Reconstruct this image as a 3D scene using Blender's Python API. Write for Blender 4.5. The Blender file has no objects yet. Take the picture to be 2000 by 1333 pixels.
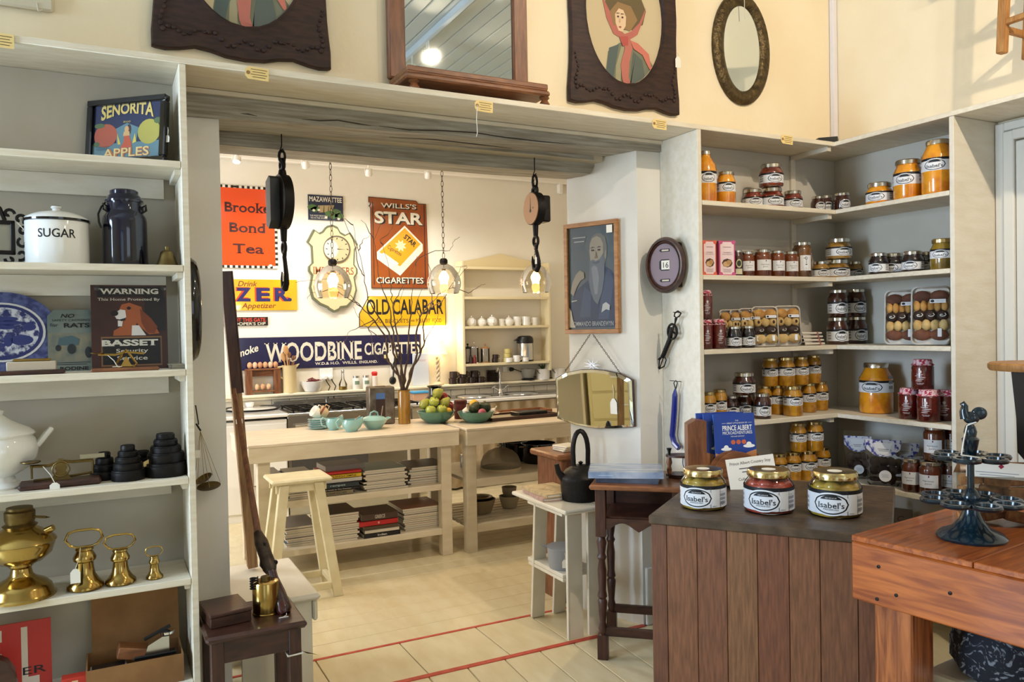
import bpy, math, random
from math import sin, cos, pi, radians, degrees, atan2, sqrt, hypot
from mathutils import Vector as V, Matrix as Mx
random.seed(11)
SC = bpy.context.scene
COL = SC.collection
# ------------------------------------------------------------------ camera
YAW, PITCH, ROLL, FPX = radians(27.317), radians(.965), radians(-1.044), 1546.5
EYE = V((0, 0, 1.35))
_r = V((cos(YAW), -sin(YAW), 0)); _f = V((sin(YAW), cos(YAW), 0)); _u = V((0, 0, 1))
FWD = cos(PITCH)*_f - sin(PITCH)*_u
_u2 = sin(PITCH)*_f + cos(PITCH)*_u
RGT = cos(ROLL)*_r + sin(ROLL)*_u2
UPV = -sin(ROLL)*_r + cos(ROLL)*_u2
cam = bpy.data.cameras.new('camera'); camo = bpy.data.objects.new('camera', cam); COL.objects.link(camo)
cam.lens = FPX/2000*36; cam.sensor_width = 36; cam.sensor_fit = 'HORIZONTAL'; cam.clip_start = .02
camo.matrix_world = Mx(((RGT.x, UPV.x, -FWD.x, EYE.x), (RGT.y, UPV.y, -FWD.y, EYE.y), (RGT.z, UPV.z, -FWD.z, EYE.z), (0, 0, 0, 1)))
SC.camera = camo
# ------------------------------------------------------------------ world, light, exposure
SC.view_settings.view_transform = 'Standard'; SC.view_settings.look = 'None'
SC.view_settings.exposure = 0.08; SC.view_settings.gamma = 1.0; SC.view_settings.use_curve_mapping = False
SC.cycles.use_denoising = True
SC.cycles.max_bounces = 8; SC.cycles.diffuse_bounces = 4; SC.cycles.glossy_bounces = 4
SC.cycles.transmission_bounces = 8; SC.cycles.transparent_max_bounces = 12
SC.cycles.caustics_reflective = False; SC.cycles.caustics_refractive = False
SC.cycles.sample_clamp_indirect = 6
W = bpy.data.worlds.new('world'); SC.world = W; W.use_nodes = True
W.node_tree.nodes['Background'].inputs[0].default_value = (.62, .76, 1, 1)
W.node_tree.nodes['Background'].inputs[1].default_value = .35
def area(name, loc, aim, sx, sy, power, col):
    l = bpy.data.lights.new(name, 'AREA'); l.shape = 'RECTANGLE'; l.size = sx; l.size_y = sy; l.energy = power; l.color = col
    o = bpy.data.objects.new(name, l); COL.objects.link(o); o.location = loc
    o.rotation_euler = (V(aim)-V(loc)).to_track_quat('-Z', 'Y').to_euler(); return o
DAY = (.57, .76, 1.0); WARM = (1.0, .84, .64)
area('shop_window_daylight', (1.55, -2.93, 1.75), (1.9, 3, 1.0), 1.7, 2.0, 18, (.8, .89, 1.0))
area('shop_door_daylight', (-1.6, -2.93, 1.35), (1.6, 2, 1.2), 1.2, 2.2, 8, DAY)
area('side_window_daylight', (-3.02, 2.15, 1.6), (2.4, 2.15, 1.2), 1.05, 1.7, 180, DAY)
area('kitchen_window_daylight', (-1.42, 4.9, 1.55), (3, 5.0, 1.1), 1.4, 1.5, 75, (.90, .94, 1.0))
# ------------------------------------------------------------------ pixel helpers (2000 x 1333 frame)
def ray(x, y): return FWD + RGT*((x-1000)/FPX) - UPV*((y-666.5)/FPX)
def PY(x, y, Y): d = ray(x, y); return EYE + d*(Y/d.y)
def PX(x, y, X): d = ray(x, y); return EYE + d*(X/d.x)
def PZ(x, y, Z): d = ray(x, y); return EYE + d*((Z-EYE.z)/d.z)
def proj(p):
    v = V(p)-EYE; w = v.dot(FWD); return 1000+FPX*v.dot(RGT)/w, 666.5-FPX*v.dot(UPV)/w, w
def XYZ(px, Y, Z):                                   # point at plane Y, height Z, seen at column px
    y = 600
    for i in range(4): p = PY(px, y, Y); p.z = Z; y = proj(p)[1]
    return p
def YXZ(px, X, Z):
    y = 600
    for i in range(4): p = PX(px, y, X); p.z = Z; y = proj(p)[1]
    return p
def size(npx, p): return npx*proj(p)[2]/FPX
# ------------------------------------------------------------------ materials
def lin(c): return tuple(((x/255+.055)/1.055)**2.4 if x/255 > .04045 else x/255/12.92 for x in c)+(1,)
MATS = {}
def mat(name, c, r=.5, metal=0, coat=0, c2=None, ns=20, st=None, bump=0, bs=80, trans=0, ior=1.45, emit=0, spec=.5, det=4, lo=.35, hi=.65, wave=0, alpha=1, sub=0):
    m = bpy.data.materials.new(name); m.use_nodes = True; nt = m.node_tree; p = nt.nodes['Principled BSDF']; I = p.inputs
    I['Base Color'].default_value = lin(c); I['Roughness'].default_value = r; I['Metallic'].default_value = metal
    I['Coat Weight'].default_value = coat; I['Coat Roughness'].default_value = .06
    I['Transmission Weight'].default_value = trans; I['IOR'].default_value = ior; I['Specular IOR Level'].default_value = spec
    if alpha < 1: I['Alpha'].default_value = alpha
    if emit: I['Emission Color'].default_value = lin(c); I['Emission Strength'].default_value = emit
    if c2 or bump:
        tc = nt.nodes.new('ShaderNodeTexCoord'); mp = nt.nodes.new('ShaderNodeMapping'); nt.links.new(tc.outputs['Object'], mp.inputs[0])
        if st: mp.inputs['Scale'].default_value = st
    if c2:
        n = nt.nodes.new('ShaderNodeTexNoise'); n.inputs['Scale'].default_value = ns; n.inputs['Detail'].default_value = det
        n.inputs['Distortion'].default_value = wave
        nt.links.new(mp.outputs[0], n.inputs[0])
        rp = nt.nodes.new('ShaderNodeValToRGB'); rp.color_ramp.elements[0].position = lo; rp.color_ramp.elements[1].position = hi
        rp.color_ramp.elements[0].color = lin(c); rp.color_ramp.elements[1].color = lin(c2)
        nt.links.new(n.outputs[0], rp.inputs[0]); nt.links.new(rp.outputs[0], I['Base Color'])
    if bump:
        n = nt.nodes.new('ShaderNodeTexNoise'); n.inputs['Scale'].default_value = bs; n.inputs['Detail'].default_value = 3
        nt.links.new(mp.outputs[0], n.inputs[0]); b = nt.nodes.new('ShaderNodeBump'); b.inputs['Strength'].default_value = bump; b.inputs['Distance'].default_value = .01
        nt.links.new(n.outputs[0], b.inputs['Height']); nt.links.new(b.outputs[0], I['Normal'])
    MATS[name] = m; return name
def flat(c, r=.45, metal=0):                          # plain colour material, made once
    k = 'c%d_%d_%d_%d_%d' % (*c, r*100, metal*10)
    if k not in MATS: mat(k, c, r, metal)
    return k
# ------------------------------------------------------------------ mesh builder
TXT = {}
def glyphs(body, bold=0, serif=0):
    k = (body, bold, serif)
    if k not in TXT:
        cu = bpy.data.curves.new('t', 'FONT'); cu.body = body; cu.size = 1; cu.offset = bold; cu.resolution_u = 3; cu.fill_mode = 'FRONT'
        o = bpy.data.objects.new('t', cu); COL.objects.link(o)
        bpy.context.view_layer.update()
        me = bpy.data.meshes.new_from_object(o.evaluated_get(bpy.context.evaluated_depsgraph_get()))
        vs = [(v.co.x, v.co.y) for v in me.vertices]; fs = [tuple(p.vertices) for p in me.polygons]
        bpy.data.objects.remove(o); bpy.data.curves.remove(cu); bpy.data.meshes.remove(me)
        if serif:                                          # slab serifs on the flat stem ends
            ec = {}
            for f in fs:
                for i in range(len(f)): e = tuple(sorted((f[i], f[(i+1) % len(f)]))); ec[e] = ec.get(e, 0)+1
            by = {}
            for (a, c), n in ec.items():
                if n == 1 and abs(vs[a][1]-vs[c][1]) < .004 and .03 < abs(vs[a][0]-vs[c][0]) < .21:
                    x0, x1 = sorted((vs[a][0], vs[c][0])); y_ = vs[a][1]
                    side = 1 if any(abs(vs[q][1]-y_) < 1 and x0-.02 < vs[q][0] < x1+.02 and vs[q][1] > y_+.1 for q in range(len(vs))) and y_ < .3 else -1
                    o = len(vs); vs += [(x0-serif, y_), (x1+serif, y_), (x1+serif, y_+side*.04), (x0-serif, y_+side*.04)]; fs.append((o, o+1, o+2, o+3) if side > 0 else (o+3, o+2, o+1, o))
        xs = [v[0] for v in vs]; ys = [v[1] for v in vs]
        TXT[k] = ([((x-min(xs))/(max(xs)-min(xs)), (y-min(ys))/(max(ys)-min(ys))) for x, y in vs], fs, (max(xs)-min(xs))/(max(ys)-min(ys)))
    return TXT[k]
def ell(cx, cz, rx, rz, n=32, a0=0, a1=2*pi):
    k = n if abs(a1-a0) >= 2*pi-1e-6 else n-1
    return [(cx+rx*cos(a0+(a1-a0)*i/k), cz+rz*sin(a0+(a1-a0)*i/k)) for i in range(n)]
class B:
    def __init__(s, m='white'): s.v = []; s.f = []; s.mi = []; s.ms = []; s.M = None; s.use(m)
    def use(s, m):
        if isinstance(m, tuple): m = flat(m)
        if m not in s.ms: s.ms.append(m)
        s.c = s.ms.index(m); return s
    def at(s, M): s.M = M; return s
    def add(s, vs, fs):
        o = len(s.v)
        s.v += [tuple(s.M @ V(v)) for v in vs] if s.M else [tuple(v) for v in vs]
        s.f += [tuple(i+o for i in f) for f in fs]; s.mi += [s.c]*len(fs); return s
    def box(s, x0, x1, y0, y1, z0, z1, ch=0):
        if not ch:
            return s.add([(x, y, z) for x in (x0, x1) for y in (y0, y1) for z in (z0, z1)], [(0, 1, 3, 2), (4, 6, 7, 5), (0, 4, 5, 1), (2, 3, 7, 6), (0, 2, 6, 4), (1, 5, 7, 3)])
        vs = []; ix = {}
        for a in (0, 1):
            for b in (0, 1):
                for c in (0, 1):
                    P = [(x0, x1)[a], (y0, y1)[b], (z0, z1)[c]]; sg = [1-2*a, 1-2*b, 1-2*c]
                    for k in range(3):
                        ix[a, b, c, k] = len(vs); q = [P[i]+(0 if i == k else ch*sg[i]) for i in range(3)]; vs.append(q)
        fs = []
        g = lambda a, b, c, k: ix[a, b, c, k]
        for a in (0, 1):
            fs.append([g(a, 0, 0, 0), g(a, 0, 1, 0), g(a, 1, 1, 0), g(a, 1, 0, 0)][::(1 if not a else -1)])
            fs.append([g(0, a, 0, 1), g(1, a, 0, 1), g(1, a, 1, 1), g(0, a, 1, 1)][::(1 if not a else -1)])
            fs.append([g(0, 0, a, 2), g(0, 1, a, 2), g(1, 1, a, 2), g(1, 0, a, 2)][::(1 if not a else -1)])
        for a in (0, 1):
            for b in (0, 1):
                fs.append([g(a, b, 0, 0), g(a, b, 1, 0), g(a, b, 1, 1), g(a, b, 0, 1)])
                fs.append([g(a, 0, b, 0), g(a, 1, b, 0), g(a, 1, b, 2), g(a, 0, b, 2)])
                fs.append([g(0, a, b, 1), g(1, a, b, 1), g(1, a, b, 2), g(0, a, b, 2)])
                for c in (0, 1): fs.append([g(a, b, c, 0), g(a, b, c, 1), g(a, b, c, 2)])
        return s.add(vs, fs)
    def lathe(s, pr, n=20, c=(0, 0, 0), a0=0, a1=2*pi, cap=True):
        full = abs(a1-a0) > 6.28; k = n if full else n+1
        vs = [(c[0]+r*cos(a0+(a1-a0)*i/n), c[1]+r*sin(a0+(a1-a0)*i/n), c[2]+z) for r, z in pr for i in range(k)]
        fs = []
        for j in range(len(pr)-1):
            for i in range(n):
                a = j*k+i; b = j*k+(i+1) % k; fs.append((a, b, b+k, a+k))
        if cap and full:
            if pr[0][0] > 1e-6: fs.append(tuple(range(n))[::-1])
            if pr[-1][0] > 1e-6: fs.append(tuple((len(pr)-1)*k+i for i in range(n)))
        return s.add(vs, fs)
    def cyl(s, p0, p1, r0, r1=None, n=12):
        return s.tube([p0, p1], [r0, r0 if r1 is None else r1], n)
    def tube(s, pts, r, n=8, closed=False, flatz=1):
        P = [V(p) for p in pts]; m = len(P); R = r if isinstance(r, (list, tuple)) else [r]*m
        T = []
        for i in range(m):
            a = P[(i-1) % m] if (i or closed) else P[0]; b = P[(i+1) % m] if (i < m-1 or closed) else P[-1]
            d = b-a; T.append(d.normalized() if d.length > 1e-9 else V((0, 0, 1)))
        u = T[0].orthogonal().normalized(); vs = []
        for i in range(m):
            u = u - T[i]*u.dot(T[i])
            u = u.normalized() if u.length > 1e-6 else T[i].orthogonal().normalized()
            w = T[i].cross(u)
            vs += [P[i]+u*(R[i]*cos(2*pi*k/n))+w*(R[i]*flatz*sin(2*pi*k/n)) for k in range(n)]
        fs = []
        for i in range(m if closed else m-1):
            for k in range(n):
                a = i*n+k; b = i*n+(k+1) % n; j = ((i+1) % m)*n
                fs.append((a, b, j+(k+1) % n, j+k))
        if not closed: fs += [tuple(range(n))[::-1], tuple((m-1)*n+k for k in range(n))]
        return s.add(vs, fs)
    def prism(s, poly, y0, y1, face_only=False):          # outline in the local x-z plane, y0 nearest the viewer
        n = len(poly); A = sum(poly[i][0]*poly[(i+1) % n][1]-poly[(i+1) % n][0]*poly[i][1] for i in range(n))
        if A < 0: poly = poly[::-1]
        if face_only: return s.add([(x, y0, z) for x, z in poly], [tuple(range(n))])
        return s.add([(x, y0, z) for x, z in poly]+[(x, y1, z) for x, z in poly], [tuple(range(n)), tuple(range(2*n-1, n-1, -1))]+[(i, i+n, (i+1) % n+n, (i+1) % n) for i in range(n)])
    def flatp(s, poly, y): return s.prism(poly, y, y, True)
    def slab(s, poly, z0, z1):                            # outline in the x-y plane
        n = len(poly); A = sum(poly[i][0]*poly[(i+1) % n][1]-poly[(i+1) % n][0]*poly[i][1] for i in range(n))
        if A < 0: poly = poly[::-1]
        return s.add([(x, y, z0) for x, y in poly]+[(x, y, z1) for x, y in poly], [tuple(range(n))[::-1], tuple(range(n, 2*n))]+[(i, (i+1) % n, (i+1) % n+n, i+n) for i in range(n)])
    def loops(s, L, closed=True):                         # skin between equal-length 3d loops
        n = len(L[0]); vs = [p for l in L for p in l]; fs = []
        for j in range(len(L)-1):
            for i in range(n if closed else n-1):
                a = j*n+i; b = j*n+(i+1) % n; fs.append((a, b, b+n, a+n))
        return s.add(vs, fs)
    def sph(s, c, r, n=12, m=8):
        if not isinstance(r, (tuple, list)): r = (r, r, r)
        vs = [(c[0], c[1], c[2]-r[2])]
        for j in range(1, m):
            t = pi*j/m; vs += [(c[0]+r[0]*sin(t)*cos(2*pi*i/n), c[1]+r[1]*sin(t)*sin(2*pi*i/n), c[2]-r[2]*cos(t)) for i in range(n)]
        vs.append((c[0], c[1], c[2]+r[2])); e = len(vs)-1; fs = [(0, 1+(i+1) % n, 1+i) for i in range(n)]
        for j in range(m-2):
            for i in range(n):
                a = 1+j*n+i; b = 1+j*n+(i+1) % n; fs.append((a, b, b+n, a+n))
        fs += [(1+(m-2)*n+i, 1+(m-2)*n+(i+1) % n, e) for i in range(n)]
        return s.add(vs, fs)
    def text(s, body, x, z, w, h, y, bold=0, align=0, warp=None, cylr=None, keep=False, serif=0):
        vs, fs, asp = glyphs(body, bold, serif)                  # x, z is the centre (align 0) or the left end (align 1)
        if w is None: w = h*asp
        if keep: w = min(w, h*asp)
        x0 = x-w/2 if align == 0 else x
        out = []
        for a, b in vs:
            px, pz = x0+a*w, z-h/2+b*h
            if warp: px, pz = warp(a, b, px, pz)
            out.append((cylr*sin(px/cylr), -cylr*cos(px/cylr), pz) if cylr else (px, y, pz))
        return s.add(out, fs)
    def lines(s, x, z, w, h, n, y, cylr=None):            # rows of illegible small print
        for k in range(n):
            zz = z+h/2-h*(k+.5)/n; t = h/n*.13; e = w*(.5 if k % 2 == 0 else .4)
            P = [(x-e, zz-t), (x, zz-t), (x+e, zz-t), (x+e, zz+t), (x, zz+t), (x-e, zz+t)]
            s.add([(cylr*sin(a/cylr), -cylr*cos(a/cylr), c) if cylr else (a, y, c) for a, c in P], [(0, 1, 4, 5), (1, 2, 3, 4)])
        return s
    def mesh(s, name='mesh', smooth=38):
        me = bpy.data.meshes.new(name); me.from_pydata(s.v, [], s.f)
        for m in s.ms: me.materials.append(MATS[m])
        me.polygons.foreach_set('material_index', s.mi)
        if smooth:
            me.polygons.foreach_set('use_smooth', [True]*len(s.f)); me.set_sharp_from_angle(angle=radians(smooth))
        me.update(); return me
def ob(name, b, parent=None, loc=None, rz=0, rot=None, sc=None, smooth=38):
    me = b.mesh(name, smooth) if isinstance(b, B) else b
    o = bpy.data.objects.new(name, me); COL.objects.link(o)
    if parent: o.parent = parent
    if loc is not None: o.location = loc
    if rot: o.rotation_euler = rot
    elif rz: o.rotation_euler = (0, 0, rz)
    if sc: o.scale = (sc, sc, sc) if not isinstance(sc, (tuple, list)) else sc
    return o
def tag(o, label, cat, group=None):
    o['label'] = label; o['category'] = cat
    if group: o['group'] = group
    return o
def thing(name, label, cat, loc=(0, 0, 0), rz=0, group=None, rot=None, sc=None):
    o = bpy.data.objects.new(name, None); COL.objects.link(o); o.location = loc; o.rotation_euler = rot or (0, 0, rz); o.empty_display_size = .05
    if sc: o.scale = (sc, sc, sc) if not isinstance(sc, (tuple, list)) else sc
    return tag(o, label, cat, group)
def struct(name, b, label=None, parent=None, smooth=38):
    o = ob(name, b, parent, smooth=smooth)
    if not parent:
        o['kind'] = 'structure'; o['label'] = label or name.replace('_', ' '); o['category'] = name.split('_')[0]
    return o
def dup(root, loc, rz=None, label=None, group=None, sc=None):
    def cp(o, par):
        c = o.copy(); COL.objects.link(c); c.parent = par
        for ch in list(o.children): cp(ch, c)
        return c
    r = cp(root, None); r.location = loc
    if rz is not None: r.rotation_euler = (0, 0, rz)
    if sc: r.scale = (sc, sc, sc)
    if label: r['label'] = label
    if group: r['group'] = group
    return r
def lite(name, loc, aim, power, col, ang=60, blend=.6, r=.03):
    l = bpy.data.lights.new(name, 'SPOT'); l.energy = power; l.color = col; l.spot_size = radians(ang); l.spot_blend = blend; l.shadow_soft_size = r
    o = bpy.data.objects.new(name, l); COL.objects.link(o); o.location = loc
    o.rotation_euler = (V(aim)-V(loc)).to_track_quat('-Z', 'Y').to_euler(); return o
ORD = ['leftmost', 'second', 'third', 'fourth', 'fifth', 'sixth', 'seventh', 'eighth', 'ninth', 'tenth', 'eleventh', 'twelfth', 'thirteenth', 'fourteenth', 'fifteenth', 'sixteenth']
def nth(i): return ORD[0] if i == 0 else ORD[i]+' from left'
# palette
mat('white', (222, 216, 200), .5, c2=(212, 204, 186), ns=6, bump=.05, bs=40)
mat('cream_wall', (240, 226, 196), .85, c2=(236, 219, 186), ns=3, bump=.12, bs=35)
mat('pier_paint', (224, 221, 214), .75, c2=(216, 211, 200), ns=3, bump=.15, bs=25)
mat('kitchen_wall', (240, 235, 222), .85, c2=(235, 228, 212), ns=2.5, bump=.06, bs=30)
mat('shelf_paint', (222, 214, 198), .5, c2=(214, 204, 184), ns=8, st=(1, 4, 4), bump=.08, bs=30)
mat('shelf_edge', (230, 220, 200), .55, c2=(219, 206, 182), ns=14, st=(.6, 3, 6), bump=.12, bs=40)
mat('back_panel', (206, 200, 188), .7, c2=(198, 191, 177), ns=4)
mat('shaded_panel', (186, 177, 160), .7, c2=(177, 167, 148), ns=4)  # panel paint darkened: the left unit's dim interior is put into the colour
mat('floor_cream', (224, 210, 174), .28, coat=.15, c2=(214, 197, 156), ns=5, st=(3, 1, 1), bump=.05, bs=14)
mat('floor_red', (178, 62, 50), .5, c2=(196, 84, 66), ns=30)
mat('beam_grey', (176, 171, 160), .7, c2=(142, 133, 118), ns=8, st=(.7, 9, 12), bump=.5, bs=9, det=8)
mat('ceiling_board', (214, 212, 204), .6)
mat('worktable', (216, 204, 180), .45, c2=(206, 192, 165), ns=6, st=(1, 4, 4), bump=.04)
mat('table_top_white', (226, 212, 190), .38, c2=(212, 196, 172), ns=6, st=(1, 8, 1))
mat('stool_cream', (222, 212, 178), .45, c2=(210, 197, 158), ns=10, bump=.05)
mat('dark_wood', (72, 40, 27), .38, coat=.15, c2=(46, 24, 16), ns=7, st=(2, 9, 9), bump=.06)
mat('dark_wood_v', (76, 42, 28), .42, coat=.12, c2=(48, 25, 17), ns=7, st=(9, 9, 1.2), bump=.06)
mat('chest_top', (94, 76, 58), .4, c2=(64, 50, 38), ns=14, st=(1, 1, 1), bump=.2, bs=40)
mat('pine', (194, 106, 44), .38, coat=.25, c2=(142, 66, 22), ns=5, st=(1.2, 12, 12), det=7, wave=.8, bump=.04)
mat('pine_y', (194, 106, 44), .38, coat=.25, c2=(142, 66, 22), ns=5, st=(12, 1.2, 12), det=7, wave=.8, bump=.04)
mat('pine_v', (184, 108, 54), .4, coat=.2, c2=(120, 58, 24), ns=5, st=(12, 12, 1.1), det=7, wave=1, bump=.04)
mat('mid_wood', (142, 90, 54), .4, coat=.2, c2=(108, 64, 37), ns=7, st=(2, 9, 9), bump=.05)
mat('mid_wood_v', (132, 82, 50), .4, coat=.2, c2=(98, 57, 33), ns=7, st=(9, 9, 1.5), bump=.05)
mat('oak_frame', (176, 128, 78), .45, c2=(150, 102, 56), ns=9, st=(2, 8, 8))
mat('plank_tan', (164, 130, 90), .6, c2=(120, 88, 56), ns=6, st=(14, 14, .8), det=6, bump=.15)
mat('carved', (60, 36, 27), .62, c2=(38, 22, 17), ns=8, st=(2, 6, 10), bump=.1)
mat('black', (16, 15, 15), .35); mat('black_gloss', (12, 11, 11), .12, coat=.4); mat('iron', (30, 27, 26), .45, .6, bump=.1, bs=60)
mat('brass', (184, 156, 92), .17, 1, c2=(162, 132, 70), ns=9); mat('brass_dull', (128, 108, 66), .4, 1, c2=(96, 78, 46), ns=20)
mat('steel', (196, 196, 194), .22, 1); mat('chrome', (226, 226, 226), .06, 1); mat('lid_gold', (206, 184, 130), .22, 1); mat('lid_silver', (214, 208, 196), .2, 1)
mat('mirror', (222, 228, 226), .02, 1)
mat('paper', (238, 234, 224), .8); mat('card_tag', (236, 208, 140), .7); mat('white_gloss', (240, 238, 232), .12, coat=.5); mat('ink', (24, 22, 24), .6)
mat('enamel', (238, 236, 230), .12, coat=.6); mat('navy', (14, 17, 44), .1, coat=.6, c2=(9, 10, 24), ns=6)
mat('teal_glaze', (140, 184, 182), .1, coat=.5); mat('green_bowl', (72, 118, 102), .2, coat=.4); mat('string', (214, 206, 190), .8)
mat('tray', (224, 216, 204), .3)
def shell_glass(name, k=1.45, rough=.02, tint=(255, 255, 255)):       # thin clear glass: transparent, with a reflection that grows at grazing angles
    m = bpy.data.materials.new(name); m.use_nodes = True; nt = m.node_tree; nt.nodes.remove(nt.nodes['Principled BSDF'])
    f = nt.nodes.new('ShaderNodeFresnel'); f.inputs[0].default_value = k
    a = nt.nodes.new('ShaderNodeBsdfTransparent'); a.inputs[0].default_value = lin(tint); g = nt.nodes.new('ShaderNodeBsdfGlossy'); g.inputs['Roughness'].default_value = rough
    x = nt.nodes.new('ShaderNodeMixShader'); nt.links.new(f.outputs[0], x.inputs[0]); nt.links.new(a.outputs[0], x.inputs[1]); nt.links.new(g.outputs[0], x.inputs[2])
    nt.links.new(x.outputs[0], nt.nodes['Material Output'].inputs[0]); MATS[name] = m
shell_glass('glass', 1.6); shell_glass('thin_glass', 1.42, .03, (248, 246, 240)); shell_glass('jar_glass', 1.4); shell_glass('film', 1.22, .08); shell_glass('bag_film', 1.5, .15)
# ================================================================== the setting
WY, WB = 2.885, 3.245                      # shop wall: front and kitchen side
RW = 3.39                                  # right wall
def plane_refl(px, py, Y, Z):              # where the ray mirrored in plane Y meets height Z
    p = PY(px, py, Y); d = ray(px, py); d.y = -d.y; return p + d*((Z-p.z)/d.z)
# floors, plank by plank
fl = struct('floor', B('floor_cream').box(-3.1, 4.7, -3.1, 6.7, -.06, -.022), 'cream painted board floor of shop and kitchen')
pb = B('floor_cream').box(-.081, .081, -5.9, 0, -.03, 0, .003).mesh('plank')
for i in range(40):
    o = ob('plank', pb, fl, (-2.95+i*.165, 2.872, 0), radians(-3.6))
for i, (a, b) in enumerate(((.38, .74), (.744, 1.10), (1.104, 1.46), (1.464, 1.74), (1.744, 2.16))):
    ob('plank', B('floor_cream').box(a, b, 2.888, 3.240, -.03, .001, .002), fl)
kb = B('floor_cream').box(-1.5, 4.6, 0, .139, -.03, 0, .002).mesh('plank')
for i in range(23): ob('plank', kb, fl, (0, 3.252+i*.1415, 0))
ob('red_stripe', B('floor_red').box(.37, 2.13, 2.866, 2.892, -.02, .003), fl); ob('red_stripe', B('floor_red').box(.37, 2.0, 3.236, 3.252, -.02, .003), fl)
# wall between shop and kitchen
b = B('pier_paint'); b.box(-3.1, .372, WY, WB, 0, 2.172)
b.slab([(2.13, WY), (3.6, WY), (3.6, WB), (1.985, WB)], 0, 2.172)
b.use('cream_wall').box(-3.1, 3.6, WY, WB, 2.172, 3.5)
struct('wall_front', b, 'thick cream wall with a wide opening into the kitchen')
struct('wall_right', B('cream_wall').box(RW, RW+.15, -3.1, WY, 0, 3.5), 'cream right wall above the corner shelving')
struct('wall_left', B('cream_wall').box(-3.2, -3.05, -3.1, 1.6, 0, 3.5).box(-3.2, -3.05, 2.7, WY, 0, 3.5).box(-3.2, -3.05, 1.6, 2.7, 0, .75).box(-3.2, -3.05, 1.6, 2.7, 2.45, 3.5))
b = B('cream_wall')
for x0, x1, z0, z1 in ((-3.1, -2.25, 0, 3.5), (-.95, .65, 0, 3.5), (2.45, 3.5, 0, 3.5), (-2.25, -.95, 2.65, 3.5), (.65, 2.45, 2.8, 3.5), (.65, 2.45, 0, .7)): b.box(x0, x1, -3.12, -2.97, z0, z1)
struct('wall_back', b)
ce = struct('ceiling', B('ceiling_board').box(-3.1, 3.5, -3.1, 2.9, 3.52, 3.58), 'white boarded shop ceiling')
cb = B('ceiling_board').box(-.058, .058, -3.0, 2.88, 3.49, 3.53, .006).mesh('ceiling_plank')
for i in range(53): ob('ceiling_plank', cb, ce, (-2.98+i*.122, 0, 0))
# kitchen shell
struct('wall_kitchen_back', B('kitchen_wall').box(-1.6, 4.7, 6.5, 6.62, 0, 2.86), 'off-white kitchen back wall hung with enamel signs')
struct('wall_kitchen_right', B('kitchen_wall').box(4.6, 4.72, WB, 6.5, 0, 2.86))
b = B('kitchen_wall')
for y0, y1, z0, z1 in ((WB, 4.15, 0, 2.86), (5.65, 6.5, 0, 2.86), (4.15, 5.65, 0, .75), (4.15, 5.65, 2.35, 2.86)): b.box(-1.62, -1.5, y0, y1, z0, z1)
struct('wall_kitchen_left', b)
struct('ceiling_kitchen', B('kitchen_wall').box(-1.6, 4.7, WB, 6.6, 2.86, 2.92))
b = B((240, 234, 222)).box(-1.5, 4.6, 6.43, 6.5, 2.70, 2.86, .01).box(-1.5, 4.6, 6.38, 6.5, 2.76, 2.86, .008).box(-1.5, 4.6, 6.33, 6.5, 2.81, 2.86, .006)
struct('trim_1', b, 'white moulded cornice along the kitchen back wall')
# lintel beams over the opening
lt = struct('trim_2', B('beam_grey').box(.372, 2.0, 3.03, 3.10, 2.105, 2.17), 'weathered grey timber lintel over the opening')
ob('beam', B('beam_grey').prism([(.247, 2.082), (2.259, 2.132), (2.259, 2.172), (.247, 2.172)], 2.872, 3.035), lt)
ob('beam', B('beam_grey').prism([(.37, 2.045), (1.6, 2.047), (2.02, 2.055), (2.1, 2.172), (.37, 2.172)], 3.095, 3.246), lt)
ob('board', B((196, 184, 160)).prism([(.372, 2.098), (2.05, 2.104), (2.05, 2.14), (.372, 2.14)], 3.034, 3.096), lt)
ob('lip', B('shelf_edge').prism([(.247, 2.163), (2.259, 2.164), (2.259, 2.178), (.247, 2.178)], 2.862, 2.875), lt)
for L_ in ([(470, 222), (485, 223), (503, 227)], [(590, 233), (625, 236), (660, 235), (700, 242), (725, 246)], [(740, 246), (800, 254), (860, 255), (925, 259), (990, 269), (1060, 277), (1125, 282)], [(760, 268), (850, 273), (930, 282), (1000, 290)]):
    ob('crack', B((60, 52, 46)).tube([PY(x, y, 2.8705) for x, y in L_], [.0006]+[.0022]*(len(L_)-2)+[.0006], 5), lt)
# corner cable duct
struct('trim_3', B((226, 222, 226)).box(3.36, 3.388, 2.857, 2.883, 2.2, 3.5, .002), 'pale cable duct running up the corner')
# door architrave on the right wall
dr = struct('door_1', B((216, 212, 200)).box(3.372, 3.389, .72, 1.86, 0, 2.08), 'white panelled door in the right wall')
for y0, y1, t in ((2.0, 2.038, .03), (1.955, 1.998, .042), (1.905, 1.953, .03), (1.865, 1.903, .02)): ob('architrave', B((218, 214, 204)).box(3.39-t, 3.389, y0, y1, 0, 2.17-(2.04-y1), .004), dr)
for z0, z1, t in ((2.132, 2.17, .03), (2.088, 2.13, .042)): ob('architrave', B((218, 214, 204)).box(3.39-t, 3.389, .7, 2.0-(2.17-z1), z0, z1, .004), dr)
for z0, z1 in ((.2, .95), (1.1, 1.95)): ob('door_panel', B((208, 204, 192)).box(3.36, 3.373, .9, 1.75, z0, z1, .006), dr)
struct('baseboard_right', B('pier_paint').box(2.14, 2.26, 2.868, 2.884, 0, .26, .004), 'white skirting at the foot of the pier')
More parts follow.
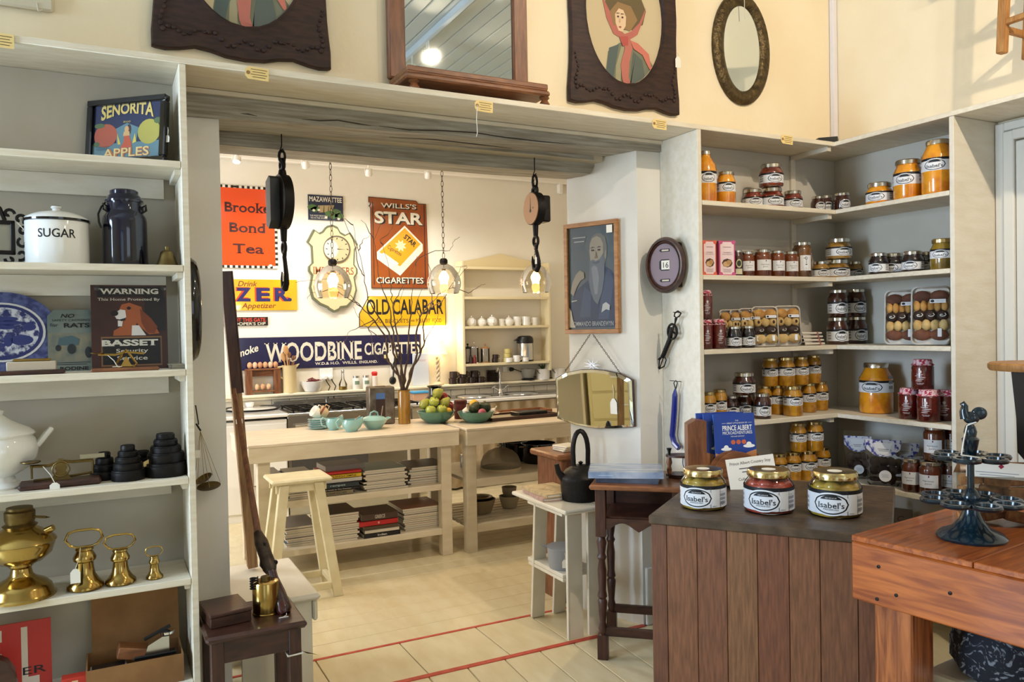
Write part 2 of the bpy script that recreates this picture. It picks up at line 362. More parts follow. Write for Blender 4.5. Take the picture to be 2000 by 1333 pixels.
# lights in the two ceilings
TRK = plane_refl(838, 88, 2.835, 3.40)
tr = tag(ob('light_track', B((214, 222, 232)).box(TRK.x-.018, TRK.x+.018, -1.8, 2.55, 3.44, 3.488, .003)), 'pale metal lighting track along the boarded ceiling', 'track')
mat('lamp_glow', (255, 236, 200), emit=9); mat('kitchen_glow', (255, 248, 234), emit=9)
def spot_lamp(p, aim, label, glow='lamp_glow', r=.032, group=None, top=.1):
    t = thing('spotlight', label, 'spotlight', p, group=group)
    q = (V(aim)-V(p)).to_track_quat('-Z', 'Y').to_matrix().to_4x4()
    ob('bracket', B('white_gloss').cyl((0, 0, .02), (0, 0, top), .006).tube([(-r*1.1, 0, 0), (-r*1.1, 0, .04), (r*1.1, 0, .04), (r*1.1, 0, 0)], .003, 6), t)
    ob('lamp_head', B('white_gloss').at(q).lathe([(r*.55, r*1.6), (r*.95, r*.9), (r, -r*.4), (r*.93, -r*.4), (r*.85, r*.2)], 16), t)
    ob('lamp_face', B(glow).at(q).lathe([(0, -r*.3), (r*.9, -r*.3)], 16, cap=False), t)
    return t
SHOP = [((TRK.x, TRK.y, 3.33), (1.5, 2.885, 2.55), 31, 95), ((TRK.x, .35, 3.33), (2.9, 2.7, 1.9), 115, 90), ((TRK.x, 1.55, 3.33), (-.1, 2.885, 2.2), 23, 100), ((TRK.x, -.9, 3.33), (1.7, 1.9, .8), 30, 90), ((TRK.x, .0, 3.33), (3.39, 1.4, 2.6), 34, 90)]
for i, (p, a, pw, an) in enumerate(SHOP):
    spot_lamp(p, a, '%s spotlight on the shop ceiling track' % ['the one mirrored', 'a rear', 'the frontmost', 'the rearmost', 'a middle'][i], group='shop track spotlights')
    lite('shop_spot', V(p)+(V(a)-V(p)).normalized()*.05, a, pw, WARM, an)
for i, (px, py, ax, pw) in enumerate(((462, 314, 1.2, 26), (597, 325, 1.6, 26), (720, 340, 2.0, 28), (836, 345, 2.5, 26))):
    p = PY(px, py, 5.75)
    spot_lamp(p, (ax, 6.5, 1.5) if i else (.6, 5.2, 1.2), 'small white ceiling spotlight above the signs, %s in view' % nth(i), 'kitchen_glow', .026, 'kitchen spotlights', 2.86-p.z)
    lite('kitchen_spot', p+V((0, .02, -.06)), (ax, 6.45, 1.25), pw*.92, (1, .96, .88), 110, .8)
lite('kitchen_spot_sink', (3.3, 5.5, 2.7), (3.5, 6.3, .9), 14, (1, .86, .66), 100, .8)
lite('kitchen_spot_table', (1.4, 4.0, 2.7), (1.5, 4.4, .4), 34, (1, .92, .8), 120, .8)
tag(ob('alarm_sensor', B('white_gloss').box(-.025, .025, -.05, 0, -.05, .05, .01), None, PY(1091, 370, 6.5)), 'small white alarm sensor at top right of kitchen wall', 'sensor')
# ================================================================== white shelving
SZ = (1.88, 1.561, 1.24, .905, .592, .27)
su = thing('shelf_unit', 'tall white painted shelf unit full of antiques left of the opening', 'shelf unit', (0, 0, 0))
for x in (-1.25, .226): ob('upright', B('shelf_edge').box(x, x+.02, 2.63, 2.884, 0, 2.179, .0015), su)
ob('back_panel', B('shaded_panel').box(-1.23, .226, 2.872, 2.884, 0, 2.179), su)
for z in SZ:
    ob('shelf_board', B('shelf_edge').box(-1.23, .225, 2.63, 2.871, z-.02, z, .0015), su)
    ob('batten', B('shelf_paint').box(-1.2, .19, 2.852, 2.8715, z-.085, z-.021), su)
    ob('cleat', B('shelf_paint').box(.208, .2255, 2.652, 2.85, z-.038, z-.021), su)
tb = thing('top_shelf', 'long white top board running above the opening and round the corner', 'shelf', (0, 0, 0))
ob('board', B('shelf_edge').box(-1.3, 3.39, 2.63, 2.8845, 2.18, 2.20, .0015), tb); ob('board', B('shelf_edge').box(3.09, 3.389, .6, 2.63, 2.18, 2.20, .0015), tb)
ru = thing('corner_shelf_unit', 'white corner shelf unit stocked with jars right of the opening', 'shelf unit', (0, 0, 0))
ob('upright', B('shelf_paint').box(2.26, 2.282, 2.63, 2.884, 0, 2.179, .0015), ru); ob('upright', B('shelf_paint').box(3.09, 3.389, 2.04, 2.06, 0, 2.179, .0015), ru)
ob('back_panel', B('back_panel').box(2.282, 3.385, 2.876, 2.884, 0, 2.179), ru); ob('back_panel', B('back_panel').box(3.381, 3.389, 2.06, 2.875, 0, 2.179), ru)
RZ = (1.88, 1.561, 1.24, .915, .60, .27)
for z in RZ:
    ob('shelf_board', B('shelf_edge').box(2.283, 3.38, 2.63, 2.875, z-.02, z, .0015), ru); ob('shelf_board', B('shelf_edge').box(3.09, 3.38, 2.061, 2.629, z-.02, z, .0015), ru)
    ob('batten', B('shelf_paint').box(3.06, 3.085, 2.645, 2.87, z-.042, z-.021), ru)
ob('batten', B('shelf_paint').box(3.06, 3.085, 2.645, 2.87, 2.158, 2.179), ru); ob('batten', B('shelf_paint').box(3.055, 3.085, 2.862, 2.875, .3, 2.158), ru)
# ================================================================== large furniture
def rect(A, ang, w, d):                    # corners from A along ang and its left normal
    e = V((cos(ang), sin(ang))); n = V((-sin(ang), cos(ang))); A = V(A)
    return [A, A+e*w, A+e*w+n*d, A+n*d]
# wooden chest, set at an angle
CA = radians(-53.6)
ch = thing('counter_chest', 'dark brown plank chest used as a counter, three preserve jars on top', 'chest', (1.526, 2.02, 0), CA)
ob('top', B('chest_top').box(-.006, .69, -.006, .735, .722, .75, .004), ch)
sx = [0, .05, .145, .235, .325, .415, .5, .6, .684]
tone = [(104, 66, 46), (120, 78, 54), (116, 74, 52), (124, 84, 58), (114, 70, 50), (122, 80, 56), (117, 76, 54), (112, 72, 52)]
for i, c in enumerate(tone):
    c = tuple(int(q*1.12) for q in c); mat('chest_plank_%d' % i, c, .42, coat=.15, c2=tuple(int(k*.78) for k in c), ns=9, st=(14, 14, 1.3), det=7, bump=.06)
    ob('plank', B('chest_plank_%d' % i).box(sx[i]+.0006, sx[i+1]-.0006, 0, .022, 0, .7215, .0015), ch)
for i in range(7): ob('plank', B('chest_plank_%d' % (i % 8)).box(0, .02, .023+i*.1+.0006, .123+i*.1-.0006, 0, .7215, .0015), ch)
ob('side', B('chest_plank_2').box(.664, .684, .023, .724, 0, .7215), ch); ob('back', B('chest_plank_4').box(.021, .663, .704, .724, 0, .7215), ch)
# heavy pine table, nearest on the right
PA = radians(7)
pt = thing('pine_table', 'heavy orange pine table with nail heads, at the lower right', 'table', (1.702, 1.41, 0), PA)
ob('top_plank', B('pine').box(0, 1.25, -.30, -.001, .785, .80, .002), pt); ob('top_plank', B('pine').box(0, 1.25, -.90, -.302, .785, .80, .002), pt)
ob('apron', B('pine_y').at(Mx.Rotation(-pi/2, 4, 'Z')).box(0, .92, 0, .03, .635, .784, .004), pt)
ob('apron', B('pine').box(.031, 1.25, -.03, -.002, .65, .784, .003), pt)
for x, y in ((.035, -.14), (1.1, -.14), (.035, -.88), (1.1, -.88)): ob('leg', B('pine_v').box(x, x+.10, y, y+.10, 0, .649 if y > -.5 else .649, .004), pt)
for y, z in ((-.075, .735), (-.12, .675), (-.25, .715), (-.07, .652)): ob('nail', B('iron').at(Mx.Translation((-.001, y, z)) @ Mx.Rotation(-pi/2, 4, 'Y')).lathe([(.0045, -.001), (.0045, .0012), (0, .002)], 8), pt)
# slender side table with turned legs
SA = radians(-42)
st = thing('side_table', 'small dark wooden side table with turned legs and shaped apron', 'table', PZ(1150, 948, .715).xy.to_3d(), SA)
ob('top', B('mid_wood').box(0, .385, 0, .365, .695, .715, .006), st)
lg = [(.021, 0), (.021, .10), (.014, .104), (.019, .125), (.013, .15), (.017, .2), (.02, .235), (.014, .245), (.02, .255), (.0155, .28), (.0185, .36), (.0135, .40), (.02, .415), (.014, .43), (.021, .475), (.014, .497), (.021, .50)]
for x, y in ((.04, .05), (.345, .05), (.04, .32), (.345, .32)):
    o = ob('leg', B('dark_wood_v').lathe(lg, 14, (x, y, 0)).box(x-.021, x+.021, y-.021, y+.021, .5, .694, .002).box(x-.021, x+.021, y-.021, y+.021, 0, .1, .002), st)
ap = [(.06, .53), (.06, .575), (.325, .575), (.325, .53)]+[(.325-.265*t/20, .53+.022*abs(sin(t/20*pi*2))-.006*cos(t/20*pi*4)) for t in range(1, 20)]
ob('apron', B('dark_wood').prism(ap, .034, .048), st)
ob('apron', B('dark_wood').at(Mx.Translation((.03, .36, 0)) @ Mx.Rotation(-pi/2, 4, 'Z')).prism([(x*.9, z) for x, z in ap], 0, .014), st)
ob('drawer_floor', B('dark_wood').box(.05, .34, .05, .33, .57, .58), st); ob('back_board', B('dark_wood').box(.06, .33, .31, .325, .58, .694), st)
for a in ((.03, .04, .345, .06), (.03, .31, .345, .33)): ob('stretcher', B('dark_wood').box(a[0]+.02, a[2]-.02, a[1], a[3], .095, .13, .002), st)
# white plank stand
ws = thing('plank_stand', 'narrow white painted plank stand holding the black kettle', 'stand', (1.725, 2.875, 0))
ob('top', B('white').box(0, .20, 0, .50, .547, .565, .005), ws); ob('shelf', B('white').box(.012, .19, .05, .37, .262, .28, .003), ws)
ob('leg', B('white').box(.025, .10, .03, .048, 0, .547, .002), ws); ob('leg', B('white').box(.13, .185, .03, .048, 0, .547, .002), ws)
for x in (.01, .125): ob('leg', B('white').at(Mx.Translation((x, .33, 0)) @ Mx.Rotation(radians(5), 4, 'X')).box(0, .066, 0, .018, .002, .545, .002), ws)
for z in (.532, .248): ob('rail', B('white').box(.012, .028, .05, .36, z, z+.014), ws)
# pedestal glimpsed behind the stand
pd = thing('wood_pedestal', 'reddish brown wooden pedestal behind the white stand', 'pedestal', (1.962, 3.30, 0))
ob('body', B('mid_wood_v').box(0, .26, 0, .24, 0, .70, .003), pd); ob('top', B('mid_wood').box(-.03, .29, -.02, .27, .70, .73, .008), pd)
# dark little table and white bench at lower left
dt = thing('small_dark_table', 'small dark stained table holding a wooden box and a brass canister', 'table', (.25, 2.50, 0))
ob('top', B('dark_wood').box(0, .30, 0, .29, .418, .44, .008), dt); ob('apron', B('dark_wood').box(.02, .28, .02, .035, .35, .417), dt); ob('apron', B('dark_wood').box(.265, .28, .036, .27, .35, .417), dt)
for x, y in ((.015, .015), (.245, .015), (.015, .24), (.245, .24)): ob('leg', B('dark_wood_v').box(x, x+.038, y, y+.038, 0, .418, .002), dt)
ob('string_tie', B('string').tube([(.24, .012, .335), (.285, .01, .338), (.287, .055, .34), (.24, .058, .338)], .003, 6, True), dt); ob('paper_tag', B('card_tag').prism([(.287, .34), (.31, .325), (.335, .318), (.30, .33)], .02, .021), dt)
wb = thing('white_bench', 'low white painted bench with rounded top in the opening', 'bench', (.385, 2.86, 0))
ob('top', B('white').box(0, .295, 0, .53, .375, .40, .01), wb); ob('side', B('white').box(.02, .265, .02, .038, 0, .375), wb); ob('side', B('white').box(.25, .266, .039, .49, 0, .375), wb)
ob('bracket', B('white').box(.267, .285, .01, .05, .30, .375, .006), wb); ob('side', B('white').box(.02, .265, .49, .508, 0, .375), wb)
# kitchen work tables
zU, zL = PY(877, 945, 4.36).z, PY(877, 1032, 4.36).z
wt = thing('work_table', 'long cream painted work table stacked with cookbooks below, twig vase on top', 'table', (.66, 4.33, 0))
ob('top', B('table_top_white').box(0, 1.215, 0, .64, .737, .755, .004), wt)
ob('apron', B('worktable').box(.004, 1.211, .002, .03, .655, .7365, .002), wt); ob('apron', B('worktable').box(1.19, 1.211, .031, .63, .655, .7365), wt); ob('apron', B('worktable').box(.004, .025, .031, .63, .655, .7365), wt)
for x in (.055, 1.105):
    for y in (.03, .56): ob('leg', B('worktable').box(x, x+.065, y+.001, y+.061, 0, .736, .002), wt)
for z in (zU, zL): ob('shelf', B('worktable').box(.06, 1.165, .035, .6, z-.035, z, .002), wt)
wt2 = thing('work_table', 'cream slatted work table carrying pots, beside the pier', 'table', (1.905, 4.30, 0))
ob('top', B('table_top_white').box(0, 1.2, 0, .70, .737, .755, .004), wt2); ob('apron', B('worktable').box(.004, 1.196, .002, .03, .65, .7365, .002), wt2); ob('apron', B('worktable').box(.004, .025, .031, .69, .65, .7365), wt2)
for x in (.01, 1.12):
    for y in (.03, .62): ob('leg', B('worktable').box(x, x+.065, y+.001, y+.061, 0, .736, .002), wt2)
zU2, zL2 = PY(945, 935, 4.33).z, PY(945, 1023, 4.33).z
ob('rail', B('worktable').box(.075, 1.12, .033, .055, zU2-.05, zU2, .002), wt2); ob('shelf', B('worktable').box(.02, 1.17, .056, .66, zU2-.02, zU2, .002), wt2)
ob('rail', B('worktable').box(.075, 1.12, .033, .055, zL2-.05, zL2, .002), wt2)
for i in range(9): ob('slat', B('worktable').box(.02, 1.17, .06+i*.067, .06+i*.067+.048, zL2-.02, zL2, .002), wt2)
# stool
so = thing('wooden_stool', 'cream painted wooden bar stool with splayed legs by the work table', 'stool', (.87, 4.11, 0))
ob('seat', B('stool_cream').box(-.15, .15, -.125, .125, .59, .612, .008), so)
for y in (-.085, .085): ob('apron', B('stool_cream').box(-.125, .125, y-.008, y+.008, .545, .589), so)
for sx_, sy in ((-1, -1), (1, -1), (-1, 1), (1, 1)):
    t = [(sx_*.085, sy*.085, .587), (sx_*.165, sy*.12, 0)]
    M0 = Mx(((1, 0, (t[0][0]-t[1][0])/.587, t[1][0]), (0, 1, (t[0][1]-t[1][1])/.587, t[1][1]), (0, 0, 1, 0), (0, 0, 0, 1)))
    ob('leg', B('stool_cream').at(M0).box(-.024, .024, -.02, .02, 0, .587, .003), so)
for y in (-1, 1): ob('rail', B('stool_cream').box(-.165, .165, y*.113-.012, y*.113+.012, .04, .075, .003), so)
for x in (-1, 1): ob('rail', B('stool_cream').box(x*.15-.012, x*.15+.012, -.1, .1, .05, .08, .003), so)
# ================================================================== antiques on the left shelf unit
Z1, Z2, Z3, Z4, Z5, Z6 = SZ
def tag_card(parent, p0, p1, w=.022, h=.034, rz=0, m='paper', name='price_tag'):
    o = ob('tag_string', B('string').tube([p0, ((p0[0]+p1[0])/2+.004, (p0[1]+p1[1])/2-.003, (p0[2]+p1[2])/2), p1], .0012, 5), parent)
    c = ob(name, B(m).at(Mx.Translation(p1) @ Mx.Rotation(rz, 4, 'Y')).prism([(-w*.2, 0), (w*.2, 0), (w*.5, -h*.25), (w*.5, -h), (-w*.5, -h), (-w*.5, -h*.25)], -.0006, .0006), parent)
    return c
def arch(amp, x0, w): return lambda a, b, x, z: (x, z+amp*(1-(2*a-1)**2))
# framed apple label
p = XYZ(245, 2.755, Z1); t = thing('framed_label', 'black framed fruit crate label showing two apples on the top left shelf', 'framed print', p, rot=(-.10, 0, -.70))
w, h = .285, .215
b = B('black_gloss')
for x0, x1, z0, z1 in ((-w/2, w/2, 0, .02), (-w/2, w/2, h-.02, h), (-w/2, -w/2+.02, .02, h-.02), (w/2-.02, w/2, .02, h-.02)): b.box(x0, x1, -.012, .012, z0, z1, .003)
ob('frame', b, t)
b = B((30, 36, 70)).box(-w/2+.02, w/2-.02, 0, .006, .02, h-.02)
X, Z = .1225, lambda q: .02+q*(h-.04)
b.use((96, 130, 138)).flatp([(-X, .02), (X, .02), (X, Z(.30)), (-X, Z(.30))], -.0005).flatp([(-.035, Z(.28)), (.035, Z(.28)), (.042, Z(.56)), (.0, Z(.66)), (-.042, Z(.56))], -.0008)
b.use((178, 84, 52)).flatp(ell(-.076, Z(.45), .042, .038, 20), -.001).use((176, 164, 70)).flatp(ell(.080, Z(.47), .040, .040, 20), -.001)
b.use((86, 104, 60)).flatp(ell(-.1, Z(.64), .02, .008, 10), -.0012).flatp(ell(.11, Z(.66), .014, .010, 10), -.0012).flatp(ell(-.108, Z(.3), .012, .008, 10), -.0012)
b.use((196, 84, 44)).flatp([(-.022, Z(.2)), (.02, Z(.2)), (.018, Z(.3)), (.008, Z(.45)), (-.008, Z(.45)), (-.01, Z(.3))], -.0014).use((214, 168, 110)).flatp(ell(0, Z(.54), .008, .011, 10), -.0016).flatp([(-.012, Z(.42)), (.012, Z(.42)), (.01, Z(.5)), (-.01, Z(.5))], -.0015).use((70, 40, 26)).flatp(ell(.008, Z(.53), .008, .018, 10), -.0013)
b.use((224, 198, 80)).flatp([(-.03, Z(.27)), (-.02, Z(.27)), (-.034, Z(.48))], -.0014).flatp([(.022, Z(.27)), (.036, Z(.3)), (.03, Z(.46))], -.0014)
b.use((214, 186, 104)).text('SENORITA', 0, Z(.80), .19, .034, -.0016, .03, warp=lambda a, c, x, z: (x, Z(.72)+.018*(1-(2*a-1)**2)+(c*.036)*(1+.35*abs(2*a-1)**2)+.0*a)).use((200, 176, 90)).text('BRAND', 0, Z(.68), .026, .006, -.0016)
b.use((190, 110, 50)).text('APPLES', .003, Z(.115), .165, .029, -.0016, .05).use((232, 206, 140)).text('APPLES', 0, Z(.12), .165, .029, -.002, .01)
b.use((50, 70, 80)).lines(-.085, Z(.22), .05, .014, 4, -.0016).lines(.02, Z(.03), .06, .005, 1, -.0016)
ob('print', b, t)
tag_card(t, (w/2+.003, 0, .11), (w/2+.004, 0, .085), .012, .022)
# ornate little frame
p = XYZ(-4, 2.74, Z2); t = thing('scroll_frame', 'ornate dark scrolled metal photo frame at the left edge', 'photo frame', p, .1)
b = B('iron')
for x0, x1, z0, z1 in ((-.045, .045, .03, .042), (-.045, .045, .118, .13), (-.045, -.033, .03, .13), (.033, .045, .03, .13)): b.box(x0, x1, -.006, .006, z0, z1, .002)
ob('frame', b, t)
b = B('iron')
for sx_ in (-1, 1):
    for cx, cz, r, s, e in ((.058, .135, .016, 0, 4.5), (.066, .10, .014, 1, 5.5), (.064, .065, .016, 2, 7), (.058, .03, .017, -2, 3), (.03, .016, .013, 3, 8), (.03, .15, .015, 0, 5), (.072, .125, .01, 0, 4)):
        b.tube([(sx_*(cx+r*(1-k/14)*cos(s+(e-s)*k/10)), -.003, cz+r*(1-k/14)*sin(s+(e-s)*k/10)) for k in range(11)], .0045, 6)
b.tube([(-.02, 0, .13), (-.008, 0, .165), (0, 0, .175), (.008, 0, .165), (.02, 0, .13)], .006, 6)
ob('scrollwork', b, t); ob('picture', B((150, 146, 130)).box(-.034, .034, 0, .004, .041, .119), t); tag_card(t, (.05, -.008, .125), (.082, -.012, .075), .022, .03)
# sugar canister
p = XYZ(113, 2.765, Z2); r = size(56, p); t = thing('sugar_canister', 'white enamel canister lettered SUGAR with black rimmed lid', 'canister', p, .04)
ob('body', B('enamel').lathe([(r*.97, 0), (r, .006), (r, .132), (r*.99, .134)], 36), t)
ob('lettering', B('ink').text('SUGAR', 0, .092, r*1.18, .026, 0, .012, cylr=r*1.004), t)
l = ob('lid', B('enamel').lathe([(r*1.03, .138), (r*.98, .145), (r*.7, .158), (r*.3, .166), (0, .168)], 36), t)
ob('rim', B('black_gloss').lathe([(r*1.0, .131), (r*1.045, .133), (r*1.045, .139), (r*1.0, .140)], 36), l); ob('knob', B('enamel').lathe([(.012, .165), (.011, .172), (.016, .176), (.014, .181), (0, .182)], 14), l); ob('chip', B('black').lathe([(.0155, .1765), (.012, .1825), (0, .183)], 12), l)
# navy milk can
p = XYZ(246, 2.77, Z2); r = size(40, p); t = thing('milk_can', 'tall navy blue enamel milk can with wire handle and lid', 'milk can', p)
ob('body', B('navy').lathe([(r*.97, 0), (r, .006), (r, .143), (r*.97, .156), (r*.80, .172), (r*.76, .178), (r*.76, .204), (r*.80, .206)], 32), t)
l = ob('lid', B('navy').lathe([(r*.86, .203), (r*.86, .209), (r*.80, .211), (r*.74, .222), (r*.64, .228), (r*.64, .238), (r*.56, .242), (0, .242)], 28), t)
ob('handle', B('black').tube([(-r*.84, 0, .200), (-r*1.0, -.02, .185), (-r*1.14, -.035, .16), (-r*1.12, -.045, .135), (-r*1.02, -.046, .116)], .003, 6), t); ob('handle_lug', B('black').tube([(r*.78, -.01, .19), (r*.93, -.015, .196), (r*.95, -.015, .18), (r*.82, -.012, .172)], .004, 6, True), t); ob('handle_lug', B('black').tube([(-r*.76, -.01, .19), (-r*.92, -.012, .196), (-r*.92, -.012, .18), (-r*.8, -.012, .172)], .004, 6, True), t)
# bell
p = XYZ(327, 2.72, Z2); r = size(21, p); t = thing('brass_bell', 'small dull brass hand bell beside the milk can', 'bell', p)
ob('bell_body', B('brass_dull').lathe([(r, 0), (r*.98, .004), (r*.82, .018), (r*.66, .035), (r*.58, .046), (r*.4, .051), (0, .052)], 24), t); ob('handle', B('brass_dull').lathe([(r*.25, .05), (r*.18, .056), (r*.22, .064), (0, .066)], 12), t)
# willow platter
mat('willow', (206, 208, 216), .12, coat=.5, c2=(36, 46, 104), ns=48, lo=.44, hi=.56, det=5); mat('willow_rim', (84, 96, 150), .12, coat=.5, c2=(46, 56, 112), ns=60, lo=.4, hi=.6)
p = XYZ(6, 2.80, Z3); t = thing('willow_platter', 'blue and white willow pattern oval platter leaning at the back', 'platter', p, rot=(-.17, 0, .05))
def platter(b, rx, rz, y): b.prism(ell(0, .125, rx, rz, 40), y, y+.004)
b = B('willow_rim'); platter(b, .148, .124, -.004); ob('rim', b, t); b = B((214, 212, 210)).flatp(ell(0, .125, .113, .091, 36), -.0052); b.use((40, 48, 104)).flatp(ell(0, .125, .106, .085, 36), -.0056); b.use('willow').flatp(ell(0, .125, .096, .076, 36), -.006)
b.use((44, 54, 112))
for cx, cz, rx, rz in ((.012, .165, .03, .008), (.018, .153, .034, .008), (.01, .141, .026, .008), (.07, .14, .018, .012), (.05, .10, .03, .016), (-.04, .085, .05, .012), (.015, .10, .012, .02)): b.flatp(ell(cx, cz, rx, rz, 14), -.0064)
ob('well_pattern', b, t)
# rat sign and basset sign
p = XYZ(141, 2.80, Z3); w, h = .128, .192
t = thing('rat_sign', 'faded teal tin sign about rats propped on the third shelf', 'sign', p, rot=(-.12, 0, 0))
mat('rat_tin', (122, 128, 116), .5, c2=(96, 108, 102), ns=12); mat('rat_scene', (98, 106, 98), .5, c2=(138, 130, 104), ns=26)
ob('plate', B('rat_tin').prism([(-w/2, 0), (w/2, 0), (w/2, h*.9), (w*.42, h), (-w*.36, h), (-w/2, h*.9)], -.0015, .0015), t)
b = B('rat_scene').flatp([(-w*.48, h*.16), (w*.48, h*.16), (w*.48, h*.62), (-w*.48, h*.62)], -.0022).use((74, 96, 100)).flatp([(-w*.3, h*.42), (w*.15, h*.42), (w*.18, h*.52), (w*.0, h*.58), (-w*.26, h*.54)], -.0026).use((40, 44, 44)).flatp(ell(.0, h*.36, .012, .016, 14), -.003).flatp(ell(-w*.28, h*.38, .008, .01, 12), -.003).flatp(ell(w*.36, h*.3, .01, .018, 12), -.003)
b.use('ink').text('NO', -w*.08, h*.90, w*.28, h*.065, -.003, .02, warp=lambda a, c, x, z: (x+c*.004, z)).text('SAFETY CROSSING', 0, h*.83, w*.8, h*.035, -.003).text('RATS', w*.12, h*.745, w*.55, h*.075, -.003, .03).text('for', -w*.36, h*.755, w*.16, h*.055, -.003)
b.text('RODINE', w*.05, h*.045, w*.6, h*.06, -.003, .03).lines(0, h*.125, w*.8, h*.06, 2, -.003)
ob('print', b, t)
p = XYZ(256, 2.775, Z3); w, h = .217, .268
t = thing('basset_sign', 'brown tin warning sign with a basset hound portrait', 'sign', p, rot=(-.07, 0, -.03))
mat('basset_tin', (66, 34, 26), .35, c2=(44, 22, 18), ns=5)
ob('plate', B('basset_tin').box(-w/2, w/2, -.0015, .0015, 0, h), t)
b = B((22, 18, 18)).flatp([(-w*.42, h*.86), (w*.46, h*.86), (w*.46, h*.98), (-w*.42, h*.98)], -.002).use((26, 20, 22)).flatp([(w*.2, h*.45), (w*.48, h*.45), (w*.48, h*.86), (w*.2, h*.86)], -.0018)
b.use((150, 78, 40)).flatp([(-.048, h*.40), (.005, h*.40), (.02, h*.55), (.03, h*.5), (.055, h*.41), (.085, h*.42), (.072, h*.52), (.042, h*.62), (.034, h*.74), (.0, h*.79), (-.022, h*.77), (-.03, h*.70), (-.045, h*.66), (-.045, h*.63), (-.02, h*.58), (-.02, h*.52), (-.046, h*.46)], -.0022)
b.use((206, 196, 186)).flatp([(-.045, h*.665), (-.026, h*.71), (-.012, h*.70), (-.01, h*.62), (-.02, h*.585), (-.038, h*.60)], -.0025).flatp([(.006, h*.52), (.026, h*.52), (.046, h*.40), (.004, h*.40)], -.0025).flatp([(-.034, h*.58), (-.02, h*.575), (-.022, h*.51), (-.034, h*.51)], -.0027)
b.use((20, 16, 16)).flatp(ell(-.043, h*.665, .011, .009, 12), -.003).flatp(ell(-.002, h*.725, .006, .005, 10), -.003).flatp([(-.03, h*.59), (-.012, h*.61), (-.012, h*.585), (-.024, h*.57)], -.0029).use((110, 52, 26)).flatp([(.03, h*.72), (.062, h*.6), (.08, h*.50), (.07, h*.42), (.05, h*.43), (.034, h*.55)], -.0028)
b.use((196, 186, 170)).text('WARNING', 0, h*.925, w*.78, h*.065, -.0026, .03, serif=.07).text('This Home Protected By', 0, h*.825, w*.82, h*.042, -.0032, .002, serif=.05)
b.use((120, 84, 54)).flatp([(-w*.38, h*.04), (w*.42, h*.04), (w*.42, h*.39), (-w*.38, h*.39)], -.0024).use((22, 20, 20)).flatp([(-w*.36, h*.06), (w*.40, h*.06), (w*.40, h*.37), (-w*.36, h*.37)], -.0033)
b.use((206, 196, 176)).text('BASSET', 0, h*.315, w*.74, h*.075, -.0038, .04, serif=.07).text('Security', .005, h*.215, w*.42, h*.06, -.0038, .01).text('Service', .005, h*.135, w*.40, h*.05, -.0038, .01)
ob('print', b, t); ob('corner_clip', B('glass').lathe([(.009, -.004), (.009, 0), (0, .001)], 10, (0, 0, 0)).at(None), t, (-.09, -.004, h*.96), rot=(pi/2, 0, 0)); ob('corner_clip', B('glass').lathe([(.009, -.004), (.009, 0), (0, .001)], 10), t, (.10, -.004, h*.965), rot=(pi/2, 0, 0))
# brass scales on wooden bases
p = XYZ(50, 2.672, Z3); t = thing('box_scale', 'silvery weighing box with brass tray on dark wooden base', 'scale', p)
ob('base', B('dark_wood').box(-.14, .10, -.03, .035, 0, .012, .003), t); ob('case', B((188, 172, 150)).box(-.045, .078, -.022, .025, .012, .038, .002), t); ob('tray', B('brass').box(-.03, .065, -.015, .02, .038, .046, .003), t)
p = XYZ(247, 2.668, Z3); t = thing('letter_scale', 'little brass letter scale on a low wooden base, before the dog sign', 'scale', p)
ob('base', B('mid_wood').box(-.095, .09, -.025, .025, 0, .011, .003), t); b = B('brass')
b.tube([(-.022, 0, .012), (-.028, 0, .022), (-.01, 0, .05), (0, 0, .064), (.01, 0, .05), (.028, 0, .022), (.022, 0, .012), (0, 0, .02)], .004, 6, True); ob('frame', b, t)
ob('beam', B('brass').tube([(-.075, 0, .052), (-.03, 0, .05), (0, 0, .058), (.05, 0, .052)], .0035, 6), t); ob('pan', B('brass').lathe([(0, .054), (.016, .055), (.02, .058)], 16, (-.078, 0, 0)), t); ob('dial', B('brass').prism([(-.016, .014), (.016, .014), (0, .045)], -.004, -.002), t)
tag_card(t, (-.05, -.006, .05), (-.025, -.02, .016), .026, .002)
for k in range(3): tag(ob('envelope', B((150, 140, 120)).box(-.02, .02, -.05, .05, .001, .005), None, XYZ(346, 2.72, Z3)+V((0, 0, .005*k)), .05*k), 'old envelope lying flat by the right upright, %s of three' % ['bottom', 'middle', 'top'][k], 'envelope', 'old envelopes')
# tureen
p = XYZ(0, 2.765, Z4); t = thing('soup_tureen', 'white ironstone soup tureen cut off by the left edge', 'tureen', p, .1)
ob('bowl', B('white_gloss').lathe([(.062, 0), (.064, .006), (.044, .018), (.038, .034), (.075, .055), (.098, .085), (.103, .115), (.094, .142), (.088, .150), (.096, .158)], 32), t)
ob('lid', B('white_gloss').lathe([(.094, .158), (.092, .164), (.078, .175), (.048, .19), (.025, .205), (.012, .215), (.018, .228), (0, .232)], 32), t)
for s in (-1, 1): ob('handle', B('white_gloss').tube([(s*.098, -.018, .118), (s*.122, -.02, .150), (s*.134, -.012, .163), (s*.134, .012, .163), (s*.122, .02, .150), (s*.098, .018, .118)], .0075, 8), t)
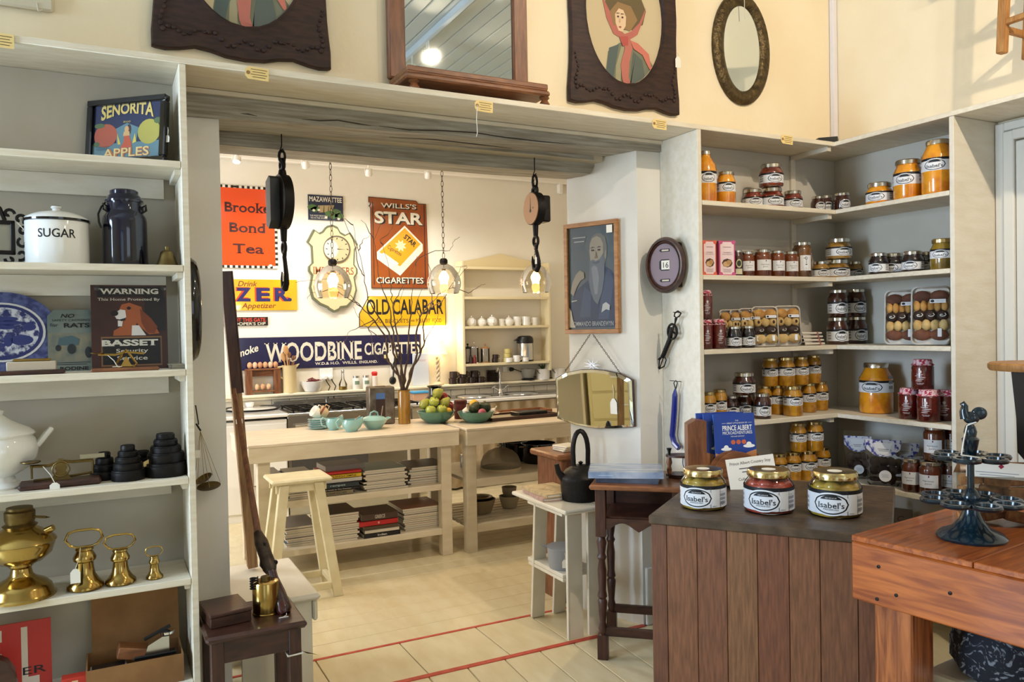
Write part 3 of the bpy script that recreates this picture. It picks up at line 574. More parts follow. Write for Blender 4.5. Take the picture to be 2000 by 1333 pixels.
# brass letter balance
p = XYZ(120, 2.69, Z4); t = thing('postal_balance', 'old brass letter balance on a glossy wooden base with white tag', 'scale', p, .02)
ob('base', B('dark_wood').box(-.108, .105, -.03, .045, 0, .02, .006), t)
ob('column', B('brass_dull').prism([(-.028, .02), (.028, .02), (.012, .045), (.016, .055), (.006, .082), (-.006, .082), (-.016, .055), (-.012, .045)], -.004, .004).tube([(.022*cos(a*.5), -.006, .052+.022*sin(a*.5)) for a in range(13)], .0025, 5, True), t)
ob('beam', B('brass_dull').tube([(-.078, 0, .066), (-.03, 0, .064), (0, 0, .075), (.03, 0, .07), (.085, 0, .07)], .005, 6), t); ob('beam', B('brass_dull').tube([(-.07, 0, .024), (0, 0, .026), (.085, 0, .034)], .004, 6), t)
for x, z in ((-.074, .068), (.083, .07)): ob('link', B('brass_dull').tube([(x, -.004, z), (x, -.004, .03)], .003, 6), t)
ob('pan', B('brass_dull').lathe([(.02, .075), (.026, .078), (.026, .081), (0, .081)], 18, (-.076, 0, 0)), t); ob('paper_plate', B((150, 140, 112)).box(.05, .115, -.012, -.008, .078, .09), t)
tag_card(t, (-.045, -.008, .064), (-.016, -.036, .018), .026, .028)
# stacked iron weights
def weight(p, r, h, label, grp):
    tag(ob('iron_weight', B('iron').lathe([(r*.96, 0), (r, h*.1), (r, h*.78), (r*.95, h*.86), (r*.95, h*.96), (r*.86, h), (r*.8, h*.9), (0, h*.9)], 22), None, p), label, 'weight', grp)
for nm, px, Y, base, sizes in (('left hindmost', 205, 2.75, 26, (26, 21, 16, 11)), ('front middle', 251, 2.70, 31, (31, 27, 23, 18, 13)), ('rear middle', 278, 2.82, 26, (26, 20, 14)), ('right', 325, 2.72, 41, (40, 34, 28, 22, 17))):
    p = XYZ(px, Y, Z4); z = Z4
    for k, q in enumerate(sizes):
        hp = {'right': (27, 21, 14, 13, 12), 'front middle': (21, 14, 13, 12, 12)}.get(nm, (17, 14, 13, 12))[k]
        h = size(hp, p); weight(V((p.x, p.y, z)), size(q, p), h, 'round black iron weight, %s of the %s stack' % (('lowest', 'second from bottom', 'third from bottom', 'fourth from bottom', 'topmost')[k if k < len(sizes)-1 else 4], nm), 'stacked iron weights'); z += h*.93
p = XYZ(258, 2.655, Z4); t = thing('loose_price_tag', 'buff paper tag tucked between the iron weights', 'tag', XYZ(290, 2.70, Z4+.035)); ob('card', B('card_tag').prism([(-.014, 0), (.014, -.006), (.02, .012), (.002, .022), (-.014, .014)], -.0008, .0008), t)
p = XYZ(363, 2.665, Z4)
# oil lamp
p = XYZ(43, 2.70, Z5); t = thing('oil_lamp', 'polished brass oil lamp base with pedestal foot at left', 'oil lamp', p)
ob('foot', B('brass').lathe([(.088, 0), (.09, .006), (.084, .012), (.078, .03), (.064, .044), (.04, .056), (.03, .066), (.026, .085), (.032, .092), (.032, .1)], 32), t)
ob('font', B('brass').lathe([(.032, .098), (.058, .105), (.080, .125), (.088, .15), (.09, .158), (.094, .162), (.09, .168), (.08, .178), (.055, .195), (.045, .2), (.04, .206)], 32), t)
ob('burner', B('brass_dull').lathe([(.04, .204), (.046, .21), (.036, .216), (.04, .228), (.04, .25), (.034, .255), (.034, .262), (0, .262)], 20), t)
ob('wick_knob', B('brass_dull').cyl((.035, -.01, .232), (.068, -.018, .228), .0035).lathe([(.0, 0), (.008, .002), (0, .005)], 10, (.07, -.018, .225)), t); ob('filler_cap', B('brass').cyl((.068, -.03, .19), (.086, -.038, .2), .011, .009), t)
# bell weights
for px, wp, hp, lab in ((167, 66, 119, 'largest of three polished brass bell weights, with a white tag'), (236, 56, 99, 'middle of three polished brass bell weights'), (302, 32, 64, 'smallest of three polished brass bell weights')):
    p = XYZ(px, 2.69, Z5); r = size(wp/2, p); h = size(hp, p)*.98; t = thing('bell_weight', lab, 'weight', p, group='brass bell weights')
    ob('body', B('brass').lathe([(r*.9, 0), (r, h*.03), (r*.98, h*.08), (r*.75, h*.15), (r*.55, h*.25), (r*.48, h*.37), (r*.46, h*.45), (r*.6, h*.48), (r*.63, h*.53), (r*.5, h*.6), (r*.42, h*.64), (r*.5, h*.66), (r*.46, h*.69), (0, h*.7)], 28), t)
    ob('handle', B('brass').tube([(x*r, 0, z*h) for x, z in ((-.42, .70), (-.74, .74), (-.98, .84), (-.82, .95), (-.4, .985), (.4, .985), (.82, .95), (.98, .84), (.74, .74), (.42, .70))], h*.022, 8, True), t)
    if wp > 60: tag_card(t, (-.01, -r*.5, h*.72), (-.024, -r*1.0, h*.42), .026, .042)
# bottom shelf: red board, box, cartons
p = XYZ(46, 2.76, Z6); t = thing('red_letter_board', 'red board with big white letters on the bottom shelf', 'sign', p, rot=(-.08, 0, .03))
ob('plate', B((178, 46, 36)).box(-.14, .075, -.004, .004, 0, .225), t); ob('print', B((206, 190, 170)).text('E', -.075, .125, .05, .17, -.0046, .03).text('L', .02, .115, .045, .19, -.0046, .04).use('ink').text('ER', .03, .08, .06, .022, -.0052), t)
p = XYZ(8, 2.68, Z6); tag(ob('rounded_wood_piece', B('dark_wood').prism([(-.06, 0), (.032, 0), (.034, .08), (.028, .12), (.012, .15), (-.01, .165), (-.06, .17)], -.02, .02), None, p), 'dark rounded wooden object at the lower left edge', 'object')
p = XYZ(146, 2.66, Z6); t = thing('red_carton', 'small red carton with a pale stripe on the bottom shelf', 'box', p); ob('carton', B((186, 50, 36)).box(-.033, .033, 0, .04, 0, .07, .001), t); ob('stripe', B((210, 180, 140)).box(-.006, .010, -.0008, 0, .012, .062), t)
p = XYZ(270, 2.70, Z6); t = thing('cardboard_box', 'open brown cardboard box with raised flap on the bottom shelf', 'box', p)
mat('cardboard', (146, 106, 64), .8, c2=(128, 90, 52), ns=10)
b = B('cardboard').box(-.14, .128, -.05, -.046, 0, .085).box(-.14, -.136, -.046, .1, 0, .085).box(.124, .128, -.046, .1, 0, .085).box(-.14, .128, .1, .104, 0, .085).box(-.136, .124, -.046, .1, 0, .004); ob('carton', b, t)
ob('flap', B('cardboard').at(Mx.Translation((0, .1, .084)) @ Mx.Rotation(-.15, 4, 'X')).box(-.125, .128, 0, .004, 0, .21), t)
p2 = p+V((0.02, .02, .0)); t = thing('wood_block', 'worn wooden block lying in the cardboard box', 'block', p2+V((-.03, .0, .078))); ob('block', B('mid_wood').at(Mx.Rotation(.25, 4, 'Y')).box(-.05, .06, -.03, .03, 0, .035, .003), t)
t = thing('stapler', 'heavy chrome desk stapler lying in the cardboard box', 'stapler', p2+V((.03, -.02, .075)))
ob('base', B('black').box(-.06, .06, -.015, .015, 0, .012, .003), t); ob('body', B('steel').prism([(-.03, .012), (.04, .012), (.04, .06), (.02, .06), (-.02, .04)], -.012, .012), t); ob('plunger', B('chrome').lathe([(.008, .06), (.02, .066), (.022, .074), (0, .078)], 18, (.035, 0, 0)), t); ob('arm', B('black').tube([(-.03, 0, .058), (.045, 0, .088)], .006, 6), t)
tag(ob('bottle_tops_tray', B('tray').box(-.05, .05, -.03, .03, 0, .012, .002).use('black').box(-.045, .045, -.025, .025, .012, .016), None, p+V((-.08, -.01, .06))), 'shallow pale tray of dark oddments in the cardboard box', 'tray')
# on the pier beside the unit
t = thing('oval_wall_plaque', 'black oval frame hung edge-on beside the shelf unit', 'frame', (.2465, 2.755, PY(386, 605, 2.75).z))
n = 36; L = [[(x, .115*s*cos(2*pi*i/n), .168*s*sin(2*pi*i/n)) for i in range(n)] for s, x in ((1, .0), (1.0, .012), (.93, .026), (.82, .032), (.7, .026), (.66, .02), (0.01, .02))]
ob('frame', B('black_gloss').loops(L), t)
q = PY(383, 793, 2.87); t = thing('hanging_pan_scale', 'tiny antique pan scale hanging from a nail on the pier', 'scale', q)
def L3(px, py, y=2.868): return PY(px, py, y)-q
ob('hanger', B('iron').tube([L3(382, 792, 2.862), L3(388, 830, 2.862)], .002, 6).tube([L3(383, 828, 2.86), L3(388, 836, 2.86), L3(392, 842, 2.86)], .003, 6), t)
for a, c, e, g in (((383, 948), (412, 924), (398, 936), -.5), ((386, 960), (430, 941), (408, 951), -.12)):
    r = (L3(*c)-L3(*a)).length/2; m = L3(*e, 2.848)
    ob('pan', B('brass_dull').at(Mx.Translation(m) @ Mx.Rotation(g, 4, 'Y') @ Mx.Rotation(.22, 4, 'X')).lathe([(0, -.004), (r*.7, -.003), (r, .002)], 20, cap=False), t)
    ob('strings', B('brass_dull').tube([L3(391, 842, 2.86), m+V((-r*.95, 0, 0))], .0009, 4).tube([L3(391, 842, 2.86), m+V((r*.95, 0, r*.3))], .0009, 4).tube([L3(391, 842, 2.86), m+V((0, -r*.5, 0))], .0009, 4), t)
ob('price_tag', B('paper').prism([(-.008, 0), (.008, 0), (.008, -.026), (-.008, -.026)], 0, .001), t, L3(386, 880, 2.852))
# ================================================================== jars and groceries on the corner shelves
CONT = dict(peach=((224, 150, 26), (190, 104, 10)), salsa=((126, 50, 26), (86, 28, 14)), jam=((64, 27, 14), (38, 15, 8)), honey=((112, 52, 14), (70, 26, 6)), onion=((120, 78, 32), (62, 36, 14)),
            mustard=((190, 136, 30), (152, 96, 16)), relish=((168, 128, 60), (120, 84, 30)), berry=((24, 8, 12), (12, 5, 8)), olive=((130, 104, 22), (84, 64, 10)), red=((92, 18, 10), (54, 8, 5)), amber=((92, 38, 10), (52, 18, 4)), quince=((196, 162, 62), (142, 112, 30)), guava=((190, 82, 62), (138, 46, 36)))
for k, (a, c) in CONT.items(): mat('fill_'+k, a, .25, coat=1, c2=c, ns=26 if k in ('salsa', 'mustard', 'relish') else 14, lo=.42, hi=.66, bump=.05, bs=30)
mat('fabric_pink', (226, 190, 196), .9, c2=(170, 40, 66), ns=95, lo=.50, hi=.56, det=2)
mat('label_white', (226, 226, 228), .5); mat('label_grey', (150, 152, 158), .6); mat('label_black', (16, 18, 22), .5)
def cellip(b, cx, cz, rx, rz, R, n=14, zlo=None):
    L = [[], []]
    for k in range(n+1):
        x = -rx+2*rx*k/n; h = rz*sqrt(max(0, 1-(x/rx)**2)); a = (cx+x)/R
        lo = -h if zlo is None else min(h, zlo)
        for j, z in enumerate((lo, h)): L[j].append((R*sin(a), -R*cos(a), cz+z))
    b.loops(L, False)
def band(b, R, da, z0, z1, n=16, c=0): b.lathe([(R, z0), (R, z1)], n, a0=-pi/2-da+c, a1=-pi/2+da+c, cap=False)
def isabel(r, h, z0=.13, z1=.48, oval_only=False, word=True, bb=.08):
    b = B('label_white'); R = r*1.006
    cz = (z0+z1)/2*h+.01*h; rx, rz = r*.66, (z1-z0)*h*.47
    if not oval_only:
        band(b, R, radians(112), z0*h, z1*h); b.use('label_black'); band(b, R*1.0005, radians(112), z1*h, (z1+bb)*h)
        b.use('label_grey')
        for s in (-1, 1):
            for q in range(3): band(b, R*1.003, radians(11), (z0+.07+q*.10)*h, (z0+.13+q*.10)*h, 3, s*radians(72))
    b.use('label_white'); cellip(b, 0, cz, rx*1.16, rz*1.22, R*1.004)
    b.use('label_black'); cellip(b, 0, cz, rx*1.02, rz*1.06, R*1.008); b.use('label_white'); cellip(b, 0, cz, rx*.93, rz*.93, R*1.012)
    b.use('label_black')
    cellip(b, 0, cz, rx*.72, rz*.98, R*1.016, zlo=rz*.50)
    if word: b.text("Isabel's", 0, cz-.02*h, rx*1.5, rz*.62, 0, .008, cylr=R*1.02, serif=.05); b.text('PRESERVES', 0, cz-rz*.55, rx*.85, rz*.16, 0, cylr=R*1.02)
    return b
def paper_label(r, h, kind):
    b = B('label_white'); R = r*1.006
    if kind == 'honey':
        band(b, R, radians(52), .24*h, .62*h, 10); b.use((90, 20, 40)); cellip(b, .08*r, .575*h, .06*r, .028*h, R*1.006)
        b.use('label_grey').lines(0, .53*h, r*1.0, .03*h, 1, 0, R*1.006)
        b.use('ink').text('Apricot', 0, .44*h, r*1.0, .055*h, 0, cylr=R*1.006); b.text('Jam', 0, .36*h, r*.6, .055*h, 0, cylr=R*1.006)
    elif kind == 'windmill':
        band(b, R, radians(34), .2*h, .62*h, 8); b.use('ink'); cellip(b, .02*r, .54*h, .13*r, .04*h, R*1.006); b.use('label_white'); cellip(b, .02*r, .54*h, .08*r, .025*h, R*1.01)
        b.use('ink'); cellip(b, -.2*r, .54*h, .08*r, .008*h, R*1.006); cellip(b, .02*r, .43*h, .02*r, .08*h, R*1.006); cellip(b, .02*r, .36*h, .12*r, .012*h, R*1.006)
        b.use('label_grey').lines(0, .265*h, r*.7, .08*h, 2, 0, R*1.006)
    elif kind == 'doodle':
        b.use((206, 198, 200)); cellip(b, 0, .60*h, .16*r, .05*h, R*1.006)
        for k in range(5): cellip(b, (-.12+.1*(k % 3))*r, (.30+.055*k)*h, (.42-.05*abs(k-2))*r, .012*h, R*1.004)
        b.lines(0, .21*h, r*.7, .07*h, 2, 0, R*1.006)
    elif kind == 'green':
        b.use((196, 196, 150)); cellip(b, 0, .5*h, .5*r, .16*h, R*1.004); b.use((40, 48, 24)); cellip(b, 0, .5*h, .36*r, .11*h, R*1.008); b.use((206, 202, 170)); band(b, R, radians(32), .1*h, .3*h, 6)
    return b
def jar(loc, w, h, kind, fill, label, rz=-.6, group=None, name='preserve_jar'):
    r = w/2; t = thing(name, label, 'jar', loc, rz, group)
    lk = .17*w/h; q = min(w/h, .72)
    pr = [(r*.84, 0), (r*.96, .015*h), (r, .05*h), (r, (1-lk-.34*q)*h), (r*.965, (1-lk-.25*q)*h), (r*.82, (1-lk-.10*q)*h), (r*.78, (1-lk)*h)]
    if kind in ('honey', 'windmill', 'doodle'): pr = [(r*.84, 0), (r*.96, .015*h), (r, .05*h), (r, (1-lk-.22*q)*h), (r*.95, (1-lk-.14*q)*h), (r*.84, (1-lk-.06*q)*h), (r*.82, (1-lk)*h)]
    if kind == 'big': pr[-3:] = [(r*.95, (1-lk*.9-.30*q)*h), (r*.72, (1-lk*.9-.07*q)*h), (r*.66, (1-lk*.9)*h)]
    if kind == 'bottle': pr = [(r*.84, 0), (r*.97, .012*h), (r, .04*h), (r, .62*h), (r*.93, .72*h), (r*.62, .84*h), (r*.45, .88*h), (r*.43, .93*h)]
    zt = pr[-1][1]/h; rl = pr[-1][0]
    ob('glass_body', B('fill_'+fill).lathe(pr, 22), t)
    if kind == 'doodle':
        n = 22; L = []
        for q, (rr, z) in enumerate(((.96, .80), (1.04, .82), (.86, .87), (.84, .97), (.78, 1.0), (.0, 1.005))):
            L.append([(r*rr*(1+(.05*sin(i*4.1+q) if q < 2 else 0))*cos(2*pi*i/n), r*rr*(1+(.05*sin(i*4.1+q) if q < 2 else 0))*sin(2*pi*i/n), (z+(.012*sin(i*3.3) if q < 2 else 0))*h) for i in range(n)])
        ob('fabric_cover', B('fabric_pink').loops(L), t)
    else:
        k = (h-zt*h)
        ob('lid', B('lid_gold' if fill in ('mustard', 'quince', 'guava', 'olive') else 'lid_silver').lathe([(rl*1.0, zt*h-.1*k), (rl*1.10, zt*h), (rl*1.10, zt*h+.78*k), (rl*1.02, h), (rl*.9, h*.997), (0, h*.997)], 22), t)
    if kind in ('honey', 'windmill', 'doodle', 'green'): lb = paper_label(r, h, kind)
    elif kind == 'tallisa': lb = isabel(r, h, .36, .60, bb=.06)
    elif kind == 'bottle': lb = isabel(r, h, .36, .54, bb=.05)
    elif kind == 'big': lb = isabel(r, h, .42, .61, bb=.045)
    elif kind == 'oval': lb = isabel(r*1.01, h, .2, .6, True)
    else: lb = isabel(r, h)
    ob('label', lb, t); return t
LOOK = dict(peach='jar of yellow peaches', salsa='jar of red-brown relish', jam='dark jam jar', honey='amber jam jar', onion='jar of brown pickled onions', mustard='golden preserve jar', relish='pale relish jar', berry='black berry jam jar', olive='green preserve jar', red='fabric-topped red jam jar', amber='amber jam jar', quince='jar', guava='jar')
PLACED = []
def row(sec, Z, items, where, group):
    cnt = 0
    for it in items:
        px, wp, hp, kind, fill, note = it[:6]; back = it[6] if len(it) > 6 else 0; zo = it[7] if len(it) > 7 else 0
        p = XYZ(px, 2.70, Z) if sec == 'L' else YXZ(px, 3.15, Z)
        w = size(wp, p); f = .012+w/2+back
        for tr_ in range(60):                                # settle back along the sight line until clear of its neighbours
            p = XYZ(px, 2.63+f, Z) if sec == 'L' else YXZ(px, 3.09+f, Z)
            w = size(wp, p); p.z = Z + zo
            if all(abs(a.z-p.z) > .02 or (a-p).length > (w+ww)/2 for a, ww in PLACED) or f+w/2 > (.236 if sec == 'L' else .28): break
            f += .004
        PLACED.append((p.copy(), w)); h = size(hp, p)
        jar(p, w, h, kind, fill, '%s, %s' % (note, where), -.42 if sec == 'L' else -1.2, group)
R1, R2, R3, R4, R5 = RZ[:5]
def hh(px, hp, Z, sec='L'): p = XYZ(px, 2.70, Z) if sec == 'L' else YXZ(px, 3.15, Z); return size(hp, p)
row('L', R1, [(1379, 42, 100, 'bottle', 'peach', 'tall bottle of peach slices at left end'), (1418, 37, 62, 'tallisa', 'peach', 'medium jar of peach slices beside the tall bottle'),
  (1470, 38, 36, 'isa', 'salsa', 'left jar of red relish, half hidden', .05), (1507, 46, 40, 'isa', 'salsa', 'front jar of red relish bearing another'), (1507, 46, 44, 'isa', 'salsa', 'jar of red relish stacked on top', 0, hh(1507, 40.5, R1)),
  (1548, 38, 37, 'isa', 'salsa', 'right jar of red relish', .03), (1598, 28, 34, 'oval', 'jam', 'small dark jam jar half hidden at back', .09), (1612, 31, 38, 'oval', 'jam', 'dark jam jar with oval label, left of a pair', .02), (1645, 32, 39, 'oval', 'jam', 'dark jam jar with oval label, right of a pair', .02)], 'top jar shelf', 'jars on the top jar shelf')
row('R', R1, [(1718, 50, 42, 'isa', 'peach', 'squat jar of orange preserve'), (1774, 53, 77, 'tallisa', 'peach', 'medium jar of whole apricots'), (1833, 60, 106, 'big', 'peach', 'largest jar of whole orange peaches at right end')], 'top jar shelf', 'jars on the top jar shelf')
row('L', R2, [(1440, 24, 52, 'green', 'jam', 'dark jar with green oval label beside biscuit box', .06), (1459, 30, 50, 'honey', 'honey', 'leftmost amber jam jar, half hidden', .05), (1489, 35, 54, 'honey', 'honey', 'front amber jam jar, second from left', .0), (1518, 30, 52, 'honey', 'honey', 'third amber jam jar from left', .03), (1544, 30, 51, 'honey', 'honey', 'fourth amber jam jar from left', .04),
  (1567, 37, 70, 'windmill', 'onion', 'tall jar of brown pickled olives with windmill label', .04), (1602, 34, 34, 'isa', 'relish', 'left pale relish jar at back', .06), (1634, 49, 38, 'isa', 'relish', 'front pale relish jar bearing another'), (1639, 48, 40, 'isa', 'relish', 'pale relish jar stacked on top', .01, hh(1634, 38.5, R2)), (1671, 31, 35, 'isa', 'relish', 'right pale relish jar in the corner', .07)], 'second jar shelf', 'jars on the second jar shelf')
row('R', R2, [(1716, 36, 42, 'isa', 'berry', 'leftmost black berry jam jar', .01), (1746, 42, 42, 'isa', 'berry', 'second black berry jam jar'), (1783, 40, 41, 'isa', 'berry', 'third black berry jam jar', .02), (1811, 38, 40, 'isa', 'berry', 'fourth black berry jam jar, half hidden', .05), (1842, 46, 60, 'tallisa', 'olive', 'tall green preserve jar at right end')], 'second jar shelf', 'jars on the second jar shelf')
row('L', R3, [(1379, 27, 58, 'doodle', 'red', 'lower left fabric-topped red jam jar', .03), (1404, 28, 58, 'doodle', 'red', 'lower right fabric-topped red jam jar'), (1379, 27, 57, 'doodle', 'red', 'upper fabric-topped red jam jar stacked on another', .03, hh(1379, 58, R3)), (1434, 29, 43, 'isa', 'berry', 'left black jam jar in front of biscuits'), (1461, 28, 43, 'isa', 'berry', 'right black jam jar in front of biscuits'),
  (1636, 40, 53, 'isa', 'jam', 'lower left brown jar of a square of four', -.005), (1674, 38, 53, 'isa', 'jam', 'lower right brown jar of a square of four', .005), (1637, 37, 53, 'isa', 'jam', 'upper left brown jar of a square of four', .0, hh(1636, 53.5, R3)), (1673, 36, 53, 'isa', 'jam', 'upper right brown jar of a square of four', .006, hh(1674, 53.5, R3))], 'third jar shelf', 'jars on the third jar shelf')
zz = hh(1530, 57, R4)
row('L', R4, [(1384, 30, 60, 'tallisa', 'mustard', 'leftmost golden preserve jar', .03), (1406, 28, 61, 'tallisa', 'mustard', 'second golden preserve jar from left', .06), (1428, 32, 46, 'isa', 'jam', 'brown jam jar at back left', .08), (1452, 42, 48, 'isa', 'jam', 'front brown jam jar under another', .0), (1489, 34, 49, 'isa', 'jam', 'right brown jam jar', .005), (1454, 43, 44, 'isa', 'jam', 'brown jam jar stacked on top', .005, hh(1452, 48.5, R4)),
  (1493, 29, 57, 'tallisa', 'mustard', 'lower golden jar at back left of the pyramid', .11), (1519, 31, 57, 'tallisa', 'mustard', 'lower golden jar second from left of the pyramid', .05), (1549, 37, 58, 'tallisa', 'mustard', 'lower golden jar at front centre of the pyramid', .0), (1579, 30, 57, 'tallisa', 'mustard', 'lower golden jar fourth from left of the pyramid', .07), (1603, 29, 56, 'tallisa', 'mustard', 'lower golden jar at right of the pyramid', .10),
  (1505, 30, 55, 'tallisa', 'mustard', 'upper golden jar, first from left of the pyramid', .09, zz), (1536, 34, 56, 'tallisa', 'mustard', 'upper golden jar, second from left of the pyramid', .02, zz), (1565, 30, 55, 'tallisa', 'mustard', 'upper golden jar, third from left of the pyramid', .06, zz), (1590, 28, 55, 'tallisa', 'mustard', 'upper golden jar, fourth from left of the pyramid', .09, zz)], 'fourth jar shelf', 'jars on the fourth jar shelf')
zz = hh(1800, 60, R4, 'R')
row('R', R4, [(1712, 62, 98, 'big', 'peach', 'big jar of whole orange peaches', .08), (1776, 39, 60, 'doodle', 'red', 'lower left fabric-topped red jam jar', .02), (1814, 42, 62, 'doodle', 'red', 'lower middle fabric-topped red jam jar', -.005), (1849, 38, 60, 'doodle', 'red', 'lower right fabric-topped red jam jar', .05), (1803, 40, 59, 'doodle', 'red', 'upper fabric-topped red jam jar', .02, zz)], 'fourth jar shelf', 'jars on the fourth jar shelf')
zz = hh(1570, 57, R5)
row('L', R5, [(1522, 31, 56, 'tallisa', 'mustard', 'lower golden jar, first from left', .05), (1549, 31, 57, 'tallisa', 'mustard', 'lower golden jar, second from left', .02), (1578, 36, 58, 'tallisa', 'mustard', 'lower golden jar, third from left', -.005), (1607, 30, 56, 'tallisa', 'mustard', 'lower golden jar, fourth from left', .06), (1560, 31, 56, 'tallisa', 'mustard', 'upper left golden jar', .03, zz), (1591, 35, 57, 'tallisa', 'mustard', 'upper right golden jar', .01, zz)], 'lowest jar shelf', 'jars on the lowest jar shelf')
zz = hh(1815, 66, R5, 'R')
row('R', R5, [(1781, 37, 64, 'honey', 'amber', 'lower left amber jar'), (1818, 42, 66, 'honey', 'amber', 'lower middle amber jar', -.005), (1857, 40, 64, 'honey', 'amber', 'lower right amber jar', .0), (1826, 40, 68, 'honey', 'amber', 'upper left amber jar', .02, zz), (1862, 38, 66, 'honey', 'amber', 'upper right amber jar', .03, zz), (1800, 34, 60, 'honey', 'amber', 'amber jar half hidden behind', .09)], 'lowest jar shelf', 'jars on the lowest jar shelf')
# biscuit boxes
for px, c, lab, pxw in ((1381, (214, 96, 70), 'orange-edged pale biscuit box at left end of second jar shelf', 30), (1415, (196, 84, 130), 'pink biscuit box with round window on second jar shelf', 36)):
    p = XYZ(px, 2.665, R2); w = size(pxw, p); h = size(67, p); t = thing('biscuit_box', lab, 'box', p, -.16, 'biscuit boxes')
    ob('carton', B(c).box(-w/2, w/2, -.022, .04, 0, h, .001), t)
    b = B((232, 206, 206)).flatp([(-w*.42, h*.03), (w*.42, h*.03), (w*.42, h*.97), (-w*.42, h*.97)], -.0226)
    for sx_ in (-1, 1):
        for z in (.04, .96): b.use(c).flatp(ell(sx_*w*.4, h*z, w*.13, h*.06, 12), -.023)
    b.use((120, 80, 90)).lines(0, h*.82, w*.5, h*.05, 1, -.0232); b.text('CRANBERRY', 0, h*.66, w*.5, h*.028, -.0232); b.text('& NUT BISCOTTI', 0, h*.61, w*.6, h*.026, -.0232)
    b.lines(0, h*.14, w*.55, h*.11, 4, -.0232)
    ob('front_print', b, t)
    ob('window', B((70, 48, 34)).flatp(ell(0, h*.36, w*.33, h*.13, 8), -.0231).use((200, 160, 110)).flatp(ell(-w*.05, h*.33, w*.22, h*.08, 14), -.0234).use((180, 134, 84)).flatp(ell(w*.1, h*.38, w*.16, h*.07, 14), -.0236), t)
# cookie trays leaning on the back
mat('cookie_gold', (206, 160, 92), .8, c2=(176, 122, 58), ns=30); mat('cookie_pale', (220, 190, 130), .8, c2=(196, 158, 96), ns=30); mat('cookie_choc', (58, 36, 28), .6, c2=(40, 24, 18), ns=30); mat('cookie_brown', (120, 74, 54), .8, c2=(92, 54, 38), ns=30)
def cookie_tray(p, w, h, rz, label, rows, lean=.16, group='wrapped cookie trays'):
    t = thing('cookie_tray', label, 'cookie tray', p, rot=(-lean, 0, rz), group=group)
    n = 28; L = []
    def rr(x0, z0, x1, z1, r): return [(x1-r+r*cos(a), z1-r+r*sin(a)) for a in [k*pi/12 for k in range(7)]]+[(x0+r+r*cos(a), z1-r+r*sin(a)) for a in [pi/2+k*pi/12 for k in range(7)]]+[(x0+r+r*cos(a), z0+r+r*sin(a)) for a in [pi+k*pi/12 for k in range(7)]]+[(x1-r+r*cos(a), z0+r+r*sin(a)) for a in [1.5*pi+k*pi/12 for k in range(7)]]
    o = rr(-w/2, 0, w/2, h, w*.16); i = rr(-w*.46, w*.04, w*.46, h-w*.04, w*.14)
    ob('tray_shell', B('tray').loops([[(x, -.012, z) for x, z in o], [(x, -.012, z) for x, z in i], [(x, .004, z) for x, z in i]]).flatp(i, .004).loops([[(x, -.012, z) for x, z in o], [(x*.94, .008, h/2+(z-h/2)*.96) for x, z in o]]), t)
    nr = len(rows)
    for q, (m, k) in enumerate(rows):
        zc = h*(.09+.82*(q+.5)/nr); rz_ = h*.82/nr*.56
        for j in range(k):
            x = (j-(k-1)/2)*w*.86/k; b = B(m).sph((x, -.010-.003*(j % 2), zc), (w*.48/k, .014, rz_*1.08), 10, 6)
            if m == 'cookie_pale' and k == 3: b.use('cookie_choc').sph((x, -.018, zc), (w*.2/k, .008, rz_*.45), 8, 5)
            if m == 'cookie_choc' and k < 4:
                b.use('white_gloss').tube([(x+w*.14*a/9*cos(a), -.0245, zc+rz_*.5*a/9*sin(a)) for a in [u*.8 for u in range(10)]], w*.012, 5)
            ob('cookie', b, t)
    ob('film', B('film').loops([[(x, -.012, z) for x, z in o], [(x*.8, -.026, h/2+(z-h/2)*.88) for x, z in o]]).flatp([(x*.8, h/2+(z-h/2)*.88) for x, z in o], -.026), t)
    ob('sticker', B('label_white').box(-w*.02, w*.38, -.0275, -.027, h*.70, h*.765).use('ink').flatp(ell(w*.05, h*.733, w*.05, h*.022, 10), -.0278).use('label_grey').lines(w*.24, h*.733, w*.24, h*.04, 2, -.0278), t)
    ob('price_sticker', B('label_white').box(w*.18, w*.28, -.0275, -.027, h*.13, h*.27), t)
    return t
S1 = [('cookie_pale', 2), ('cookie_choc', 2), ('cookie_pale', 3), ('cookie_gold', 2)]
S2 = [('cookie_brown', 2), ('cookie_pale', 4), ('cookie_choc', 3), ('cookie_gold', 5), ('cookie_brown', 2)]
for k, (px, wp, hp, Y, lab) in enumerate(((1428, 46, 74, 2.75, 'rearmost of the five leaning cookie trays'), (1448, 46, 74, 2.73, 'fourth from front of the five leaning cookie trays'), (1466, 46, 76, 2.71, 'middle of the five leaning cookie trays'), (1495, 54, 79, 2.68, 'second from right of the five leaning cookie trays'), (1539, 54, 79, 2.668, 'rightmost of the five leaning cookie trays'))):
    p = XYZ(px, Y, R3); p.z += .002; cookie_tray(p, size(wp, p), size(hp, p), -.35, lab+', third jar shelf', S1, .10)
for px, wp, hp, X, lab in ((1762, 64, 108, 3.16, 'left clear cookie tray standing at right of third jar shelf'), (1818, 70, 116, 3.165, 'right clear cookie tray standing at right of third jar shelf'), (1850, 66, 112, 3.25, 'hindmost cookie tray by the right upright of third jar shelf')):
    p = YXZ(px, X, R3); p.z += .002; cookie_tray(p, size(wp, p), size(hp, p), -1.05, lab, S2, .14)
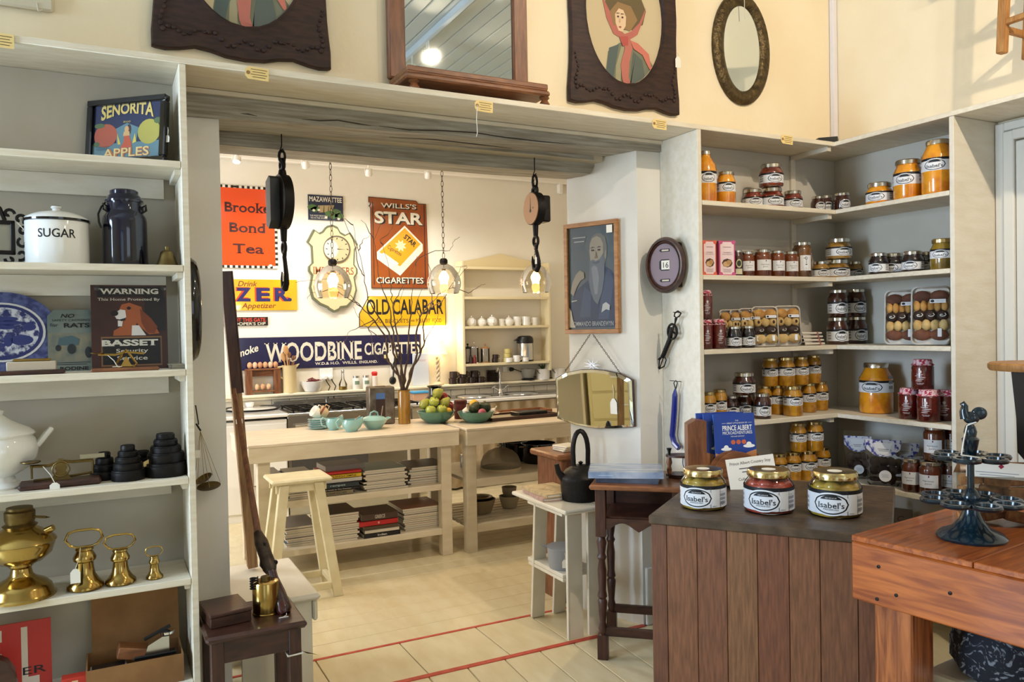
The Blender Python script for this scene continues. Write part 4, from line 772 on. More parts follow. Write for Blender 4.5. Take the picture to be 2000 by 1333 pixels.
# paper sachets
for k in range(4):
    p = XYZ(1590-k*2, 2.70+.004*k, R3+k*.0165); w = size(54, p)/2
    L = [[(-w*(1-e), y*(1-.3*e), z*(1-e)+.008) for y, z in ((-.03, -.006), (.03, -.006), (.034, 0), (.03, .007), (-.03, .007), (-.034, 0))] for e in (1, .72, .4, .0)]+[[(w*(1-e), y*(1-.3*e), z*(1-e)+.008) for y, z in ((-.03, -.006), (.03, -.006), (.034, 0), (.03, .007), (-.03, .007), (-.034, 0))] for e in (.4, .7, 1)]
    t = thing('paper_sachet', 'pale printed paper sachet, %s of the stack of four' % ['lowest', 'second lowest', 'second highest', 'topmost'][k], 'sachet', p, -.3, 'paper sachets'); ob('wrap', B('tray').loops(L), t); ob('printed_band', B((170, 110, 100)).box(.012, .019, -.032, .032, .0005, .0157), t)
# cellophane bags of biscotti
mat('biscotti', (64, 48, 40), .8, c2=(96, 76, 60), ns=18); mat('blue_print', (214, 214, 222), .5, c2=(56, 60, 140), ns=45, lo=.48, hi=.55)
for k, (px, X, wp, hp) in enumerate(((1676, 3.20, 52, 92), (1768, 3.24, 52, 92), (1726, 3.15, 66, 100))):
    p = YXZ(px, X, R5); w = size(wp, p); h = size(hp, p)
    t = thing('biscotti_bag', 'clear bag of dark biscotti with blue patterned header, %s of three' % ['left', 'right', 'front'][k], 'bag', p, -.95, 'biscotti bags')
    for q in range(9): ob('biscotti_piece', B('biscotti').at(Mx.Translation((w*.22*((q % 3)-1), .006*(q % 2), h*(.12+.17*(q//3)))) @ Mx.Rotation(q*.9, 4, 'Y') @ Mx.Rotation(.3*q, 4, 'X')).lathe([(0, -.01), (w*.15, -.008), (w*.16, .006), (0, .01)], 10), t)
    ob('film', B('bag_film').loops([[(-w/2*a, -d, z), (w/2*a, -d, z), (w/2*a, d, z), (-w/2*a, d, z)] for a, d, z in ((.7, .016, 0), (.86, .026, .04*h), (.88, .026, .45*h), (1, .012, .75*h), (1, .002, h))]), t)
    ob('header_print', B('blue_print').prism([(-w*.48, h*.9), (w*.48, h*.9), (w*.46, h*.72), (w*.25, h*.60), (0, h*.56), (-w*.25, h*.60), (-w*.46, h*.72)], -.02, -.0195).use('label_white').flatp([(-w*.25, h*.84), (w*.25, h*.84), (w*.16, h*.64), (0, h*.6), (-w*.16, h*.64)], -.0205).use('ink').lines(0, h*.7, w*.3, h*.06, 2, -.021), t)
    ob('round_sticker', B('label_white').prism(ell(w*.05, h*.2, w*.17, w*.17, 18), -.0275, -.027).use('label_grey').lines(w*.05, h*.2, w*.2, h*.07, 3, -.0279), t)
# bottle and card below the lowest shelf
p = YXZ(1728, 3.2, RZ[5]); t = thing('glass_bottle', 'clear bottle with blue label in the gloom below the lowest jar shelf', 'bottle', p)
ob('glass_body', B('glass').lathe([(.026, 0), (.03, .01), (.03, .17), (.012, .21), (.012, .25)], 16), t); ob('label', B((120, 150, 210)).lathe([(.0305, .05), (.0305, .1)], 16, cap=False), t); ob('cap', B('white_gloss').lathe([(.014, .245), (.014, .265), (0, .265)], 12), t)
p = YXZ(1760, 3.3, RZ[5]); tag(ob('small_card', B((120, 104, 84)).box(-.05, .05, 0, .004, 0, .2).use((90, 60, 44)).text('C', 0, .15, .03, .03, -.001), None, p, -1.2), 'small brown card leaning below the lowest jar shelf', 'card')
# ================================================================== kitchen: signs on the back wall
KY = 6.494
def plate(x0, x1, y0, y1, Y=KY):
    mx, my = (x0+x1)/2, (y0+y1)/2
    a, b, c, d = PY(x0, my, Y), PY(x1, my, Y), PY(mx, y1, Y), PY(mx, y0, Y)
    return V(((a.x+b.x)/2, Y, c.z)), b.x-a.x, d.z-c.z
def sign(name, label, px, base, edge=None, poly=None, th=.008):
    p, w, h = plate(*px); t = thing(name, label, 'sign', p)
    o = [(-w/2, 0), (w/2, 0), (w/2, h), (-w/2, h)] if poly is None else [(x*w-w/2, z*h) for x, z in poly]
    b = B(edge or base).prism(o, -th+.001, 0)
    b.use(base).flatp([(x*.985, h/2+(z-h/2)*.985) for x, z in o], -th); ob('plate', b, t)
    return t, w, h, -th-.0008
mat('en_orange', (226, 74, 20), .2, coat=.5); mat('en_yellow', (226, 176, 20), .2, coat=.5, c2=(214, 160, 24), ns=5); mat('en_navy', (24, 24, 72), .2, coat=.5, c2=(30, 26, 62), ns=4); mat('en_brown', (150, 78, 28), .25, coat=.4, c2=(138, 66, 22), ns=5); mat('en_white', (232, 226, 208), .3, c2=(214, 206, 184), ns=12); mat('rust', (70, 40, 26), .8, c2=(40, 24, 18), ns=30)
t, w, h, y = sign('tea_sign', 'orange enamel tea sign with dark lettering and chequered border', (425, 541, 364, 524), 'en_orange', 'ink')
b = B('en_white'); n = 22; m = 30
for k in range(n):
    if k % 2: continue
    for zz in (0, h-.02): b.flatp([(-w/2+k*w/n, zz), (-w/2+(k+1)*w/n, zz), (-w/2+(k+1)*w/n, zz+.02), (-w/2+k*w/n, zz+.02)], y)
for k in range(m):
    if k % 2: continue
    for xx in (-w/2, w/2-.02): b.flatp([(xx, k*h/m), (xx+.02, k*h/m), (xx+.02, (k+1)*h/m), (xx, (k+1)*h/m)], y-.0001)
b.use('ink').flatp([(-w/2, 0), (w/2, 0), (w/2, .02), (-w/2, .02)], y+.0004).flatp([(-w/2, h-.02), (w/2, h-.02), (w/2, h), (-w/2, h)], y+.0004).flatp([(w/2-.02, 0), (w/2, 0), (w/2, h), (w/2-.02, h)], y+.0004)
ob('chequered_border', b, t)
for W_, zc, ww in (('Brooke', .735, .76), ('Bond', .49, .62), ('Tea', .235, .52)): ob('lettering', B((60, 16, 10)).text(W_, 0, h*zc, w*ww, h*.12, y, .02, serif=.07), t)
ob('rust_chip', B('rust').flatp(ell(-w*.2, h*.985, .02, .008, 10), y-.0003).use('en_white').flatp(ell(w*.37, h*.035, .015, .01, 8), y-.0003), t)
t, w, h, y = sign('aperitif_sign', 'yellow enamel drink sign with navy letters partly hidden by the plank', (362, 580, 546, 607), 'en_yellow')
for L_, px0, px1 in (('T', 388, 412), ('I', 424, 440), ('Z', 457, 487), ('E', 497, 524), ('R.', 533, 566)):
    xa_, xb_ = PY(px0, 577, KY).x-PY(471, 577, KY).x, PY(px1, 577, KY).x-PY(471, 577, KY).x
    ob('letter', B((206, 66, 32)).text(L_, (xa_+xb_)/2-.012, h*.52, xb_-xa_, h*.46, y, .07).use((40, 38, 96)).text(L_, (xa_+xb_)/2, h*.51, xb_-xa_, h*.44, y-.0008, .04), t)
for W_, px0, px1, zc, zh in (('Drink', 461, 498, .86, .17), ('the', 430, 455, .15, .17), ('Appetizer', 467, 533, .13, .22)):
    xa_, xb_ = PY(px0, 577, KY).x-PY(471, 577, KY).x, PY(px1, 577, KY).x-PY(471, 577, KY).x
    ob('lettering', B((130, 62, 36)).text(W_, (xa_+xb_)/2, h*zc, xb_-xa_, h*zh, y, .012, warp=lambda a, c, x, z: (x+c*.012, z)), t)
t, w, h, y = sign('tea_tin_sign', 'small navy tin sign with green leaves and a tea crate', (601, 670, 382, 431), (34, 42, 66), (150, 150, 150))
ob('lettering', B('en_white').text('MAZAWATTEE', 0, h*.83, w*.92, h*.20, y, .02), t)
ob('lettering', B('en_white').text('TEA IN THE WORLD', -w*.2, h*.08, w*.48, h*.06, y), t)
ob('lettering', B('en_white').text('THE MOST DELICIOUS', -w*.2, h*.17, w*.5, h*.06, y), t)
b = B((170, 150, 110)).flatp([(-w*.2, h*.3), (w*.2, h*.35), (w*.24, h*.62), (-w*.22, h*.58)], y).use((74, 56, 40))
for k in range(4): b.flatp([(-w*.2+k*.035, h*.32), (-w*.2+k*.035+.01, h*.32), (-w*.18+k*.04, h*.58), (-w*.19+k*.04, h*.58)], y-.0004)
b.use((78, 110, 60))
for x, z, r in ((-.38, .5, 0), (-.3, .42, .6), (.1, .28, .4), (.3, .36, -.5), (.38, .2, .3), (.22, .18, .9)): b.flatp([(w*x+.04*cos(r+q)*(1 if abs(cos(q)) > .5 else .35), h*z+.025*sin(r+q)) for q in [u*pi/4 for u in range(8)]], y-.0006)
b.use('en_white')
for x, z in ((-.34, .38), (.0, .12), (.36, .08), (-.2, .4)): b.flatp(ell(w*x, h*z, .012, .01, 8), y-.0008)
ob('picture', b, t)
star = [(.02, .99), (.02, .93), (0, .92), (0, .84), (.07, .82), (.03, .83), (.06, .02), (.2, 0), (.98, 0), (.985, .6), (.97, .95), (.83, .955), (.80, .985), (.4, 1.0)]
t, w, h, y = sign('cigarette_sign', 'tall rust-brown enamel cigarette sign picturing a yellow packet', (721, 836, 388, 564), 'en_brown', 'rust', [(.0, 1), (.0, .94), (.025, .94), (.025, .915), (.0, .90), (.03, .88), (.02, .0), (.97, .0), (1, .02), (.975, .955), (.84, .955), (.80, .985)])
for W_, zc, ww, hh_, bo in (('STAR', .78, .82, .135, .03), ('CIGARETTES', .09, .80, .068, .015), ("WILLS'S", .915, .6, .055, .012)): ob('lettering', B('ink').text(W_, .012, h*(zc-.009), w*ww, h*hh_, y, bo+.02).use('en_white').text(W_, 0, h*zc, w*ww, h*hh_, y-.0008, bo), t)
A, D, C_, E = (w*.0+.05, h*.70), (w*.40, h*.50), (-.0, h*.22), (-w*.38, h*.40)
b = B('en_white').flatp([A, D, (D[0], D[1]-.06), (C_[0], C_[1]-.06), (E[0], E[1]-.06), E], y)
b.use((214, 150, 24)).flatp([(A[0], A[1]-.02), (D[0]-.02, D[1]), (C_[0], C_[1]+.02), (E[0]+.02, E[1])], y-.0006)
sc_ = (w*.02, h*.475); b.use((232, 214, 160)).flatp([(sc_[0]+(.055 if k % 2 else .03)*cos(k*pi/8), sc_[1]+(.055 if k % 2 else .03)*sin(k*pi/8)) for k in range(16)], y-.001)
def along(P, Q, off):
    u = (V(Q)-V(P)).normalized(); nn = V((-u.y, u.x))
    return lambda a, c, x, z: tuple(V(P)+u*((V(Q)-V(P)).length*(.2+.6*a))+nn*(off+c*.045))
b.use('ink').text('STAR', 0, 0, 1, 1, y-.0012, .03, warp=along((A[0], A[1]-.02), D, -.075)).text('Cigarettes', 0, 0, 1, 1, y-.0012, 0, warp=along((E[0]+.03, E[1]+.02), (C_[0]+.03, C_[1]+.05), .03))
b.use('en_white').flatp([(E[0]+.06, E[1]-.005), (C_[0]-.01, C_[1]+.045), (C_[0]-.03, C_[1]+.025), (E[0]+.035, E[1]-.02)], y-.0012)
ob('packet_picture', b, t)
for xx in (-w*.44, w*.43): ob('border_line', B('ink').flatp([(xx, .03), (xx+w*.012, .03), (xx+w*.012, h*.94), (xx, h*.94)], y), t)
t, w, h, y = sign('dog_biscuit_sign', 'yellow enamel dog biscuit sign behind the twigs', (701, 870, 579, 637), 'en_yellow', 'rust', [(0, .42), (0, 0), (1, 0), (1, 1), (.11, 1)])
for W_, xc, ww in (('OLD', -.29, .26), ('CALABAR', .17, .60)): ob('lettering', B('ink').text(W_, w*xc, h*.64, w*ww, h*.52, y, .02), t)
for W_, xc, ww, hh_ in (('DOG', -.305, .10, .13), ('BISCUITS', -.08, .27, .13), ('AND', .10, .05, .07), ('POULTRY', .225, .17, .13), ('FOOD', .39, .11, .13)): ob('lettering', B((70, 42, 20)).text(W_, w*xc, h*.17, w*ww, h*hh_, y, 0, serif=.06), t)
t, w, h, y = sign('gate_sign', 'little black sign reading SHUT THIS GATE in red', (412, 523, 620, 637), (24, 18, 20))
ob('lettering', B((206, 70, 56)).text('PLEASE SHUT THIS GATE.', 0, h*.68, w*.94, h*.44, y, .02), t)
ob('lettering', B('en_white').text("USE COOPER'S DIP", .02, h*.24, w*.82, h*.34, y, .01), t)
t, w, h, y = sign('navy_cigarette_sign', 'long navy enamel cigarette sign with white lettering above the ledge', (449, 822, 657, 718), 'en_navy', 'rust')
for W_, xc, zc, ww, hh_, bo in (('WOODBINE', -.085, .52, .50, .62, .02), ('CIGARETTES', .335, .55, .31, .40, .02), ('W.D.& H.O.', -.02, .13, .13, .09, .02), ('WILLS.', .098, .13, .08, .09, .02), ('ENGLAND.', .20, .13, .10, .09, .02)): ob('lettering', B('en_white').text(W_, w*xc, h*zc, w*ww, h*hh_, y, bo, serif=.05), t)
ob('lettering', B('en_white').text('Smoke', -w*.425, h*.47, w*.12, h*.24, y, .02, warp=lambda a, c, x, z: (x, z+a*.06)), t)
# clock board
p, w, h = plate(599, 698, 440, 611)
sh = [(-.5, .80), (-.37, .94), (-.27, .90), (-.19, .925), (-.14, .965), (-.1, .985), (0, 1.0), (.1, .975), (.15, .92), (.25, .89), (.35, .92), (.5, .78), (.44, .74), (.42, .55), (.48, .50), (.48, .45), (.42, .40), (.46, .25), (.40, .14), (.26, .06), (.12, .05), (.09, .025), (0, 0), (-.09, .03), (-.12, .05), (-.28, .09), (-.42, .16), (-.47, .28), (-.42, .42), (-.48, .47), (-.48, .52), (-.41, .56), (-.42, .76)]
t = thing('clock_board', 'cream shield-shaped wall clock board lettered IMPORTERS', 'clock', p)
ob('board', B((96, 98, 72)).prism([(x*w, z*h) for x, z in sh], -.035, 0).use((216, 192, 148)).flatp([(x*w*.93, h/2+(z-.5)*h*.95) for x, z in sh], -.0358), t)
b = B((90, 80, 62)).prism(ell(.03, h*.72, w*.265, w*.265, 32), -.05, -.0355).use((178, 164, 124)).flatp(ell(.03, h*.72, w*.235, w*.235, 32), -.0505).use((206, 200, 180)).flatp(ell(-.02, h*.72, w*.14, w*.18, 20), -.0508); f = ob('clock_face', b, t)
b = B('ink')
for k in range(12): a = k*pi/6; b.flatp([(.03+w*.205*cos(a)+.006*cos(a+q)*(1.8 if i % 2 else 1), h*.72+w*.205*sin(a)+.006*sin(a+q)*(1.8 if i % 2 else 1)) for i, q in enumerate((.5, 2.6, 3.6, 5.8))], -.0512)
b.flatp([(.03, h*.715), (.03+w*.16, h*.72), (.03, h*.725)], -.0516).flatp([(.025, h*.72), (.03+w*.1, h*.76), (.033, h*.73)], -.0516); ob('hands_and_numerals', b, f)
ob('lettering', B((150, 84, 50)).text('IMPORTERS', 0, h*.475, w*.80, h*.085, -.0365, .01, serif=.06).use('ink').text('T', -w*.31, h*.365, w*.08, h*.055, -.0365).text('EL', w*.27, h*.34, w*.14, h*.05, -.0365).use((178, 60, 50)).prism([(-w*.1, h*.24), (w*.1, h*.24), (w*.07, h*.18), (-w*.07, h*.18)], -.037, -.036), t)
# ================================================================== ledge, tiles, counters
lz = .862
lg_ = struct('trim_4', B((232, 222, 194)).box(-1.5, 4.6, 6.385, 6.4995, lz-.022, lz, .006).box(-1.5, 4.6, 6.42, 6.4995, lz-.045, lz-.0225, .006).box(-1.5, 4.6, 6.475, 6.4995, .76, lz-.045), 'cream moulded ledge over a row of tiles')
tm = B((232, 224, 204)).box(.002, .138, 6.462, 6.4755, .758, .814, .002).mesh('tile')
for i in range(30): ob('tile', tm, lg_, (.2+i*.14, 0, 0))
cx = lambda px, Z, Y: XYZ(px, Y, Z).x
x1 = cx(562, .76, 5.85); x2 = cx(760, .76, 5.85)
t = thing('white_appliance', 'white enamelled kitchen appliance left of the stove', 'appliance', (0, 0, 0))
ob('top', B('white_gloss').box(x1-.75, x1, 5.83, 6.42, .735, .76, .006), t); ob('body', B('white_gloss').box(x1-.74, x1-.005, 5.87, 6.42, 0, .715), t); ob('door', B('white_gloss').box(x1-.735, x1-.01, 5.855, 5.87, .06, .69, .004), t)
t = thing('round_tray', 'round black rimmed tray with white saucer on the white appliance', 'tray', PZ(492, 800, .762))
ob('rim', B('black').lathe([(0, .001), (.20, .001), (.215, .012), (.205, .012), (.19, .006), (0, .006)], 32), t); ob('liner', B('white_gloss').lathe([(.18, .0065), (.17, .009), (0, .009)], 32), t)
for px, py, r, h_, lab in ((488, 795, .036, .035, 'small white bowl on the round tray'), (466, 798, .045, .012, 'white saucer on the round tray')): tag(ob('dish', B('white_gloss').lathe([(r*.7, 0), (r*.9, h_*.5), (r, h_), (r*.93, h_), (r*.6, .004), (0, .004)], 20), None, PZ(px, py, .772)), lab, 'dish')
t = thing('stove', 'wide stainless gas stove with black pan supports', 'stove', (0, 0, 0))
ob('body', B('steel').box(x1+.005, x2+.2, 5.88, 6.42, 0, .735, .003), t); ob('hob', B('steel').box(x1+.004, x2+.2, 5.86, 6.42, .736, .752, .004), t); ob('splashback', B('steel').box(x1+.004, x2-.35, 6.42, 6.445, .74, .80, .003), t); ob('splashback', B('steel').box(x2-.345, x2+.2, 6.42, 6.445, .74, .80, .003), t)
for k in range(4):
    x = x1+.15+k*.26; b = B('iron')
    for a in range(4): b.box(x-.11, x+.11, 5.93+a*.13, 5.94+a*.13, .765, .775)
    for a in range(3): b.box(x-.1+a*.1-.005, x-.1+a*.1+.005, 5.92, 6.34, .765, .775)
    for a in (-.1, .09):
        for c in (5.92, 6.33): b.box(x+a, x+a+.012, c, c+.012, .752, .766)
    g = ob('pan_support', b, t)
    for a in (6.02, 6.22): ob('burner', B('iron').lathe([(.045, .752), (.045, .762), (.03, .768), (0, .768)], 16, (x, a, 0)), g)
ob('oven_door', B((70, 68, 66)).box(x1+.03, x1+.6, 5.868, 5.88, .1, .62, .004), t); ob('oven_handle', B('chrome').cyl((x1+.05, 5.84, .66), (x1+.58, 5.84, .66), .01), t); ob('oven_handle', B('chrome').cyl((x1+.65, 5.84, .66), (x2+.15, 5.84, .66), .01), t)
tag(ob('tea_towel', B((170, 60, 74)).loops([[(x1+.32+q*.05, 5.826+.008*sin(q*2+z*9), z) for q in range(5)] for z in (.672, .62, .55, .48)], False).box(x1+.32, x1+.52, 5.828, 5.832, .5, .672)), 'pink red tea towel hanging on the stove rail', 'towel')
xs0, xs1 = cx(800, .76, 6.08), 4.55
t = thing('sink_counter', 'pale counter with steel double sink and curtain below', 'counter', (0, 0, 0))
ob('worktop', B('white_gloss').box(xs0, xs1, 6.05, 6.42, .725, .752, .005), t)
sx0, sx1 = cx(930, .76, 6.1), cx(1085, .76, 6.2)
b = B('steel').box(cx(840, .76, 6.2), sx1+.4, 6.09, 6.41, .7525, .762, .004); ob('sink_rim', b, t)
for a in (sx0+.05, sx0+.5): ob('basin', B((150, 150, 148)).lathe([(.15, .7625), (.135, .7628), (0, .763)], 24, (a, 6.25, 0)).use('steel').lathe([(.165, .762), (.16, .768), (.15, .764)], 24, (a, 6.25, 0), cap=False), t)
ob('cabinet', B((208, 200, 180)).box(xs0, xs0+.28, 6.08, 6.42, 0, .724), t)
q = PZ(975, 768, .765); q.y = 6.36; q.x = cx(977, .765, 6.36)
tp = thing('sink_tap', 'chrome swan-neck mixer tap over the sink', 'tap', (q.x, q.y, .764))
ob('spout', B('chrome').tube([(0, 0, 0), (0, 0, .13), (-.005, -.01, .19), (-.025, -.035, .225), (-.055, -.07, .225), (-.075, -.09, .2)], .0095, 10), tp); ob('base', B('chrome').lathe([(.025, 0), (.02, .012), (.014, .04)], 14), tp)
for s in (-1, 1): ob('tap_handle', B('chrome').cyl((s*.01, 0, .02), (s*.065, 0, .055), .008).cyl((s*.065-.02, -.012, .05), (s*.065+.02, .012, .068), .006).cyl((s*.065+.0, -.02, .066), (s*.065, .02, .05), .006), tp)
mat('linen', (178, 160, 132), .9, c2=(160, 142, 112), ns=12)
n = 90; xa, xb = xs0+.3, 4.4
tag(ob('sink_curtain', B('linen').loops([[(xa+(xb-xa)*i/n, 6.075+.014*sin(i*1.1)*k+.006*sin(i*.37)*k, z) for i in range(n+1)] for z, k in ((.715, .6), (.69, 1), (.35, 1.3), (.02, 1.5))], False)), 'gathered beige linen curtain under the sink', 'curtain')
tag(ob('dark_cupboard', B((52, 44, 38)).box(x2+.21, xs0-.01, 6.0, 6.42, 0, .72, .004)), 'dark cupboard between stove and sink', 'cupboard')
# ---- things standing on the ledge
LY = 6.44
def led(px): return XYZ(px, LY, lz)
p = led(514); t = thing('egg_rack', 'dark red wooden egg rack with two tiers', 'egg rack', p)
w = size(66, p)
for x in (-w/2, w/2-.05): ob('side', B('mid_wood_v').box(x, x+.05, -.03, .03, 0, .19, .002), t)
for z in (.155, .03): ob('shelf', B('mid_wood').box(-w/2+.051, w/2-.051, -.03, .03, z-.012, z, .002) if z < .1 else B('mid_wood').box(-w/2, w/2, -.032, .032, z+.0355, z+.0475, .002), t)
ob('back', B('mid_wood').box(-w/2+.05, w/2-.05, .02, .03, .14, .19), t)
for k in range(6): tag(ob('egg', B(((206, 158, 116), (222, 184, 150), (196, 140, 100))[k % 3]).sph((0, 0, .026), (.020, .020, .026), 12, 8), None, p+V((-w/2+.035+k*(w-.07)/5, -.008, .2035))), 'brown egg on the upper tier of the egg rack, %s of six' % nth(k), 'egg', 'eggs in the rack')
for k in range(3): tag(ob('egg', B(((216, 176, 136), (200, 150, 110), (214, 170, 130))[k]).sph((0, 0, .026), (.020, .020, .026), 12, 8), None, p+V((-w/2+.085+k*.045, -.008, .031))), 'brown egg on the lower tier of the egg rack, %s of three' % nth(k), 'egg', 'eggs in the rack')
p = led(566); t = thing('utensil_jug', 'tall cream enamel jug holding wooden spoons', 'jug', p)
r = size(13.5, p); h = size(54, p); ob('body', B((222, 200, 150)).lathe([(r, 0), (r, h*.98), (r*1.06, h), (r*.96, h), (r*.94, .02), (0, .02)], 22), t); ob('handle', B((222, 200, 150)).tube([(-r*.96, 0, h*.95), (-r*1.9, 0, h*.93), (-r*2.1, 0, h*.75), (-r*1.5, 0, h*.6), (-r*.97, 0, h*.52)], .008, 8), t); ob('spout', B((222, 200, 150)).prism([(r*.85, h*1.0), (r*1.45, h*1.04), (r*.95, h*.88)], -.012, .012), t)
for k, (x, y_, hh_, lean, wd) in enumerate(((-.012, -.01, .125, -.1, .022), (.005, .01, .085, .0, .014), (-.028, .01, .07, -.2, .02), (.022, .0, .06, .15, .012), (.03, -.01, .065, .22, .01))):
    tag(ob('wooden_spoon', B(((186, 140, 90), (140, 94, 60), (196, 150, 100), (110, 70, 44), (120, 80, 50))[k]).at(Mx.Rotation(lean, 4, 'Y')).cyl((0, 0, -h*.8), (0, 0, hh_-.03), .006, n=8).sph((0, 0, hh_), (wd, .006, wd*1.8), 12, 8), None, p+V((x, y_, h*.98))), 'wooden spoon in the cream jug, %s' % ('tallest', 'with slim paddle', 'short pale one at left', 'dark short one', 'rightmost')[k], 'spoon', 'spoons in the jug')
def bowl(name, label, p, r, h, m, foot=.55, th=.93): return tag(ob(name, B(m).lathe([(r*foot, 0), (r*(foot+.1), .004), (r*.86, h*.5), (r, h), (r*th, h), (r*.8, h*.5), (r*foot*.9, h*.15), (0, h*.12)], 28), None, p), label, 'bowl')
p = led(610); r = size(22.5, p); bowl('white_bowl', 'white ceramic bowl heaped with dried red chillies', p, r, .085, 'white_gloss')
for k in range(14): a = k*2.4; tag(ob('dried_chilli', B((110, 38, 34)).tube([(-.03, 0, 0), (0, .004, .006), (.03, -.002, .0)], [.003, .007, .002], 6), None, p+V((r*.55*cos(a)*(k % 3)/2, r*.5*sin(a)*(k % 3)/2, .082+.006*(k % 4))), k*1.3), 'dried dark red chilli lying in the white bowl', 'chilli', 'chillies in the white bowl')
def socket(px, py, w, h_, label):
    t = thing('power_socket', label, 'socket', PY(px, py, KY)); ob('plate', B('white_gloss').box(-w/2, w/2, -.01, 0, -h_/2, h_/2, .003), t); return t
t = socket(637, 731, .11, .095, 'double white wall socket with two plugs above the stove')
for x in (-.018, .03):
    g = ob('plug', B('white_gloss').lathe([(.024, 0), (.024, .02), (.012, .035)], 14).at(None), t, (x, -.01, -.028), rot=(pi/2, 0, 0))
    ob('cord', B('black').tube([(x, -.04, -.03), (x+.01, -.045, -.06), (x+.035, -.05, -.1), (x+.02, -.05, -.14), (x+.015, -.06, -.2)], .004, 6), t)
t = socket(462, 741, .075, .12, 'single white wall socket at left behind the plank'); ob('pin_hole', B('ink').lathe([(.006, 0), (.006, .002), (0, .002)], 8), t, (0, -.01, .01), rot=(pi/2, 0, 0))
p = led(670); t = thing('oil_bottle', 'clear glass oil flask with a little yellow oil', 'bottle', p)
r = size(8, p); ob('glass_body', B('glass').lathe([(r*.9, 0), (r, .005), (r, .05), (r*.4, .09), (r*.3, .14), (r*.42, .145)], 18), t); ob('oil', B((200, 160, 40)).lathe([(r*.85, .004), (r*.92, .008), (r*.92, .028), (0, .028)], 18), t); ob('stopper', B('steel').lathe([(r*.3, .145), (r*.45, .155), (r*.2, .17), (0, .172)], 10), t)
for px, nm in ((696, 'left'), (715, 'right')):
    p = led(px); r = size(7.5, p); t = thing('spice_jar', 'small glass storage jar of white powder, %s of two' % nm, 'jar', p, group='spice jars'); ob('glass_body', B((226, 222, 212)).lathe([(r*.95, 0), (r, .004), (r, .085), (r*.8, .095)], 18), t); ob('lid', B('lid_silver').lathe([(r*.85, .094), (r*.85, .112), (0, .112)], 16), t); ob('label', B((120, 140, 120)).lathe([(r*1.01, .04), (r*1.01, .07)], 8, a0=-2.2, a1=-.9, cap=False), t)
p = led(732); t = thing('squeeze_bottle', 'squeeze bottle with bright red cap on the ledge', 'bottle', p); ob('bottle', B((226, 214, 200)).lathe([(.025, 0), (.025, .1), (.016, .11)], 16), t); ob('cap', B((206, 40, 30)).lathe([(.022, .105), (.026, .13), (.02, .14), (0, .142)], 14), t)
q = PY(765, 700, 6.46)
tag(ob('utensil_rail', B((232, 214, 150)).box(-.06, .06, .005, .03, .0, .03), None, q), 'small cream wooden rail on the wall behind the twigs', 'rail')
tag(ob('white_spatula', B('white_gloss').prism([(-.035, .04), (.0, .07), (.03, .06), (.03, -.0), (.005, -.05), (.0, -.14), (-.012, -.14), (-.01, -.05)], -.004, .004), None, q), 'white spatula hanging behind the twigs', 'spatula')
tag(ob('black_ladle', B('black').sph((.0, -.015, -.19), (.032, .015, .035), 12, 8).cyl((.01, 0, -.17), (.025, 0, .02), .006), None, q), 'black ladle hanging behind the twigs', 'ladle')
p, w, h = plate(806, 838, 690, 753, 6.46); tag(ob('cutting_board', B((206, 214, 226)).box(-w/2, w/2, -.006, .006, 0, h, .004).use((190, 120, 120)).lines(.01, h*.78, w*.5, h*.06, 2, -.0065), None, (p.x, 6.46, lz)), 'pale blue-white cutting board standing on the ledge', 'cutting board')
p = led(856); t = thing('table_lamp', 'lit table lamp with cream shade and barley-twist stem', 'lamp', p)
mat('shade_glow', (255, 226, 160), .8, emit=1.6)
h = size(60, p); b = B((206, 190, 160))
for s in range(2): b.tube([(.010*cos(a*.55+s*pi), .010*sin(a*.55+s*pi), .03+(h-.05)*a/30) for a in range(31)], .010, 8)
ob('stem', b, t); ob('base', B((206, 190, 160)).lathe([(.05, 0), (.05, .01), (.02, .03)], 20), t)
r = size(18.5, p); ob('shade', B('shade_glow').lathe([(r, h+.0), (r*.62, h+size(27, p)), (r*.60, h+size(27, p)), (r*.97, h+.0)], 28, cap=False), t)
l = bpy.data.lights.new('table_lamp_bulb', 'POINT'); l.energy = 4; l.color = (1, .78, .45); l.shadow_soft_size = .03; o = bpy.data.objects.new('table_lamp_bulb', l); COL.objects.link(o); o.location = p+V((0, -.0, h+.17))
def mug(px, zo, r, h, m, label, Y=LY, grp=None, flip=1, Zb=None):
    q = XYZ(px, Y, (Zb or lz)); q.z = (Zb or lz)+zo; t = thing('mug', label, 'mug', q, group=grp)
    ob('cup', B(m).lathe([(r*.9, 0), (r, h*.06), (r, h), (r*.9, h), (r*.88, h*.1), (0, h*.1)], 18), t); ob('handle', B(m).tube([(flip*r*.97, 0, h*.8), (flip*r*1.45, 0, h*.75), (flip*r*1.45, 0, h*.3), (flip*r*.97, 0, h*.2)], h*.07, 6), t); return t
mat('stoneware', (56, 38, 30), .35, c2=(40, 28, 24), ns=14)
for k, px in enumerate((884, 902, 922, 939)): mug(px, 0, .034, .052, 'stoneware', 'dark brown stoneware mug, lower row, %s' % nth(k), grp='brown mugs')
for k, px in enumerate((886, 906, 927)): mug(px, .053, .036, .056, 'stoneware', 'dark brown stoneware mug, upper row, %s' % nth(k), grp='brown mugs')
p = led(963)
for k in range(8): tag(ob('brown_plate', B('stoneware').lathe([(.04, 0), (.058, .006), (.062, .012), (.056, .011), (.03, .005), (0, .005)], 22), None, p+V((0, 0, k*.0135))), 'dark brown plate, %s in the stack beside the tap' % ['lowest', 'second lowest', 'third lowest', 'fourth lowest', 'fifth lowest', 'third highest', 'second highest', 'topmost'][k], 'plate', 'brown plates')
